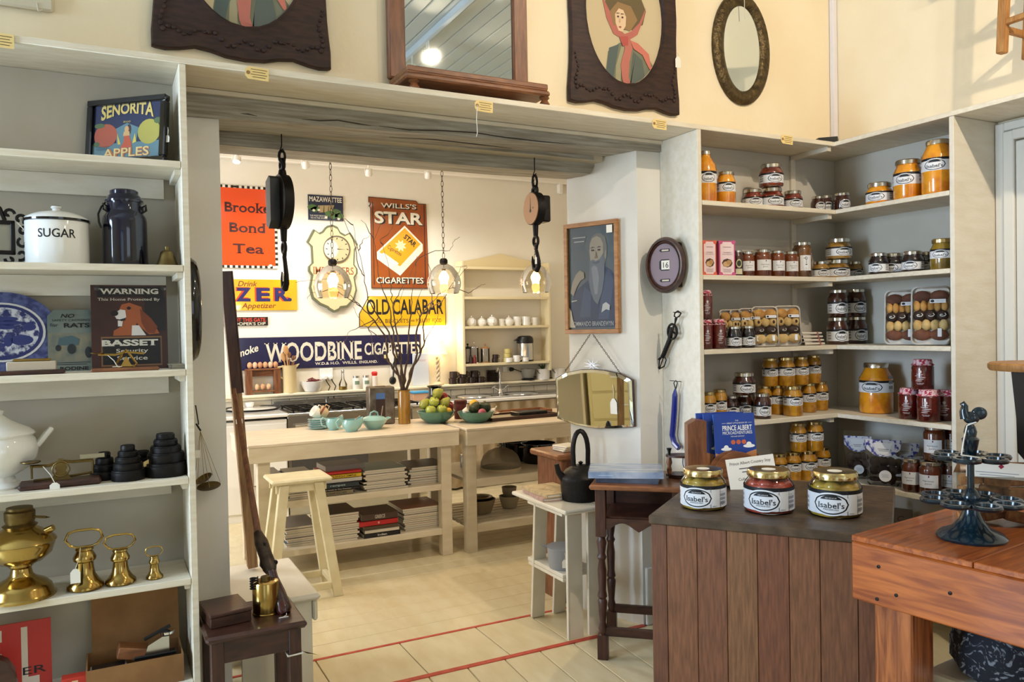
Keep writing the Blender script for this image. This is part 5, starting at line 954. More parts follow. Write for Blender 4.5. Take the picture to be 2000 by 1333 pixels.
t = socket(986, 722, .05, .05, 'small white wall socket with a black plug right of the tap'); ob('plug', B('black').lathe([(.02, 0), (.016, .03), (.006, .04)], 10), t, (.04, -.03, 0), rot=(0, pi/2, 0)); ob('cord', B('black').tube([(.08, -.03, 0), (.16, -.035, -.03), (.24, -.04, -.075), (.4, -.05, -.09), (.56, -.06, -.10), (.7, -.06, -.17)], .004, 6), t)
p = led(1032); t = thing('kitchen_scale', 'black kitchen scale on the ledge under a bowl', 'scale', p); ob('body', B('black').lathe([(.06, 0), (.065, .012), (.05, .018), (0, .018)], 20), t)
bowl('steel_bowl', 'grey mixing bowl resting on the black kitchen scale', p+V((0, 0, .0185)), size(14.5, p), .085, (150, 148, 140))
for px, lab in ((1060, 'white enamel pot with wire handle and small plant'), (1090, 'white enamel pot half hidden by the pier')):
    p = led(px); r = size(14.5, p); t = thing('enamel_pot', lab, 'pot', p); ob('pot', B('enamel').lathe([(r*.92, 0), (r, .1), (r*.96, .1), (r*.9, .01), (0, .01)], 24), t); ob('handle', B('black').tube([(r*cos(a), -.02-.03*sin(-a), .09+.05*sin(a)) for a in [pi+k*pi/8 for k in range(9)]], .003, 6), t)
    if px < 1070:
        b = B((60, 76, 44))
        for k in range(10): a = k*.63; b.tube([(0, 0, .09), (.02*cos(a), .02*sin(a), .12), (.045*cos(a), .03*sin(a), .125+.01*(k % 3))], [.006, .005, .001], 5)
        ob('leaves', b, t); ob('flower', B((170, 50, 40)).sph((.02, -.01, .165), (.012, .012, .016), 10, 6).use((60, 76, 44)).cyl((.01, 0, .1), (.02, -.01, .155), .002), t)
# ---- wall rack
p, w, h = plate(890, 1060, 497, 716, 6.49); zs = [PY(970, y, 6.45).z for y in (708, 637, 581, 524)]
t = thing('wall_rack', 'cream wooden wall rack with teapots and coffee things', 'wall rack', (p.x, 6.49, 0)); z0 = p.z
D_ = .15
ob('side', B((232, 218, 178)).box(-w/2, -w/2+.022, -D_, 0, zs[0]-.09, zs[3]+.05, .003), t); ob('side', B((232, 218, 178)).box(w/2-.022, w/2, -D_, 0, zs[0]-.09, zs[3]+.05, .003), t)
for z in zs: ob('shelf', B((232, 218, 178)).box(-w/2+.0225, w/2-.0225, -D_, 0, z-.022, z, .002), t)
ob('crest', B((226, 210, 168)).prism([(-w/2+.0225, zs[3]), (w/2-.0225, zs[3]), (w/2-.0225, zs[3]+.06), (w*.25, zs[3]+.085), (0, zs[3]+.135), (-w*.25, zs[3]+.085), (-w/2+.0225, zs[3]+.05)], -.02, -.002), t)
RY = 6.41
def tpot(px, r, label, rot=0, Z=None):
    q = XYZ(px, RY, zs[1]); t = thing('teapot', label, 'teapot', q, rot, 'white teapots')
    ob('body', B('white_gloss').lathe([(r*.6, 0), (r*.9, r*.3), (r, r*.8), (r*.85, r*1.3), (r*.5, r*1.5)], 22), t); l = ob('lid', B('white_gloss').lathe([(r*.55, r*1.48), (r*.4, r*1.65), (0, r*1.72)], 18), t); ob('knob', B('white_gloss').sph((0, 0, r*1.85), r*.16, 10, 6), l)
    ob('spout', B('white_gloss').tube([(r*.8, 0, r*.6), (r*1.3, 0, r*.95), (r*1.55, 0, r*1.4)], [r*.25, r*.17, r*.11], 8), t); ob('handle', B('white_gloss').tube([(-r*.85, 0, r*1.2), (-r*1.45, 0, r*1.2), (-r*1.5, 0, r*.6), (-r*.9, 0, r*.4)], r*.1, 6), t)
for k, (px, r, ro) in enumerate(((921, .046, 1.4), (941, .043, 1.5), (961, .05, 1.3), (994, .045, 0))): tpot(px, r, 'round white teapot on the wall rack, %s of four' % nth(k), ro)
for px, r, h_, lab in ((980, .026, .062, 'small white milk jug between teapots'), (1010, .036, .082, 'tall white jug beside the fourth teapot'), (1027, .04, .082, 'wide white jug near the right end'), (1044, .03, .072, 'white mug at right end of the teapot shelf')): mug(px, 0, r, h_, 'white_gloss', lab, RY, 'white jugs', 1, zs[1])
def press(px, r, h_, m, label):
    q = XYZ(px, RY, zs[0]); t = thing('coffee_press', label, 'coffee press', q, group='coffee presses'); ob('glass_body', B('glass').lathe([(r*.96, 0), (r, .004), (r, h_*.78), (r*.97, h_*.78), (r*.93, .006), (0, .006)], 20), t); ob('lid', B(m).lathe([(r*1.06, h_*.77), (r*1.06, h_*.82), (r*.5, h_*.88), (0, h_*.9)], 18), t); ob('plunger', B(m).cyl((0, 0, h_*.88), (0, 0, h_), .004).sph((0, 0, h_), .01, 8, 6), t); ob('frame', B(m).lathe([(r*1.03, 0), (r*1.03, h_*.06)], 18, cap=False), t)
press(926, .042, .18, 'chrome', 'glass coffee press with chrome lid on the rack'); press(948, .04, .165, (160, 120, 80), 'glass coffee press with tan lid on the rack'); press(914, .03, .17, 'black', 'coffee press at the left end of the rack, half hidden')
for px, c, lab in ((920, (50, 26, 20), 'dark brown bottle on the rack'), (927, (110, 36, 24), 'red brown bottle on the rack')): q = XYZ(px, RY-.04, zs[0]); tag(ob('small_bottle', B(c).lathe([(.017, 0), (.018, .05), (.008, .065), (.008, .075), (0, .075)], 14), None, q), lab, 'bottle')
for k, (px, zo, m, lab) in enumerate(((967, 0, 'stoneware', 'dark espresso cup, lower of two'), (968, .036, 'stoneware', 'dark espresso cup, upper of two'), (990, 0, (206, 190, 120), 'pale yellow cup, lowest of three'), (991, .04, (206, 190, 120), 'pale yellow cup, middle of three'), (992, .08, (206, 190, 120), 'pale yellow cup, topmost of three'), (994, 0, 'white_gloss', 'white cup in front of the yellow cups'), (1009, 0, 'white_gloss', 'taller white cup beside the flask'), (1026, 0, 'white_gloss', 'white cup on saucer before the flask'))):
    mug(px, zo, .028 if k < 2 else .032, .036 if k < 2 else (.06 if k == 6 else .04), m, lab+' on the rack', RY-.06 if k > 4 else RY, 'cups on the rack', 1, zs[0])
q = XYZ(1026, RY+.01, zs[0]); t = thing('pump_flask', 'steel pump flask with black top on the rack', 'flask', q); r = size(16, q); ob('body', B('steel').lathe([(r, 0), (r, .165), (r*.9, .175)], 24), t); ob('top', B('black').lathe([(r*1.04, .168), (r*1.04, .2), (r*.9, .225), (r*.6, .235), (0, .235)], 20).prism([(-r*1.5, .19), (-r*.6, .23), (-r*.6, .19)], -.02, .02), t); ob('base', B('black').lathe([(r*1.02, 0), (r*1.02, .015)], 20), t)
# ================================================================== pendants and hanging scales
mat('bulb', (255, 190, 96), emit=30); mat('chain', (70, 56, 44), .4, .8); mat('wrought', (24, 19, 17), .5, .5, bump=.2, bs=40)
def chain(b, p0, p1, ln=.034, w=.006, r=.0016):
    p0, p1 = V(p0), V(p1); n = max(1, int((p1-p0).length/(ln*.8))); d = (p1-p0)/n; u = d.normalized(); a = u.orthogonal().normalized(); c = u.cross(a)
    for i in range(n):
        m = p0+d*(i+.5); s = a if i % 2 else c
        b.tube([m+u*(ln*.5*cos(k*pi/4))+s*(w*sin(k*pi/4)) for k in range(8)], r, 5, True)
for k, (px, py, nm) in enumerate(((650, 545, 'left'), (867, 540, 'middle'), (1046, 540, 'right'))):
    p = PY(px, py, 4.62); S = size(37 if k == 0 else (33.5 if k == 1 else 31.5), p)/.112
    t = thing('pendant_lamp', 'glass pendant lamp with glowing bulb, %s of three' % nm, 'pendant lamp', p, group='glass pendant lamps')
    pr = [(.012, .085), (.03, .08), (.06, .062), (.09, .025), (.108, -.02), (.112, -.045), (.108, -.07), (.098, -.1), (.094, -.112)]
    ob('glass_shade', B('thin_glass').lathe([(r*S, z*S) for r, z in pr]+[((r-.0018)*S, z*S) for r, z in pr[::-1]], 32, cap=False), t)
    ob('cap', B('wrought').lathe([(.0, .118*S), (.018*S, .116*S), (.026*S, .105*S), (.026*S, .085*S), (.014*S, .08*S), (.012*S, .06*S)], 16), t)
    ob('socket', B((60, 50, 46)).lathe([(.0, .085*S), (.013*S, .083*S), (.016*S, .06*S), (.012*S, .035*S)], 14), t)
    ob('bulb', B('bulb').lathe([(.009*S, .036*S), (.014*S, .03*S), (.03*S, .006*S), (.034*S, -.012*S), (.025*S, -.034*S), (0, -.044*S)], 16), t)
    b = B('chain'); chain(b, (0, 0, .118*S), (0, 0, 2.855-p.z), .04, .008, .0018); ob('chain', b, t); ob('ceiling_rose', B('wrought').lathe([(.04, 2.842-p.z), (.04, 2.856-p.z), (0, 2.858-p.z)], 14), t)
    l = bpy.data.lights.new('pendant_bulb', 'POINT'); l.energy = 7; l.color = (1, .74, .42); l.shadow_soft_size = .026; o = bpy.data.objects.new('pendant_bulb', l); COL.objects.link(o); o.location = p+V((0, 0, -.05*S))
def crane(px, pts, rz, label, face, wood):
    Y = 3.07; top = PY(px, pts[0], Y); Z = lambda py: PY(px, py, Y).z-top.z
    t = thing('hanging_scale', label, 'hanging scale', top, rz, 'crane scales'); k = size(1, top)
    ob('ceiling_hook', B('iron').tube([(0, 0, max(.004, 2.1-top.z)), (0, 0, -.01), (-.012, 0, -.022), (-.014, 0, -.035), (-.006, 0, Z(pts[1])), (.006, 0, Z(pts[1])), (.013, 0, Z(pts[1])+.012)], .0025, 6), t)
    ob('shackle', B('wrought').tube([(.0, .011*cos(a), (Z(pts[1])+Z(pts[2]))/2+.002+((Z(pts[1])-Z(pts[2]))/2+.006)*sin(a)) for a in [q*pi/5 for q in range(10)]], .0055, 8, True), t)
    r = .019; zc = Z(pts[2])-.012; ob('eye', B('wrought').tube([(r*cos(a), 0, zc+r*sin(a)) for a in [q*pi/6 for q in range(12)]], .0085, 8, True).cyl((0, 0, zc-r), (0, 0, Z(pts[3])-.01), .013, .018), t)
    z1, z2 = Z(pts[3]), Z(pts[4]); h = z1-z2; zc = (z1+z2)/2
    d = ob('dial_case', B('wrought').prism(ell(0, zc, h*.5, h*.5, 36), -.02, .015), t)
    if wood: ob('dial_face', B((176, 130, 92)).prism(ell(0, zc, h*.475, h*.475, 36), -.024, -.0205).use('ink').flatp([(-.004, zc-.01), (.004, zc-.01), (.001, zc+h*.36)], -.0245).flatp(ell(0, zc-.01, .008, .008, 12), -.0248).flatp(ell(.025, zc, .003, .005, 8), -.0245), d); ob('back_box', B('wrought').box(-.03, .045, .016, .055, zc-h*.42, zc+h*.38, .006), d)
    else: ob('back_box', B((46, 46, 46)).prism([(-.035, zc-h*.42), (0, zc-h*.5), (.03, zc-h*.36), (.03, zc+h*.4), (.01, zc+h*.46), (-.035, zc+h*.38)], -.055, -.0205), d)
    ob('shank', B('wrought').cyl((0, 0, z2+.012), (0, 0, Z(pts[5])+.012), .014, .011), t)
    r = .022; zc = Z(pts[5])-.012; ob('ring', B('wrought').tube([(r*cos(a), 0, zc+r*sin(a)) for a in [q*pi/8 for q in range(16)]], .0065, 8, True), t)
    zt, zb = zc-r-.002, Z(pts[6]); H = zt-zb
    ob('hook', B('wrought').tube([(.0, 0, zt+.012), (.008, 0, zt+.004), (.002, 0, zt-.012), (.012, 0, zt-H*.3), (.024, 0, zt-H*.6), (.022, 0, zb+.022), (.004, 0, zb+.004), (-.02, 0, zb+.012), (-.032, 0, zb+.045), (-.036, 0, zb+.07)], [.007, .008, .008, .008, .009, .011, .012, .010, .007, .002], 10), t)
    ob('price_tag', B('paper').box(.012, .03, -.012, -.0115, zb+.03, zb+.06), t)
crane(550, (278, 298, 316, 342, 448, 478, 566), -1.5, 'black iron hanging scale with hook, left of the opening', 0, False)
crane(1044, (330, 345, 368, 376, 440, 466, 530), -1.6, 'hanging scale with bare wooden dial, right of the opening', 0, True)
# ================================================================== on the work tables
TZ = .7555
def on(px, py, Z=TZ): return PZ(px, py, Z)
p = on(622, 838)
for k in range(5): tag(ob('teal_plate', B('teal_glaze').lathe([(.035, 0), (.05, .003), (.064, .011), (.060, .012), (.034, .005), (0, .005)], 28), None, p+V((0, 0, k*.0125))), 'teal glazed plate, %s of the stack of five' % ['lowest', 'second lowest', 'middle', 'second highest', 'topmost'][k], 'plate', 'teal plates')
for k, (dx, dz, ro, m, lab) in enumerate(((-.012, .066, .2, 'white_gloss', 'white cup on its side on the teal plates'), (.03, .066, -.3, (198, 174, 140), 'patterned tan cup on its side on the teal plates'))):
    t = thing('tea_cup', lab, 'cup', p+V((dx, -.01, dz+.034)), rot=(0, -1.0, ro)); ob('cup', B(m).lathe([(.018, -.03), (.026, -.02), (.034, .005), (.036, .026), (.033, .026), (.022, -.022), (0, -.024)], 22), t); ob('handle', B(m).tube([(.03, 0, .012), (.048, 0, .01), (.048, 0, -.012), (.028, 0, -.014)], .004, 6), t)
    if k: ob('band', B((130, 70, 50)).lathe([(.0345, .004), (.0362, .016)], 22, cap=False), t)
def boat(px, py, r, label, rz):
    t = thing('gravy_boat', label, 'gravy boat', on(px, py), rz, 'teal gravy boats'); n = 28; L = []
    for rr, z in ((.55, 0), (.6, .006), (.85, .02), (1, .045), (.9, .062), (.86, .070), (.82, .070), (.86, .055), (.9, .04), (.5, .012), (.02, .01)):
        L.append([(r*rr*cos(a)*(1+.42*max(0, cos(a))**6*(z/.07)), r*rr*.92*sin(a), z+.012*max(0, cos(a))**6*(z/.07)) for a in [2*pi*i/n for i in range(n)]])
    ob('body', B('teal_glaze').loops(L), t); ob('handle', B('teal_glaze').tube([(-r*.85, 0, .06), (-r*1.35, 0, .078), (-r*1.6, 0, .06), (-r*1.45, 0, .03), (-r*.95, 0, .02)], .005, 8), t); ob('ladle', B('steel').tube([(0, 0, .03), (.03, .01, .07), (.06, .02, .085)], .003, 6), t)
boat(652, 840, .048, 'teal gravy boat with spoon, left of two', 0); boat(687, 843, .058, 'teal gravy boat with spoon, right of two', .05)
t = thing('teal_tureen', 'teal lidded serving dish with loop handle', 'serving dish', on(731, 838)); ob('dish', B('teal_glaze').lathe([(.04, 0), (.045, .006), (.068, .035), (.084, .058), (.08, .06), (.06, .03), (0, .02)], 30), t); l = ob('lid', B('teal_glaze').lathe([(.077, .059), (.06, .072), (.03, .08), (0, .081)], 28), t); ob('lid_handle', B('teal_glaze').tube([(-.025, 0, .078), (-.02, 0, .098), (0, 0, .106), (.02, 0, .098), (.025, 0, .078)], .005, 8), l)
for s in (-1, 1): ob('side_handle', B('teal_glaze').tube([(s*.075, -.02, .055), (s*.098, -.012, .062), (s*.098, .012, .062), (s*.075, .02, .055)], .006, 6), t)
p = on(746, 829); w, h = size(50, p), size(73, p)
t = thing('old_tin', 'tall battered steel tin with a small picture on its side', 'tin', p, -.12); mat('old_tin_metal', (136, 126, 112), .35, .9, c2=(96, 84, 70), ns=14); ob('body', B('old_tin_metal').box(-w/2, w/2, -.02, .10, 0, h, .006), t); ob('picture', B((44, 26, 22)).box(-w*.24, w*.12, -.0212, -.0205, h*.14, h*.84).use((70, 104, 160)).flatp([(-w*.24, h*.68), (w*.12, h*.68), (w*.12, h*.84), (-w*.24, h*.84)], -.0216).use((160, 140, 120)).flatp([(-w*.08, h*.16), (-w*.04, h*.16), (w*.04, h*.5), (w*.0, h*.5)], -.0216), t); ob('lid', B((110, 96, 84)).box(-w*.2, w*.2, .02, .06, h, h+.004, .001), t)
# vase and twigs
p = on(790, 828); r = size(12, p); h = size(66, p)
t = thing('tall_vase', 'tall cylindrical ochre vase on the work table', 'vase', p); mat('ochre', (156, 114, 40), .18, coat=.4, c2=(128, 90, 30), ns=6, st=(8, 8, 1))
ob('body', B('ochre').lathe([(r*.97, 0), (r, .005), (r, h*.92), (r*.93, h*.95), (r*1.0, h), (r*.9, h), (r*.88, .02), (0, .02)], 26), t)
mat('twig', (74, 56, 44), .7, c2=(52, 38, 30), ns=20)
def tw(pxs, r0): # twig through pixel points at drifting depth
    n = len(pxs); pts = []
    for i, (x, y) in enumerate(pxs): pts.append(PY(x, y, p.y+random.uniform(-.05, .05)*i/n*2))
    q = []
    for i in range(n-1):
        a, c = pts[i], pts[i+1]
        for s in range(4): q.append(a.lerp(c, s/4)+V((random.uniform(-1, 1), random.uniform(-1, 1), random.uniform(-.5, .5)))*(.006 if s else 0))
    q.append(pts[-1]); m = len(q)
    return [v-p for v in q], [max(.0012, r0*(1-.93*i/(m-1))) for i in range(m)]
main = [[(786, 770), (780, 735), (757, 705), (755, 660), (730, 625), (706, 600), (683, 575), (660, 560)], [(788, 770), (783, 730), (782, 690), (775, 650), (768, 600), (763, 570), (760, 530), (748, 480)], [(792, 770), (800, 730), (820, 695), (829, 670), (826, 640), (840, 600), (856, 575), (884, 562), (900, 520), (912, 520)], [(790, 770), (790, 735), (797, 690), (798, 650), (803, 600), (806, 565), (812, 520)], [(787, 770), (776, 725), (768, 690), (760, 650), (740, 620), (718, 585), (712, 540), (700, 490), (690, 440)], [(789, 770), (784, 715), (772, 680), (766, 640), (761, 600), (745, 560), (738, 520), (730, 470), (742, 440)], [(791, 770), (806, 720), (815, 690), (812, 660), (820, 620), (842, 590), (846, 560), (838, 520), (830, 500)]]
tws = thing('twig_bunch', 'bunch of bare curling twigs standing in the ochre vase', 'twigs', p+V((0, 0, .02)))
p = p+V((0, 0, .02))
for i, m in enumerate(main):
    a, rr = tw(m, .0085-.0008*(i % 3)); ob('twig', B('twig').tube(a, rr, 6), tws)
side = [[(706, 600), (690, 590), (660, 570), (640, 545), (600, 548), (577, 552)], [(730, 625), (700, 640), (680, 650), (672, 672)], [(683, 575), (668, 558), (640, 548)], [(712, 540), (700, 520), (690, 470), (676, 440), (660, 412), (650, 420)], [(768, 600), (780, 570), (800, 540), (815, 500)], [(840, 600), (862, 590), (880, 560), (905, 530), (913, 522), (890, 522)], [(884, 562), (915, 573), (935, 560), (948, 555)], [(829, 670), (845, 640), (858, 610), (868, 575)], [(748, 480), (742, 470), (760, 455), (768, 440)], [(812, 520), (818, 505), (850, 490), (878, 490), (888, 470), (898, 463)], [(700, 490), (708, 470), (722, 460)], [(740, 620), (720, 640), (725, 655), (735, 700), (745, 712)], [(755, 660), (735, 655), (718, 640), (700, 620), (690, 600)], [(766, 640), (785, 620), (780, 590), (790, 560)], [(820, 620), (812, 600), (820, 575), (828, 560)], [(757, 705), (748, 700), (740, 690), (728, 676)], [(730, 470), (715, 440), (705, 430)], [(660, 560), (630, 570), (606, 572), (600, 585)], [(690, 440), (675, 428), (655, 432)]]
for m in side: a, rr = tw(m, .0035); ob('twig', B('twig').tube(a, rr, 5), tws)
# fruit bowls
p = on(852, 826); r = size(38, p); bowl('fruit_bowl', 'green glazed bowl piled with apples, pears and pomegranates', p, r, .075, 'green_bowl', .42)
mat('apple_green', (150, 160, 50), .25, coat=.3, c2=(176, 180, 84), ns=14); mat('pear_green', (160, 164, 70), .35, c2=(140, 140, 56), ns=18); mat('pomegranate', (140, 30, 32), .3, coat=.2, c2=(116, 22, 26), ns=10); mat('squash', (50, 66, 44), .45, c2=(34, 46, 32), ns=16, st=(6, 6, 1)); mat('avocado', (56, 66, 36), .5, c2=(40, 48, 26), ns=40)
def fruit(kind, d, rr, label, tilt=(0, 0, 0)):
    t = thing(kind, label, kind.replace('_', ' '), p+V(d), rot=tilt, group='fruit in the green bowls')
    if kind == 'apple': ob('flesh', B('apple_green').lathe([(0, -rr*.78), (rr*.35, -rr*.86), (rr*.8, -rr*.55), (rr, .05*rr), (rr*.85, rr*.6), (rr*.4, rr*.86), (.1*rr, rr*.72), (0, rr*.66)], 18), t); ob('stem', B('twig').cyl((0, 0, rr*.6), (rr*.12, 0, rr*1.1), .0025), t)
    elif kind == 'pear': ob('flesh', B('pear_green').lathe([(0, -rr*.95), (rr*.5, -rr*.9), (rr, -rr*.2), (rr*.82, rr*.45), (rr*.5, rr*1.0), (rr*.4, rr*1.25), (rr*.2, rr*1.4), (0, rr*1.42)], 18), t); ob('stem', B('twig').cyl((0, 0, rr*1.38), (rr*.1, 0, rr*1.75), .0025), t)
    elif kind == 'pomegranate': ob('flesh', B('pomegranate').sph((0, 0, 0), (rr, rr, rr*.93), 16, 10), t); ob('crown', B('pomegranate').lathe([(rr*.22, rr*.85), (rr*.32, rr*1.15), (rr*.2, rr*1.1)], 8), t)
    elif kind == 'squash':
        n = 24; ob('flesh', B('squash').loops([[(rr*k*(1+.06*cos(6*a))*cos(a), rr*k*(1+.06*cos(6*a))*sin(a), z*rr) for a in [2*pi*i/n for i in range(n)]] for k, z in ((.05, -.75), (.6, -.72), (.95, -.3), (1, .05), (.85, .5), (.4, .74), (.02, .62))]), t); ob('stem', B((150, 140, 110)).cyl((0, 0, rr*.55), (0, 0, rr*.95), .006, .009), t)
    elif kind == 'avocado': ob('flesh', B('avocado').lathe([(0, -rr*1.1), (rr*.7, -rr*.8), (rr, -rr*.1), (rr*.8, rr*.6), (rr*.4, rr*1.2), (0, rr*1.4)], 16), t); ob('stem', B('twig').cyl((0, 0, rr*1.35), (0, 0, rr*1.45), .004), t)
    elif kind == 'garlic': ob('bulb', B((226, 214, 200)).lathe([(0, -rr*.7), (rr*.6, -rr*.7), (rr, 0), (rr*.6, rr*.6), (rr*.2, rr*1.1), (0, rr*1.5)], 12), t); ob('stalk', B((210, 196, 176)).cyl((0, 0, rr*1.3), (0, 0, rr*2), .004), t)
    else: ob('flesh', B({'lemon': (220, 170, 50), 'onion': (176, 90, 100)}[kind]).sph((0, 0, 0), (rr, rr*.85, rr*.9), 14, 9), t); ob('tip', B((200, 140, 80)).cyl((rr*.9, 0, 0), (rr*1.12, 0, 0), rr*.2, rr*.1), t)
fr = [('apple', (-.055, -.05, .085), .034, 'green apple at lower left of the fruit pile'), ('apple', (.015, -.062, .086), .034, 'green apple at lower front of the fruit pile'), ('apple', (-.02, -.02, .135), .034, 'green apple in the middle of the fruit pile'), ('pear', (.05, -.03, .125), .033, 'pale green pear leaning right on the fruit pile'), ('pear', (.012, -.002, .185), .035, 'large green pear topping the fruit pile'), ('pomegranate', (.085, .0, .098), .037, 'red pomegranate at right of the fruit pile'), ('pomegranate', (.07, .045, .15), .036, 'red pomegranate at upper right of the fruit pile'), ('pear', (-.075, .01, .12), .033, 'brownish pear at left of the fruit pile'), ('lemon', (.06, -.055, .075), .026, 'yellow fruit half sunk at the front of the pile')]
for k, (a, d, rr, lab) in enumerate(fr): fruit(a, d, rr, lab, ((0, .9, .3), (0, 1.2, .4))[k == 4] if a == 'pear' else (.2*k, .15, 0))
p = on(930, 825); r = size(37, p); bowl('vegetable_bowl', 'green glazed bowl with squash, avocado and garlic', p, r, .07, 'green_bowl', .42)
for a, d, rr, lab, tl in (('squash', (.055, -.01, .092), .042, 'dark green gem squash in the second bowl', (.1, 0, 0)), ('avocado', (-.02, -.02, .09), .034, 'dark avocado in the second bowl', (0, .6, 0)), ('garlic', (-.085, -.03, .078), .022, 'garlic bulb at left of the second bowl', (0, .3, 0)), ('garlic', (.095, -.05, .07), .02, 'garlic bulb at right rim of the second bowl', (0, .8, 0)), ('lemon', (.0, .03, .115), .03, 'yellow fruit behind the avocado', (0, 0, 0)), ('onion', (.01, -.07, .068), .026, 'pinkish onion at the front of the second bowl', (0, 0, 0))): fruit(a, d, rr, lab, tl)
t = thing('dark_jug', 'black glazed jug with flared rim behind the fruit', 'jug', on(850, 812)); k = 1.0
ob('body', B('black_gloss').lathe([(.055, 0), (.075, .03), (.085, .07), (.07, .115), (.042, .145), (.04, .19), (.055, .205), (.05, .206), (.035, .19), (0, .15)], 26), t); ob('handle', B('black_gloss').tube([(.06, 0, .12), (.10, 0, .125), (.11, 0, .112)], .012, 8), t)
t = thing('brown_tin', 'dark red-brown round lidded tin on the table', 'tin', on(900, 818)); ob('body', B((86, 30, 22)).lathe([(.04, 0), (.042, .004), (.042, .1), (.04, .104)], 24), t); ob('lid', B((78, 26, 20)).lathe([(.043, .1), (.043, .118), (.036, .124), (0, .125)], 24), t)
q = XYZ(819, 6.2, .76); t = thing('nut_box', 'clear plastic box of nuts with bright blue lid', 'container', q); ob('box', B((190, 150, 120)).box(-.07, .07, -.04, .04, 0, .06, .006), t); ob('lid', B((60, 150, 200)).box(-.075, .075, -.045, .045, .06, .078, .006), t)
q = on(1020, 818); t = thing('serving_tray', 'large dark framed tray lying on the second table', 'tray', (q.x, q.y+.06, TZ), .05)
b = B('dark_wood')
for x0, x1, y0, y1 in ((-.25, .27, -.1, -.085), (-.25, .27, .16, .175), (-.25, -.235, -.085, .16), (.255, .27, -.085, .16)): b.box(x0, x1, y0, y1, 0, .022, .002)
ob('frame', b, t); ob('bottom', B((170, 160, 140)).box(-.235, .255, -.085, .16, 0, .008), t)
tag(ob('black_box', B('black').box(-.11, .11, -.05, .07, 0, .028, .004), None, (q.x+.1, q.y+.08, TZ+.009), .05), 'flat black box lying on the serving tray', 'box')
t = thing('picture_tray', 'pale wooden framed tray behind the black box', 'tray', (q.x+.17, q.y+.32, TZ), .05); b = B('mid_wood')
for x0, x1, y0, y1 in ((-.2, .2, -.08, -.07), (-.2, .2, .07, .08), (-.2, -.19, -.07, .07), (.19, .2, -.07, .07)): b.box(x0, x1, y0, y1, 0, .02, .002)
ob('frame', b, t); ob('panel', B((206, 190, 160)).box(-.19, .19, -.07, .07, 0, .006), t)
# ================================================================== books and magazines under the table
def book(px0, px1, Z, th, Y, dp, c, label, text=None, tc=(230, 220, 200), rz=0, grp='cookbooks', mag=False, tw_=.6):
    a, b_ = XYZ(px0, Y, Z), XYZ(px1, Y, Z); w = b_.x-a.x; q = V(((a.x+b_.x)/2, Y+dp/2, Z))
    t = thing('magazine' if mag else 'cookbook', label, 'magazine' if mag else 'book', q, rz, grp)
    ob('cover', B(c).box(-w/2, w/2, -dp/2, dp/2, 0, .0012 if mag else .002).box(-w/2, w/2, -dp/2, dp/2, th-(.0012 if mag else .002), th).box(-w/2, w/2, -dp/2, -dp/2+.002, .0001, th-.0001), t) if not mag else ob('cover', B(c).box(-w/2, w/2, -dp/2, dp/2, th*.86, th), t)
    ob('pages', B((206, 196, 176)).box(-w/2+.001, w/2-.001, -dp/2+(.0022 if not mag else 0.0), dp/2-.002, .0021 if not mag else 0, th-.0021 if not mag else th*.86), t)
    if text: ob('spine_title', B(tc).text(text, 0, th/2, w*tw_, th*.5, -dp/2-.0006, .01), t)
    return Z+th+.0004
random.seed(5)
MC = [(120, 110, 100), (60, 56, 60), (150, 120, 90), (90, 100, 110), (170, 160, 140), (70, 60, 50), (130, 80, 60), (100, 112, 96)]
def mags(px0, px1, Z, n, th, nm, Y=4.385):
    for k in range(n):
        o = random.uniform(-4, 4)
        Z = book(px0+o, px1+o, Z, th*random.uniform(.8, 1.2), Y+random.uniform(0, .012), .27, MC[(k*3+len(nm)) % 8], 'magazine in the %s, %s from the bottom' % (nm, 'bottommost first second third fourth fifth sixth seventh eighth ninth tenth eleventh twelfth thirteenth'.split()[k]), grp='magazines under the work table', mag=True)
    return Z
z = zU+.0005
z = book(622, 690, z, .026, 4.385, .2, (130, 118, 90), 'thick buff cookbook at the bottom of the upper shelf pile', 'BO-KAAP KITCHEN', (40, 36, 30))
z = book(620, 702, z, .014, 4.385, .2, (40, 36, 38), 'thin black cookbook second from bottom of the upper pile', 'a week in The Kitchen', (190, 180, 160))
z = book(618, 701, z, .028, 4.38, .2, (44, 50, 54), 'thick charcoal cookbook with pale title in the upper pile', 'recipes', (170, 190, 190), tw_=.35)
z = book(620, 707, z, .024, 4.39, .2, (196, 190, 180), 'white cookbook under the yellow one')
z = book(622, 706, z, .022, 4.385, .2, (206, 168, 30), 'bright yellow cookbook under the red one', 'OTTOLENGHI SIMPLE', (50, 30, 20), tw_=.75)
z = book(628, 706, z, .016, 4.39, .2, (190, 44, 40), 'red cookbook on top of the yellow one'); z = book(634, 712, z, .03, 4.42, .18, (116, 110, 104), 'grey cookbook topping the upper shelf pile', rz=.05)
mags(520, 549, zU+.0005, 12, .011, 'far left upper pile', 4.43); mags(562, 612, zU+.0005, 12, .0105, 'upper pile behind the stool')
mags(713, 794, zU+.0005, 11, .0105, 'upper middle pile'); mags(800, 873, zU+.0005, 8, .0115, 'upper right pile', 4.43)
mags(558, 620, zL+.0005, 9, .011, 'lower left pile behind the stool', 4.43); mags(630, 700, zL+.0005, 13, .0115, 'lower middle pile')
z = zL+.0005
z = book(711, 782, z, .024, 4.385, .2, (24, 22, 26), 'black cookbook with white title at the bottom of the lower pile', 'Indian', (226, 220, 206), tw_=.25); z = book(713, 780, z, .02, 4.385, .2, (200, 190, 170), 'cream cookbook second from bottom of the lower pile'); z = book(712, 778, z, .022, 4.39, .2, (84, 66, 46), 'olive brown cookbook in the middle of the lower pile')
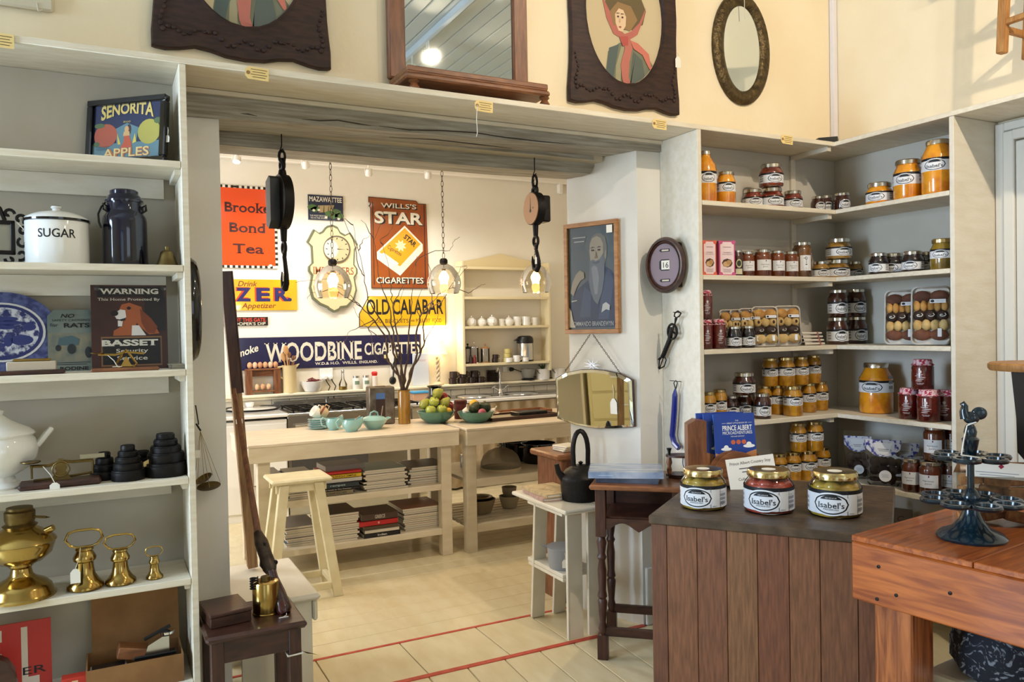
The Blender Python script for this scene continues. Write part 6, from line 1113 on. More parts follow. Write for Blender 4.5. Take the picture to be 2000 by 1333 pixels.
z = book(702, 777, z, .03, 4.385, .2, (176, 34, 36), 'red cookbook with a star in the lower pile', '*', (226, 200, 190), tw_=.05); z = book(707, 777, z, .04, 4.385, .2, (70, 52, 42), 'brown cookbook titled GREECE topping the lower pile', 'GREECE', (206, 196, 180), tw_=.28)
mags(790, 868, zL+.0005, 11, .0115, 'lower right pile', 4.43)
q = XYZ(845, 4.5, zU); tag(ob('paper_bag', B((206, 200, 190)).loops([[(x*k, y*k+.0, z) for x, y in ((-.06, -.03), (.05, -.04), (.07, .03), (-.05, .04))] for k, z in ((1, 0), (1.1, .04), (.7, .08), (.3, .1))]), None, XYZ(700, 4.56, z+.0)*V((1, 1, 0))+V((0, 0, zU+.16)) if False else V((XYZ(700, 4.6, zU).x, 4.62, zU))), 'crumpled pale paper bag behind the yellow book', 'bag')
tag(ob('jug_carton', B((206, 206, 200)).lathe([(.036, 0), (.038, .004), (.038, .09), (.02, .1), (0, .1)], 18).use((110, 160, 160)).lathe([(.0384, .02), (.0384, .06)], 12, a0=-2.4, a1=-1, cap=False), None, V((XYZ(793, 4.72, zU).x, 4.72, zU))), 'white and teal tub behind the magazines', 'tub')
# pots on the second table
q = XYZ(978, 4.55, zU2); t = thing('mesh_food_cover', 'fine mesh dome food cover with pale wooden rim', 'food cover', q); mat('mesh', (150, 136, 110), .7, alpha=.55)
ob('dome', B('mesh').lathe([(.13, .018), (.128, .05), (.112, .09), (.08, .12), (.04, .136), (0, .14)], 28, cap=False), t); ob('rim', B((206, 186, 150)).lathe([(.132, 0), (.134, .018), (.126, .018), (.126, 0)], 30), t)
for px, Y, r, h_, lab in ((1003, 4.82, .10, .13, 'black cooking pot behind the mesh cover'), (1052, 4.66, .12, .13, 'large black pot at right of the mesh cover')):
    t = thing('black_pot', lab, 'pot', XYZ(px, Y, zU2)); ob('pot', B('black_gloss').lathe([(r*.85, 0), (r, h_*.2), (r, h_), (r*.95, h_), (r*.93, .01), (0, .01)], 26), t); ob('handle', B('steel').tube([(-r, -.02, h_*.85), (-r*1.2, 0, h_*.85), (-r, .02, h_*.85)], .006, 6), t)
for px, py, r, h_, m, lab in ((938, 1002, .10, .09, (140, 124, 96), 'large tan metal basin on the slatted shelf'), (995, 992, .068, .08, (170, 158, 130), 'pale enamel bowl on the slatted shelf')): bowl('mixing_bowl', lab, PZ(px, py, zL2+.0005), r, h_, m, .6)
q = PZ(995, 990, zL2)+V((0, 0, .082)); tag(ob('sauce_pan', B((150, 140, 120)).lathe([(.035, -.04), (.04, 0), (.038, .0), (.045, .012), (.05, .05), (.046, .05), (.03, .016), (0, .014)], 20), None, q), 'small pale pan nested in the enamel bowl', 'pan')
q = PZ(938, 1000, zL2)+V((0, 0, .06)); tag(ob('steel_colander', B('steel').lathe([(.03, -.04), (.06, 0), (.082, .038), (.078, .04), (.055, .004), (0, -.03)], 24), None, q), 'shiny steel bowl nested in the tan basin', 'bowl')
q = XYZ(901, 4.75, zU2); t = thing('steel_canister', 'small steel canister glimpsed between the tables', 'canister', q+V((.03, 0, 0))); ob('body', B('steel').lathe([(.035, 0), (.035, .07), (.03, .075)], 18), t); ob('lid', B('steel').lathe([(.036, .074), (.036, .085), (0, .088)], 18), t)
# ================================================================== pictures and mirrors above the shelf
PYW = 2.8825
def wavy(w, h):
    hw = w/2; side = [(1.0, .0), (1.0, .07), (.985, .12), (.965, .2), (.955, .3), (.955, .4), (.965, .48)]
    bot_k = .6
    R = [(hw*x, h*z) for x, z in side]+[(hw*x, h*(1-z)) for x, z in side[::-1]]
    bot = [(-.965, -.006), (-.86, -.012), (-.72, .0), (-.55, .024), (-.38, .012), (-.22, -.012), (0, -.022), (.22, -.012), (.38, .012), (.55, .024), (.72, .0), (.86, -.012), (.965, -.006)]
    return [(hw*x, h*z*bot_k) for x, z in bot]+R+[(hw*x, h*(1-z*bot_k)) for x, z in bot[::-1]]+[(-x, z) for x, z in R[::-1]]
def portrait(px0, px1, pyb, label, full):
    a, c = PY(px0, pyb-12, PYW), PY(px1, pyb, PYW); w = c.x-a.x; x = (a.x+c.x)/2; z = PY((px0+px1)/2, pyb-16, PYW).z; h = w*1.42
    t = thing('carved_portrait', label, 'picture', (x, PYW, z), group='carved oval portraits'); O = wavy(w, h); n = len(O); cz = h*.485; rx, rz = w*.35, h*.36
    I = []
    for ox, oz in O: g = atan2((oz-cz)/rz, ox/rx); I.append((rx*cos(g), cz+rz*sin(g)))
    ob('frame', B('carved').loops([[(x_, -.002, z_) for x_, z_ in O], [(x_, -.018, z_) for x_, z_ in O], [(x_*.985, -.024, h/2+(z_-h/2)*.985) for x_, z_ in O], [(x_*1.07, -.026, cz+(z_-cz)*1.07) for x_, z_ in I], [(x_*1.03, -.032, cz+(z_-cz)*1.03) for x_, z_ in I], [(x_, -.024, z_) for x_, z_ in I], [(x_, -.008, z_) for x_, z_ in I]]), t)
    for k, (sx_, sz) in enumerate(((-1, 0), (1, 0), (-1, 1), (1, 1))):
        b = B('carved'); x0, z0 = sx_*w*.44, (h*.07 if not sz else h*.93); s = 1 if not sz else -1
        for q in range(9): u = q/8; b.sph((x0-sx_*w*.22*u, -.027, z0+s*h*.012*sin(u*9)), (.010-.005*u, .005, .008-.004*u), 8, 5); b.sph((x0+sx_*w*.012*sin(u*8), -.027, z0+s*h*.17*u), (.009-.005*u, .005, .010-.005*u), 8, 5)
        ob('carved_spray', b, t)
    b = B('carved')
    for q in range(13): u = q/6-1; b.sph((w*.2*u, -.027, h*.045+h*.02*cos(u*7)+h*.02*abs(u)), (.009, .006, .008), 8, 5)
    ob('carved_spray', b, t)
    E = lambda x_, z_: (x_*w, cz+(z_*.95-.125)*h)
    b = B((206, 188, 152)).flatp(ell(0, cz, rx*1.01, rz*1.01, 48), -.010)
    def clip(P):  # keep the drawing inside the oval
        out = []
        for x_, z_ in P:
            X_, Z_ = x_*w, (z_*.95-.125)*h; m = hypot(X_/rx, Z_/rz); out.append((X_/max(1, m*1.01), cz+Z_/max(1, m*1.01)))
        return out
    def dense(P, k=4): return [(P[i][0]+(P[(i+1) % len(P)][0]-P[i][0])*j/k, P[i][1]+(P[(i+1) % len(P)][1]-P[i][1])*j/k) for i in range(len(P)) for j in range(k)]
    lay = [((120, 122, 100), [(-.22, -.36), (-.18, -.22), (-.15, -.08), (-.04, -.02), (.10, -.04), (.22, -.08), (.30, -.16), (.30, -.36), (.1, -.4)]), ((84, 98, 96), [(-.17, -.20), (-.14, -.06), (-.05, -.03), (-.10, -.2), (-.14, -.34), (-.2, -.30)]), ((164, 156, 124), [(-.10, -.34), (-.08, -.15), (-.03, -.04), (.0, -.04), (-.04, -.2), (-.04, -.36)]), ((92, 100, 92), [(.06, -.36), (.05, -.2), (.08, -.06), (.16, -.10), (.2, -.25), (.2, -.36)]),
           ((104, 88, 58), [(-.18, .16), (-.14, .08), (-.04, .05), (.08, .06), (.17, .10), (.20, .18), (.14, .27), (0, .31), (-.14, .27)]), ((186, 106, 94), [(-.20, .22), (-.16, .10), (-.10, .02), (.02, -.01), (.12, .04), (.18, .14), (.20, .2), (.14, .11), (.06, .05), (0, .03), (-.06, .06), (-.12, .13)]), ((150, 118, 76), [(-.13, .14), (-.06, .2), (.06, .19), (.12, .12), (.05, .05), (-.1, .07)]), ((228, 196, 160), [(-.085, .13), (-.05, .165), (-.01, .16), (.015, .125), (.01, .075), (-.02, .04), (-.055, .042), (-.08, .08)]),
           ((190, 112, 98), [(-.02, .0), (.05, .005), (.07, -.04), (.04, -.12), (.03, -.2), (.08, -.34), (.02, -.35), (-.03, -.22), (-.04, -.14), (.0, -.05)]), ((206, 118, 100), [(.05, .0), (.12, -.01), (.22, -.06), (.25, -.16), (.22, -.14), (.16, -.07), (.08, -.045)]), ((184, 84, 76), [(-.05, .01), (.03, .02), (.03, -.03), (-.02, -.04)])]
    for k, (c_, P) in enumerate(lay): b.use(c_).flatp(clip(dense(P)), -.0104-.0004*k)
    b.use((70, 50, 44))
    for x_ in (-.06, -.02): b.flatp(ell(x_*w, cz+(.118*.95-.125)*h, .009*w, .005*h, 8), -.0156).flatp([E(x_-.014, .133), E(x_+.012, .136), E(x_+.012, .139), E(x_-.012, .138)], -.0156)
    b.use((176, 80, 70)).flatp(ell(-.042*w, cz+(.063*.95-.125)*h, .012*w, .004*h, 8), -.0156).use((206, 164, 130)).flatp([E(-.045, .115), E(-.036, .09), E(-.05, .086)], -.0154)
    ob('painting', b, t); return t, w, h
portrait(296, 644, 131, 'dark carved frame with oval portrait, cut off at the top left', False)
t, w, h = portrait(1108, 1322, 228, 'dark carved frame with oval portrait of lady in pink scarf', True); tag_card(t, (w*.47, -.03, h*.33), (w*.475, -.032, h*.31), .03, .05)
# shelf mirror
a, c = PY(757, 150, 2.868), PY(1027, 170, 2.868); w = c.x-a.x; t = thing('shelf_mirror', 'tall wood framed mirror with moulded base on ball feet', 'mirror', ((a.x+c.x)/2, 2.868, 2.2005))
zb, h = .075, .95
for s in (-1, 1): ob('post', B('mid_wood_v').box(min(s*w/2, s*(w/2-.066)), max(s*w/2, s*(w/2-.066)), -.025, .012, .094, h, .006), t)
ob('head_rail', B('mid_wood').box(-w/2, w/2, -.03, .012, h, h+.07, .008), t)
ob('shelf_base', B('mid_wood').box(-w/2-.004, w/2-.006, -.21, .012, .042, .062, .006).box(-w/2+.004, w/2-.012, -.20, .012, .062, .072, .004).box(-w/2+.01, w/2-.004, -.19, .012, .072, .094, .004), t)
for x in (-w/2+.035, w/2-.02): ob('ball_foot', B('mid_wood').lathe([(.008, 0), (.018, .004), (.021, .016), (.012, .03), (.02, .038), (.018, .042)], 14, (x, -.185, 0)), t)
ob('glass', B('mirror').box(-w/2+.066, w/2-.066, -.012, -.008, .094, h), t)
# oval mirror
p0, p1, pz = PY(1390, 100, PYW), PY(1500, 100, PYW), PY(1447, 206, PYW); w = p1.x-p0.x; hh_ = PY(1440, -14, PYW).z-pz.z
mat('bronze_emb', (96, 80, 50), .45, .7, c2=(66, 54, 34), ns=40, bump=.8, bs=45)
t = thing('oval_mirror', 'oval wall mirror in embossed bronze frame', 'mirror', ((p0.x+p1.x)/2, PYW, pz.z)); cz = hh_/2; n = 48
ob('frame', B('bronze_emb').loops([[(w/2*s*cos(a), y, cz+(hh_/2-w/2*(1-s))*sin(a)) for a in [2*pi*i/n for i in range(n)]] for s, y in ((1, 0), (1, -.012), (.92, -.024), (.78, -.026), (.66, -.016), (.63, -.008))]), t)
ob('glass', B('mirror').flatp([(w/2*.655*cos(a), cz+(hh_/2-w/2*.345)*sin(a)) for a in [2*pi*i/n for i in range(n)]], -.010), t)
ob('price_tag', B('paper').box(-.012, .012, -.03, -.029, hh_-.03, hh_-.005), t); ob('tag_string', B('string').tube([(0, -.03, hh_-.03), (.003, -.028, hh_-.13)], .0015, 5), t)
# buff tags on the top board
for px, py, lab in ((-2, 78, 'buff price tag on the top board at the left edge'), (502, 144, 'buff handwritten tag below the left portrait'), (945, 208, 'buff handwritten tag with string below the mirror'), (1288, 243, 'buff handwritten tag below the right portrait'), (1537, 273, 'buff handwritten tag near the shelf corner')):
    p = PY(px, py, 2.627); w, h = .072, .04; t = thing('buff_tag', lab, 'tag', p, rot=(0, .03, 0), group='buff tags on the top board')
    ob('card', B('card_tag').prism([(-w*.5, -h*.25), (-w*.38, -h*.5), (w*.5, -h*.5), (w*.5, h*.5), (-w*.38, h*.5), (-w*.5, h*.25)], -.001, .0005).use((110, 84, 50)).lines(w*.08, 0, w*.7, h*.8, 4, -.0014), t); ob('eyelet', B((150, 110, 70)).prism(ell(-w*.38, h*.0, .006, .006, 12), -.0018, -.001), t)
    if px == 945: ob('tag_string', B('string').tube([(-w*.38, -.002, 0), (-w*.42, -.003, -.05), (-w*.36, -.002, -.1), (-w*.42, -.003, -.115)], .0015, 5), t)
p = PY(1621, 268, 2.68); tag(ob('corner_speaker', B('black').slab([(-.055, .02), (.005, -.04), (.06, .0), (.06, .09), (-.02, .09)], 0, .032), None, (p.x, p.y, 2.2005)), 'flat black box on the top board in the corner', 'box')
p = PY(40, 18, PYW); t = thing('pale_frame', 'pale grey frame edge hanging at the top left corner', 'frame', p); ob('frame', B((206, 196, 172)).box(-.2, .09, -.02, 0, 0, .3, .006), t); ob('cord', B('string').tube([(.045, -.021, .02), (.048, -.021, -.006), (.06, -.021, .0)], .002, 5), t)
# wooden stool hung on the right wall
mat('beech', (176, 128, 74), .5, c2=(150, 102, 52), ns=8, st=(10, 10, 1.5))
p = PX(1957, 105, 3.18); t = thing('hanging_stool', 'pale wooden stool hung high on the right wall', 'stool', (p.x, p.y, p.z))
for dx, dy in ((0, 0), (.17, .0), (0, -.30), (.17, -.30)): ob('leg', B('beech').at(Mx.Rotation(.05, 4, 'X')).box(dx-.018, dx+.018, dy-.016, dy+.016, 0, .5, .004), t)
for z, d in ((.085, 0), (.26, 0)): ob('rung', B('beech').box(-.01, .01, -.30, 0, z+.02, z+.045, .004), t); ob('rung', B('beech').box(0, .17, -.012, .012, z, z+.025, .004), t); ob('rung', B('beech').box(.16, .18, -.30, 0, z+.02, z+.045, .004), t)
ob('seat', B('beech').box(-.05, .21, -.36, .05, .5, .53, .008), t)
# ================================================================== on the pier
RO = V((2.13, WY, 0)); RD = V((-.145, .36, 0)).normalized(); RN = V((-RD.y, RD.x, 0)); RA = atan2(-RD.y, -RD.x)
def RV(px, py, off=.003):
    d = ray(px, py); o = RO+RN*off; return EYE+d*((o-EYE).dot(RN)/d.dot(RN))
tl, tr_, br, bl = RV(1105, 441), RV(1210, 427), RV(1209, 652), RV(1102, 652)
w = (tr_-tl).to_2d().length; c = (tl+tr_)/2; zb_ = (bl.z+br.z)/2; h = (tl.z+tr_.z)/2-zb_
t = thing('framed_poster', 'oak framed brandy poster of a bearded man on the pier', 'framed poster', (c.x, c.y, zb_), RA)
for x0, x1, z0, z1 in ((-w/2, w/2, 0, .02), (-w/2, w/2, h-.02, h), (-w/2, -w/2+.02, .02, h-.02), (w/2-.02, w/2, .02, h-.02)): ob('frame_rail', B('oak_frame').box(x0, x1, -.022, 0, z0, z1, .002), t)
W2, H2 = w-.04, h-.04
b = B((86, 98, 104)).box(-W2/2, W2/2, -.008, -.002, .02, h-.02)
def PP(L): return [(x*W2, .02+z*H2) for x, z in L]
for k, (c_, L) in enumerate((((44, 56, 84), [(-.5, .02), (.5, .02), (.5, .5), (.42, .56), (.3, .6), (.0, .5), (-.2, .44), (-.38, .36), (-.5, .22)]), ((62, 78, 108), [(.12, .1), (.34, .1), (.46, .45), (.36, .58), (.26, .5)]), ((62, 78, 108), [(-.28, .12), (-.04, .12), (-.02, .36), (-.16, .42)]), ((120, 118, 112), [(-.03, .66), (-.05, .76), (-.03, .85), (.03, .905), (.12, .925), (.22, .92), (.3, .88), (.335, .79), (.32, .68), (.26, .60), (.08, .60)]),
    ((172, 160, 140), [(-.02, .66), (-.035, .76), (-.02, .84), (.03, .885), (.12, .90), (.2, .88), (.25, .82), (.25, .70), (.2, .63), (.08, .62)]), ((150, 140, 124), [(.275, .70), (.30, .76), (.325, .75), (.32, .69), (.29, .67)]), ((110, 116, 126), [(-.06, .46), (-.04, .60), (-.03, .66), (.03, .675), (.10, .66), (.18, .68), (.25, .73), (.28, .66), (.27, .5), (.22, .36), (.12, .24), (.04, .28), (-.02, .36)]), ((142, 146, 152), [(.0, .60), (.06, .62), (.12, .60), (.16, .5), (.12, .34), (.06, .34), (.03, .46)]), ((82, 90, 104), [(.02, .645), (.10, .63), (.18, .645), (.17, .66), (.10, .65), (.03, .66)]),
    ((170, 156, 134), [(-.46, .36), (-.42, .46), (-.34, .54), (-.25, .58), (-.16, .56), (-.15, .50), (-.24, .48), (-.32, .42), (-.40, .33)]), ((206, 206, 200), [(.2, .16), (.30, .19), (.37, .18), (.38, .23), (.30, .26), (.23, .24)]), ((226, 206, 170), [(-.5, .02), (-.36, .02), (-.42, .10), (-.45, .18), (-.5, .22)]), ((190, 186, 176), [(-.44, .27), (-.32, .28), (-.32, .29), (-.44, .285)]))): b.use(c_).flatp(PP(L), -.0085-.0003*k)
b.use((54, 52, 56))
for x_ in (.03, .17): b.flatp(ell(x_*W2, .02+.765*H2, .03*W2, .009*H2, 10), -.0126).flatp(PP([(x_-.05, .785), (x_, .80), (x_+.05, .79), (x_, .79)]), -.0126)
b.use((136, 122, 104)).flatp(PP([(.07, .685), (.13, .685), (.11, .72), (.10, .77), (.09, .72)]), -.0125)
b.use((190, 194, 196)).text('COMMANDO BRANDEWYN', 0, .02+.055*H2, W2*.9, H2*.045, -.0128, .01).lines(-.25*W2, .02+.88*H2, W2*.28, H2*.08, 2, -.0128)
ob('print', b, t); ob('price_sticker', B('paper').box(W2*.36, W2*.48, -.0235, -.0228, h-.06, h-.025), t); ob('glazing', B('film').box(-W2/2, W2/2, -.0136, -.013, .021, h-.021), t)
# bevelled mirror on a chain
tl, tr_, br, bl = RV(1091, 735), RV(1241, 744), RV(1242, 846), RV(1095, 815); w = (tr_-tl).to_2d().length; c = (tl+tr_)/2; zb_ = (bl.z+br.z)/2-.012; h = (tl.z+tr_.z)/2-zb_
t = thing('chain_mirror', 'arch-topped mirror without frame, hanging from a thin chain on the pier', 'mirror', (c.x, c.y, zb_), rot=(.05, 0, RA))
O = [(-w/2, .03), (-w/4, .004), (0, -.004), (w/4, .004), (w/2, .018), (w/2, h), (w*.35, h+.028), (w*.15, h+.042), (0, h+.045), (-w*.15, h+.042), (-w*.35, h+.026), (-w/2, h-.004)]
ob('backing', B('dark_wood').prism(O, -.014, 0), t); I = [(x*.93, h/2+(z-h/2)*.9) for x, z in O]
ob('glass', B('mirror').loops([[(x*.985, -.0145, h/2+(z-h/2)*.985) for x, z in O], [(x, -.019, z) for x, z in I]]).flatp(I, -.019), t)
apx = RV(1163, 653)-V((c.x, c.y, zb_)); apx = Mx.Rotation(-RA, 3, 'Z') @ apx
for sx_, px, py in ((-1, 1111, 723), (1, 1221, 735)): b = B('chain'); q = Mx.Rotation(-RA, 3, 'Z') @ (RV(px, py)-V((c.x, c.y, zb_))); chain(b, (apx.x+sx_*.008, -.01, apx.z), (q.x, -.01, q.z), .012, .0032, .0012); ob('chain', b, t)
tag_card(t, (w*.27, -.022, h*.9), (w*.27, -.023, h*.62), .036, .07)
q = RV(1157, 714, .025); mat('silver_bow', (214, 220, 230), .3, .4); b = B('silver_bow')
for k in range(9): a = k*2*pi/9; b.at(Mx.Rotation(RA, 4, 'Z')).prism([(.006*cos(a+.5), .006*sin(a+.5)), (.05*cos(a), .03*sin(a)+.003), (.006*cos(a-.5), .006*sin(a-.5))], -.006+.0008*k, -.003+.0008*k)
tag(ob('gift_bow', b, None, q), 'small silver star bow perched on the mirror top', 'bow')
# perpetual calendar on the upright
p = PX(1298, 518, 2.19); t = thing('oval_calendar', 'oval dark wooden wall calendar with three windows showing 16', 'calendar', p, radians(-62)); R_ = size(55, p); n = 44
ob('moulding', B('dark_wood').loops([[(R_*.74*s*cos(a), y, R_*(s if s > .9 else s+.02)*sin(a)) for a in [2*pi*i/n for i in range(n)]] for s, y in ((.96, .03), (1, .02), (1, .004), (.93, -.012), (.85, -.010), (.82, -.003), (.76, -.006), (.74, .0))]), t)
ob('face', B((120, 98, 104)).flatp([(R_*.745*.745*cos(a), R_*.76*sin(a)) for a in [2*pi*i/n for i in range(n)]], .0), t)
for z, ww, hh2 in ((.52, .2, .055), (-.55, .2, .055)): ob('window_slot', B('ink').flatp([(-R_*ww, R_*z), (-R_*ww*.7, R_*(z+hh2)), (R_*ww, R_*(z+hh2)), (R_*ww, R_*(z-hh2)), (-R_*ww*.7, R_*(z-hh2))], -.0006).use((190, 176, 150)).flatp([(-R_*ww*.5, R_*(z-hh2*.5)), (R_*ww*.8, R_*(z-hh2*.5)), (R_*ww*.8, R_*(z+hh2*.5)), (-R_*ww*.5, R_*(z+hh2*.5))], -.001), t)
ob('date_window', B('ink').flatp([(-R_*.2, -R_*.12), (-R_*.13, -R_*.2), (R_*.17, -R_*.2), (R_*.2, -R_*.12), (R_*.2, R_*.12), (R_*.17, R_*.2), (-R_*.13, R_*.2), (-R_*.2, R_*.12)], -.0006).use((216, 210, 196)).flatp([(-R_*.12, -R_*.16), (R_*.19, -R_*.16), (R_*.19, R_*.16), (-R_*.12, R_*.16)], -.001).use('ink').text('16', R_*.05, 0, R_*.2, R_*.2, -.0014), t)
ob('back_box', B('iron').box(-R_*.3, R_*.5, .02, .055, -R_*.8, R_*.8, .003), t)
# egg beater and blue strap
def UP(px, py, X=2.235): return PX(px, py, X)
o = UP(1318, 612); t = thing('egg_beater', 'rusty antique rotary egg beater hanging from a nail', 'egg beater', o); L4 = lambda x, y, X=2.235: UP(x, y, X)-o
ob('nail', B('iron').tube([(.028, 0, .002), (-.01, 0, .004)], .0015, 5), t)
ob('handle_loop', B('iron').tube([L4(1318, 634), L4(1319, 622), L4(1327, 618), L4(1330, 612), L4(1324, 608), L4(1318, 612), L4(1317, 618), L4(1322, 622), L4(1316, 638)], .0035, 6), t)
cw = L4(1313, 648); rw = size(14.5, o)
g = ob('gear_wheel', B('iron').tube([cw+V((0, rw*.95*cos(a), rw*sin(a))) for a in [q*pi/14 for q in range(28)]], .0055, 6, True), t)
for k in range(4): a = k*pi/2+.4; ob('spoke', B('iron').cyl(cw, cw+V((0, rw*.95*cos(a), rw*sin(a))), .005, n=6), g)
ob('teeth', B('iron').loops([[cw+V((dx, s*rw*(1.03 if k % 2 else 1.1)*cos(k*pi/30), s*rw*(1.03 if k % 2 else 1.1)*sin(k*pi/30))) for k in range(60)] for dx, s in ((-.003, .95), (-.003, 1), (.003, 1), (.003, .95))]), g)
ob('shaft', B('iron').tube([L4(1312, 640), L4(1308, 664), L4(1294, 698)], [.009, .011, .010], 8), t)
ob('whisk', B('iron').tube([L4(1295, 694), L4(1284, 704), L4(1282, 714), L4(1288, 721), L4(1297, 716), L4(1301, 704), L4(1297, 694)], .003, 6).tube([L4(1296, 694), L4(1288, 704), L4(1287, 719)], .003, 6).tube([L4(1297, 694), L4(1293, 706), L4(1289, 719)], .003, 6), t)
o = UP(1318, 746); t = thing('blue_strap', 'shiny dark blue strap hanging from a nail beside the books', 'strap', o); mat('blue_strap_m', (24, 36, 120), .2, coat=.5)
ob('strap', B('blue_strap_m').tube([L4(1320, 752)+UP(1318, 612)-o if False else UP(x, y)-o for x, y in ((1319, 760), (1318, 772), (1317, 800), (1315, 830), (1313, 850), (1317, 866), (1326, 876))], [.004, .012, .013, .013, .013, .013, .012], 8), t); ob('loop', B('black').tube([UP(x, y)-o for x, y in ((1319, 760), (1316, 748), (1320, 744), (1323, 748), (1320, 760))], .003, 6), t); ob('nail', B('iron').tube([UP(1308, 744)-o, UP(1324, 747)-o+V((.03, 0, 0))], .0015, 5), t)
# ================================================================== stand, kettle, books
KZ = .5655
p = PZ(1128, 976, KZ); r = size(41, p); t = thing('cast_iron_kettle', 'black cast iron kettle with tall hoop handle', 'kettle', p+V((.02, 0, 0)), -.4)
ob('body', B('iron').lathe([(r*.9, 0), (r*.95, .004), (r, .09), (r*1.0, .1), (r*.98, .106), (r*.72, .136), (r*.48, .148)], 32), t); l = ob('lid', B('iron').lathe([(r*.5, .147), (r*.42, .154), (0, .16)], 22), t); ob('knob', B('iron').lathe([(.006, .158), (.012, .168), (0, .174)], 10), l)
ob('handle', B('iron').tube([(-r*.34, 0, .14)]+[(r*.36*cos(a), 0, .22+.09*sin(a)) for a in [pi-q*pi/10 for q in range(11)]]+[(r*.34, 0, .14)], .009, 8, flatz=1.4), t); ob('spout', B('iron').tube([(-r*.8, -.01, .09), (-r*1.1, -.012, .13), (-r*1.18, -.012, .165)], [.02, .014, .011], 10), t)
p = PZ(1055, 955, KZ)
for k, (c, lab) in enumerate((((196, 160, 150), 'pinkish book under the marbled book on the white stand'), ((206, 182, 140), 'marbled cream book on the white stand'))):
    t = thing('hardback_book', lab, 'book', (1.83+.004*k, 3.19, KZ+k*.0165), -.1+.1*k); mat('marble_%d' % k, c, .4, c2=tuple(int(q*.86) for q in c), ns=16, lo=.4, hi=.6, wave=2)
    ob('cover', B('marble_%d' % k).box(-.085, .085, -.12, .12, 0, .003).box(-.085, .085, -.12, .12, .013, .016).box(-.085, -.082, -.12, .12, .0031, .0129), t); ob('pages', B('paper').box(-.0815, .081, -.116, .116, .0031, .0129), t)
p = PZ(1092, 1106, .281); r = .062; t = thing('enamel_saucepan', 'blue-grey enamel pot with white tag on the stand shelf', 'pot', (1.80, 3.02, .2805), -.5, sc=1.2)
ob('pot', B((148, 152, 160)).lathe([(r*.86, 0), (r*.9, .005), (r, .075), (r*1.03, .078)], 28).use((70, 76, 84)).lathe([(r*1.03, .078), (r*.97, .076), (r*.85, .008), (0, .008)], 28, cap=False), t); ob('pouring_lip', B((148, 152, 160)).prism([(-r*1.0, .07), (-r*1.35, .084), (-r*1.0, .079)], -.012, .012), t); tag_card(t, (.0, -r*1.05, .07), (.0, -r*1.06, .045), .018, .03)
for k in range(3): tag(ob('folded_napkin', B((226, 218, 200)).box(-.05, .06, -.06, .05, 0, .009, .003), None, (2.05, 3.40, .7305+k*.0095), .1*k), 'folded white napkin on the pedestal, %s of three' % ['bottom', 'middle', 'top'][k], 'napkin', 'napkins on the pedestal')
mat('photo_cover', (116, 136, 170), .25, coat=.3, c2=(190, 196, 204), ns=5, st=(1, 4, 1), wave=1); mat('photo_cover_dark', (40, 48, 64), .3, c2=(90, 96, 110), ns=7)
bx = thing('photo_book', 'large book with dark snowy cover on the side table, lower of two', 'book', (1.925, 2.685, .7155), -.75, 'photo books'); ob('cover', B('photo_cover_dark').box(-.125, .125, -.1, .1, 0, .003).box(-.125, .125, -.1, .1, .017, .02).box(-.125, .125, -.1, -.097, .0031, .0169), bx); ob('pages', B('paper').box(-.122, .122, -.0965, .097, .0031, .0169), bx)
bx = thing('photo_book', 'large book with blue cloudy cover on the side table, upper of two', 'book', (1.915, 2.70, .7362), -.62, 'photo books'); ob('cover', B('photo_cover').box(-.15, .15, -.115, .095, 0, .003).box(-.15, .15, -.115, .095, .022, .025).box(-.15, .15, -.115, -.112, .0031, .0219), bx); ob('pages', B('paper').box(-.147, .147, -.1115, .092, .0031, .0219), bx); ob('spine_title', B((180, 200, 220)).lines(-.08, .012, .06, .008, 1, -.1156), bx)
# egg cup stand beside the upright
p = PZ(1322, 905, .7165); p = V((2.12, 2.60, .7165)); t = thing('wooden_egg_stand', 'two-tier wooden egg stand with turned pillar and black knob', 'egg stand', p, -.6)
for z in (.006, .085): 
    b = B('dark_wood').slab([(.06*cos(a), .045*sin(a)) for a in [q*pi/12 for q in range(24)]], z, z+.008); g = ob('tier', b, t)
    for a in range(5): ob('egg_hole', B((20, 12, 10)).lathe([(.011, z+.0085), (0, z+.0086)], 12, (.04*cos(a*1.25), .028*sin(a*1.25), 0)), g)
ob('pillar', B('mid_wood').lathe([(.008, .014), (.011, .03), (.007, .045), (.013, .06), (.008, .085)], 12, (-.045, 0, 0)), t); ob('knob', B('black').lathe([(.006, .093), (.006, .105), (.011, .12), (0, .122)], 12, (-.045, 0, 0)), t); ob('base', B('dark_wood').lathe([(.05, 0), (.05, .006)], 20), t)
t = thing('white_dish', 'white dish leaning against the upright behind the egg stand', 'dish', (2.185, 2.56, .7165), rot=(-.3, 0, -.9)); ob('dish', B('white_gloss').prism(ell(0, .065, .07, .065, 28), -.004, .004), t); ob('edge', B('black').tube([(.072*cos(a), 0, .065+.067*sin(a)) for a in [q*pi/16 for q in range(32)]], .0018, 5, True), t)
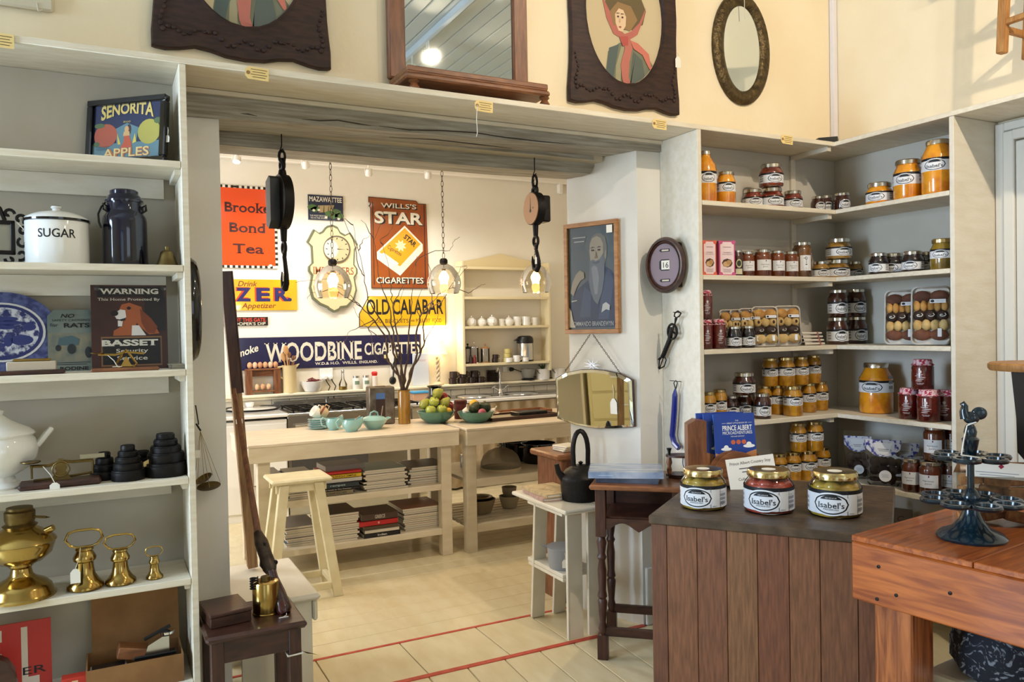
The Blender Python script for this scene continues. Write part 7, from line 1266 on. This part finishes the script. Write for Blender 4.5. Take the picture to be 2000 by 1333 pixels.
# ================================================================== on the chest
CZ = .7505
def on_chest(px, py): return PZ(px, py, CZ)
for px, py, wp, fill, lab in ((1374, 990, 88, 'quince', 'squat jar of yellow quinces at left on the chest'), (1502, 997, 95, 'guava', 'squat jar of pink guavas in the middle on the chest'), (1631, 1004, 99, 'quince', 'squat jar of yellow quinces at right on the chest')):
    p = on_chest(px, py); r = size(wp/2, p); h = r*1.78; t = thing('preserve_jar', lab, 'jar', p, radians(-58), 'three jars on the chest')
    ob('glass_body', B('jar_glass').lathe([(r*.80, 0), (r*.95, .02*h), (r, .08*h), (r, .58*h), (r*.94, .68*h), (r*.80, .78*h), (r*.76, .84*h)], 40), t)
    ob('syrup', B('fill_'+fill).lathe([(r*.78, .008*h), (r*.92, .026*h), (r*.97, .085*h), (r*.97, .56*h), (r*.90, .64*h), (0, .66*h)], 28), t)
    random.seed(int(px))
    for k in range(7): a = k*.9+.2; ob('fruit_half', B('fill_'+fill).sph((r*.56*cos(a), r*.56*sin(a), h*(.635+.03*(k % 2))), (r*.33, r*.33, h*.11), 14, 9), t)
    ob('fruit_half', B('fill_'+fill).sph((0, 0, h*.68), (r*.4, r*.4, h*.1), 14, 9), t)
    l = ob('lid', B('lid_gold').lathe([(r*.78, .80*h), (r*.85, .81*h), (r*.85, .93*h), (r*.81, .96*h), (r*.74, .955*h), (0, .955*h)], 48), t)
    for k in range(16): ob('lug', B('lid_gold').box(-.006, .006, -r*.865, -r*.84, .82*h, .88*h, .001), l, rz=k*pi/8)
    ob('batch_sticker', B('paper').lathe([(r*.28, .9555*h), (r*.28, .958*h), (0, .958*h)], 20), l)
    lb = isabel(r, h, .09, .53, bb=.085); R = r*1.02
    lb.use('label_white').text('QUINCE' if fill == 'quince' else 'GUAVA', 0, .455*h, r*.42, .028*h, 0, cylr=R*1.012)
    lb.use('ink').text('500ml', r*.80, .125*h, r*.22, .025*h, 0, cylr=R)
    for k in range(5): lb.use('ink' if k == 4 else 'label_grey').lines(r*1.22, (.46-.06*k)*h, r*.3, .05*h, 2, 0, R)
    lb.use('ink').text('OO', r*1.22, .16*h, r*.28, .045*h, 0, -.005, cylr=R)
    ob('label', lb, t)
# book stand with three guide books and a card
BR = radians(-30)
bp = on_chest(1440, 945); bp = V((bp.x, bp.y, CZ))
bp = PZ(1430, 946, CZ)
t = thing('book_stand', 'wooden desk stand with round dividers holding blue books', 'book stand', bp, BR)
ob('base', B('mid_wood').box(-.10, .11, -.075, .09, .008, .03, .004), t)
for x, y in ((-.08, -.055), (.09, -.055), (-.08, .07), (.09, .07)): ob('foot', B('mid_wood').lathe([(.012, 0), (.012, .008)], 10, (x, y, 0)), t)
ob('back_board', B('mid_wood_v').prism([(-.16, .03), (-.09, .03), (-.09, .235), (-.13, .24), (-.16, .222)], .01, .085), t)
for y, x, r in ((-.03, .015, .085), (-.005, .0, .085), (.045, .03, .1), (-.05, .04, .055)): ob('round_divider', B('mid_wood').prism([(a, max(c, .031)) for a, c in ell(x, .03+r*.12, r, r, 41, -.13, pi+.13)], y, y+.008), t)
for k, (x, y) in enumerate(((-.075, .058), (-.052, .034), (-.02, .008))):
    g = thing('guide_book', 'blue paperback guide book in the stand, %s of three' % ['rearmost', 'middle', 'front'][k], 'book', bp+Mx.Rotation(BR, 3, 'Z') @ V((x+.045, y+.018, .032)), rot=(-.06, -.04, BR), group='blue guide books')
    w, h, d = .152, .228, .012
    ob('cover', B((32, 62, 140)).box(-w/2, w/2, -d/2, -d/2+.001, 0, h).box(-w/2, w/2, d/2-.001, d/2, 0, h).use((60, 110, 190)).box(-w/2-.0008, -w/2, -d/2, d/2, 0, h), g); ob('pages', B('paper').box(-w/2, w/2-.002, -d/2+.0011, d/2-.0011, .001, h-.001), g)
    y0 = -d/2-.0005; b = B('paper').text('PRINCE ALBERT', .01, h*.765, w*.72, h*.085, y0, .015).text('MICROADVENTURES', .01, h*.685, w*.72, h*.05, y0).text('GREAT LITTLE BOOK OF', .01, h*.845, w*.5, h*.022, y0).text('THE', .01, h*.885, w*.08, h*.02, y0).text('STEPHANIE NIEMANDT', .01, h*.625, w*.34, h*.018, y0)
    for s in (-1, 1): b.flatp([(.01+s*w*.27, h*.843), (.01+s*w*.37, h*.843), (.01+s*w*.37, h*.847), (.01+s*w*.27, h*.847)], y0)
    ob('title', b, g)
    b = B((196, 96, 60))
    for q in range(3): b.flatp(ell(-.008+q*.02, h*.53, .0085, .0085, 16), y0)
    b.use('paper')
    for x_, z_, s in ((-.035, .42, 1), (.05, .46, 1.1)): b.flatp(ell(x_, h*z_, .02*s, .006*s, 14), y0).flatp(ell(x_, h*z_+.006, .009*s, .009*s, 12), y0-.0002)
    b.use((190, 128, 80)).flatp([(-w/2, 0), (w/2, 0), (w/2, h*.40), (w*.3, h*.36), (w*.1, h*.30), (-w*.1, h*.36), (-w*.3, h*.32), (-w/2, h*.36)], y0+.0002); ob('cover_art', b, g)
g = thing('guest_house_card', 'white card for a country stay propped before the book stand', 'card', bp+Mx.Rotation(BR, 3, 'Z') @ V((.06, -.092, .004)), rot=(-.22, -.10, BR+.1)); w, h = .178, .112
ob('card', B('paper').box(-w/2, w/2, -.0006, .0006, 0, h), g)
ob('print', B((70, 66, 70)).text('Prince Albert Country Stay', 0, h*.82, w*.86, h*.12, -.001, serif=.05).lines(0, h*.6, w*.5, h*.22, 2, -.001).text('Colleen Penfold', -w*.05, h*.32, w*.5, h*.09, -.001), g)
# ================================================================== on the pine table
EZ = .8005
mat('teal_iron', (14, 44, 60), .25, .2, coat=.6, c2=(8, 26, 36), ns=14, bump=.08)
p = PZ(1897, 1052, EZ); t = thing('egg_tree', 'dark teal cast iron egg stand topped by a rooster', 'egg stand', p, -.8, sc=(.92, .92, .90)); k = size(1, p)
ob('base', B('teal_iron').lathe([(66*k, 0), (68*k, 5*k), (60*k, 14*k), (38*k, 24*k), (24*k, 40*k), (17*k, 58*k), (15*k, 78*k)], 36), t)
ob('column', B('teal_iron').lathe([(14*k, 76*k), (18*k, 84*k), (19*k, 92*k), (12*k, 104*k), (7*k, 110*k), (7*k, 176*k), (10*k, 178*k), (12*k, 190*k), (17*k, 216*k), (11*k, 222*k), (13*k, 232*k), (10*k, 243*k), (7*k, 248*k)], 20), t)
def tier(z, R, n):
    b = B('teal_iron'); rr = R*sin(pi/n)*.9
    for q in range(n):
        a = 2*pi*q/n+.2; c = (R*cos(a), R*sin(a))
        b.loops([[(c[0]+rr*s*cos(u), c[1]+rr*s*sin(u), z+dz) for u in [2*pi*i/20 for i in range(20)]] for s, dz in ((1.14, -5*k), (1.22, 0), (1.12, 4*k), (.86, 4*k), (.80, -3*k), (1.0, -6*k))])
        b.tube([(10*k*cos(a), 10*k*sin(a), z), ((R-rr)*cos(a), (R-rr)*sin(a), z)], 4*k, 6)
    b.loops([[(s*cos(u), s*sin(u), z+dz) for u in [2*pi*i/28 for i in range(28)]] for s, dz in ((R*.5, -3*k), (R*.56, 0), (R*.5, 3*k), (R*.44, 0), (R*.5, -3*k))])
    return b
ob('lower_tier', tier(84*k, 72*k, 8), t); ob('upper_tier', tier(178*k, 52*k, 6), t)
rb = ob('rooster', B('teal_iron').sph((2*k, 0, 262*k), (16*k, 11*k, 14*k), 14, 10).tube([(-8*k, 0, 262*k), (-12*k, 0, 276*k), (-10*k, 0, 288*k), (-13*k, 0, 293*k), (-19*k, 0, 291*k)], [12*k, 9*k, 7*k, 6*k, 1.5*k], 10).sph((17*k, 0, 272*k), (15*k, 6*k, 14*k), 14, 10), t)
ob('tag_string', B('white_gloss').tube([(-6*k, -9*k, 249*k), (10*k, -8*k, 254*k), (-8*k, -9*k, 246*k), (-16*k, -16*k, 215*k), (-22*k, -24*k, 184*k)], 1.6*k, 5), t); ob('paper_tag', B('paper').at(Mx.Translation((-8*k, -30*k, 183*k)) @ Mx.Rotation(.12, 4, 'Y')).box(-16*k, 30*k, -6*k, 6*k, 0, 1.2*k), t)
# bag of rusks
p = PZ(1940, 1022, EZ); w = .17; t = thing('rusk_bag', 'clear bag of brown muesli rusks with paper label', 'bag', p, -.75)
mat('rusk', (196, 140, 84), .9, c2=(140, 90, 48), ns=26, bump=.6, bs=40)
random.seed(3)
for q in range(12): ob('rusk', B('rusk').box(-.03, .03, -.02, .02, -.014, .014, .005), t, (-.055+.055*(q % 3)+random.uniform(-.006, .006), .012*((q % 2)*2-1), .022+.031*(q//3)), rot=(random.uniform(-.15, .15), random.uniform(-.2, .2), random.uniform(-.3, .3)))
ob('film', B('bag_film').loops([[(-w/2*a, -d, z), (w/2*a, -d, z), (w/2*a, d, z), (-w/2*a, d, z)] for a, d, z in ((.98, .045, .001), (1.04, .05, .03), (1.04, .05, .11), (1, .03, .14), (.96, .004, .165))]), t)
ob('label_card', B('paper').at(Mx.Rotation(.06, 4, 'Y')).box(-w*.48, w*.35, -.036, -.0345, .126, .17).use((150, 30, 60)).flatp([(0, .152), (.007, .159), (0, .166), (-.007, .159)], -.0366).use('label_grey').lines(-w*.05, .138, w*.6, .014, 2, -.0366), t)
# black stand with round wooden top by the door
p = V((2.98, 1.60, 0)); q = XYZ(2040, 1.62, 1.17); p = V((q.x, 1.62, 0)); t = thing('round_topped_stand', 'tall black iron stand with round wooden top at the right edge', 'stand', p)
zt = PY(1960, 713, 1.62).z; r = size(96, V((p.x, p.y, zt)))
ob('top', B('beech').lathe([(r*.97, zt-.028), (r, zt-.02), (r, zt-.006), (r*.96, zt), (0, zt)], 36), t)
ob('column', B('black').loops([[(x*a, y*a, z) for x, y in ((-.085, -.05), (.075, -.06), (.075, .06), (-.07, .06))] for a, z in ((1.15, zt-.028), (.98, zt-.2), (.95, zt-.32), (.62, zt-.36), (.6, .06), (1.3, .03), (1.3, 0))]), t); ob('fitting', B('iron').box(-.05, .03, -.075, -.06, zt-.2, zt-.06, .004), t)
# shawl on a stool under the pine table
t = thing('low_white_stool', 'low white stool under the pine table', 'stool', (2.12, 1.22, 0), .1); ob('seat', B('white').box(-.2, .2, -.15, .15, .40, .43, .006), t)
for x, y in ((-.18, -.13), (.15, -.13), (-.18, .1), (.15, .1)): ob('leg', B('white').box(x, x+.03, y, y+.03, 0, .40), t)
mat('paisley', (16, 18, 30), .8, c2=(120, 124, 132), ns=22, lo=.55, hi=.62, wave=3, det=6)
random.seed(9); n = 24; L = []
for q, (rr, z) in enumerate(((.9, .431), (1.05, .45), (1.08, .50), (1.0, .56), (.8, .60), (.45, .615), (.02, .61))): L.append([((.19*rr+.012*sin(i*2.3+q))*cos(2*pi*i/n), (.14*rr+.012*sin(i*1.7+q))*sin(2*pi*i/n), z+(.006*sin(i*2.9+q) if q else 0)) for i in range(n)])
tag(ob('folded_shawl', B('paisley').loops(L), None, (2.12, 1.22, 0)), 'dark blue paisley shawl folded under the pine table', 'shawl')
# ================================================================== lower left: box, canister, plank, rifle
DZ = .4405
t = thing('wooden_box', 'plain dark wooden lidded box on the small table', 'box', (.325, 2.655, DZ), .12); ob('body', B('dark_wood').box(-.062, .062, -.075, .08, 0, .032, .002), t); ob('lid', B('dark_wood').box(-.064, .064, -.077, .082, .0325, .045, .003), t)
p = PZ(520, 1197, DZ); r = size(25, p); h = size(64, p); t = thing('brass_canister', 'brass shell-case canister on the small table', 'canister', p); ob('body', B('brass').lathe([(r*1.04, 0), (r*1.04, .004), (r, .006), (r, h*.94), (r*.96, h*.97), (r*.7, h), (0, h)], 30), t); ob('neck', B('brass_dull').lathe([(r*.4, h), (r*.36, h+.012), (0, h+.014)], 16), t)
for k in range(5): ob('spring_coil', B('iron').tube([(-r*.9+.012*cos(a), -.01+.012*sin(a), h*.8+.008*k+.001*a) for a in [q*pi/5 for q in range(11)]], .0025, 5), t)
b0, b1 = PZ(497, 1112, .401), PY(443, 530, 3.235)
b0 = V((b0.x, b0.y, .4015)); t = thing('leaning_plank', 'tall brown timber length leaning in the opening', 'plank', b0)
d = b1-b0; zz = d.normalized(); xx = V((1, 0, 0)); xx = (xx-zz*xx.dot(zz)).normalized(); yy = zz.cross(xx)
MM = Mx(((xx.x, yy.x, zz.x, 0), (xx.y, yy.y, zz.y, 0), (xx.z, yy.z, zz.z, 0), (0, 0, 0, 1))); Ln = d.length
ob('face_board', B('plank_tan').at(MM).box(-.026, .012, -.02, .02, .01, Ln, .002), t); ob('edge_board', B('dark_wood_v').at(MM).box(.0125, .019, -.024, .02, Ln*.6, Ln, .002), t); ob('end_band', B('dark_wood_v').at(MM).box(-.027, .0121, -.022, -.0205, Ln*.6, Ln), t); ob('paper_label', B('paper').at(MM).box(-.022, .004, -.0232, -.0222, Ln*.5, Ln*.5+.018), t)
bt = PZ(558, 1200, DZ); mz = PY(503, 1040, 2.80); t = thing('antique_rifle', 'antique rifle resting butt down on the small dark table', 'rifle', bt)
d = mz-bt
def rp(s, off=(0, 0, 0)): return d*s+V(off)
mat('stock_wood', (70, 26, 20), .25, coat=.5, c2=(48, 16, 12), ns=8, st=(9, 9, 1.5))
ob('butt_stock', B('stock_wood').tube([rp(0), rp(.04), rp(.25), rp(.42), rp(.5)], [.016, .025, .022, .016, .017], 10), t); mat('gun_metal', (84, 72, 62), .45, .7, c2=(56, 46, 40), ns=30, bump=.2); ob('action', B('gun_metal').tube([rp(.5), rp(.55), rp(.72), rp(.86), rp(1)], [.018, .024, .022, .023, .014], 10), t)
ob('lever', B('iron').tube([rp(.52, (-.016, -.005, 0)), rp(.60, (-.026, -.006, 0)), rp(.7, (-.016, -.005, 0))], .004, 6), t); ob('hammer', B('iron').sph(rp(.6, (.02, -.012, .004)), (.009, .007, .009), 10, 6), t); ob('sight', B('iron').box(-.004, .004, -.02, .0, -.006, .012), t, rp(.84, (.004, -.008, 0)))
top = PY(457, 760, 3.12)-bt; ob('fore_stock', B('mid_wood_v').tube([rp(.98), rp(1).lerp(top, .3), rp(1).lerp(top, .7), top], [.012, .011, .009, .007], 8), t)
tag_card(t, (.0, -.012, .006), (-.012, -.03, .003), .03, .003)

# cream drawers and shelf on the near left side of the kitchen, seen in the chain mirror
t = thing('drawer_cabinet', 'cream chest of drawers at the near left of the kitchen', 'cabinet', (-1.49, 3.30, 0)); ob('body', B((226, 212, 160)).box(0, .5, 0, .55, 0, 1.02, .004), t)
for k in range(4): g = ob('drawer', B((226, 212, 160)).box(.501, .515, .03, .52, .06+k*.24, .28+k*.24, .004), t); ob('handle', B('white_gloss').cyl((.53, .2, .18+k*.24), (.53, .34, .18+k*.24), .008), g)
t = thing('side_counter', 'cream counter with open shelf beside the drawers', 'counter', (-1.49, 3.87, 0)); ob('top', B((226, 216, 190)).box(0, .55, 0, 1.0, .72, .75, .004), t); ob('end', B((226, 212, 180)).box(.02, .5, .02, .04, 0, .72), t); ob('end', B((226, 212, 180)).box(.02, .5, .96, .98, 0, .72), t)
tag(ob('red_storage_tin', B((186, 50, 36)).box(0, .2, 0, .3, 0, .11, .005), None, (-1.3, 4.0, .7505)), 'orange red storage tin on the side counter', 'tin'); tag(ob('dark_book_box', B((60, 50, 48)).box(0, .2, 0, .25, 0, .06, .004), None, (-1.3, 4.35, .7505)), 'low dark box on the side counter', 'box')
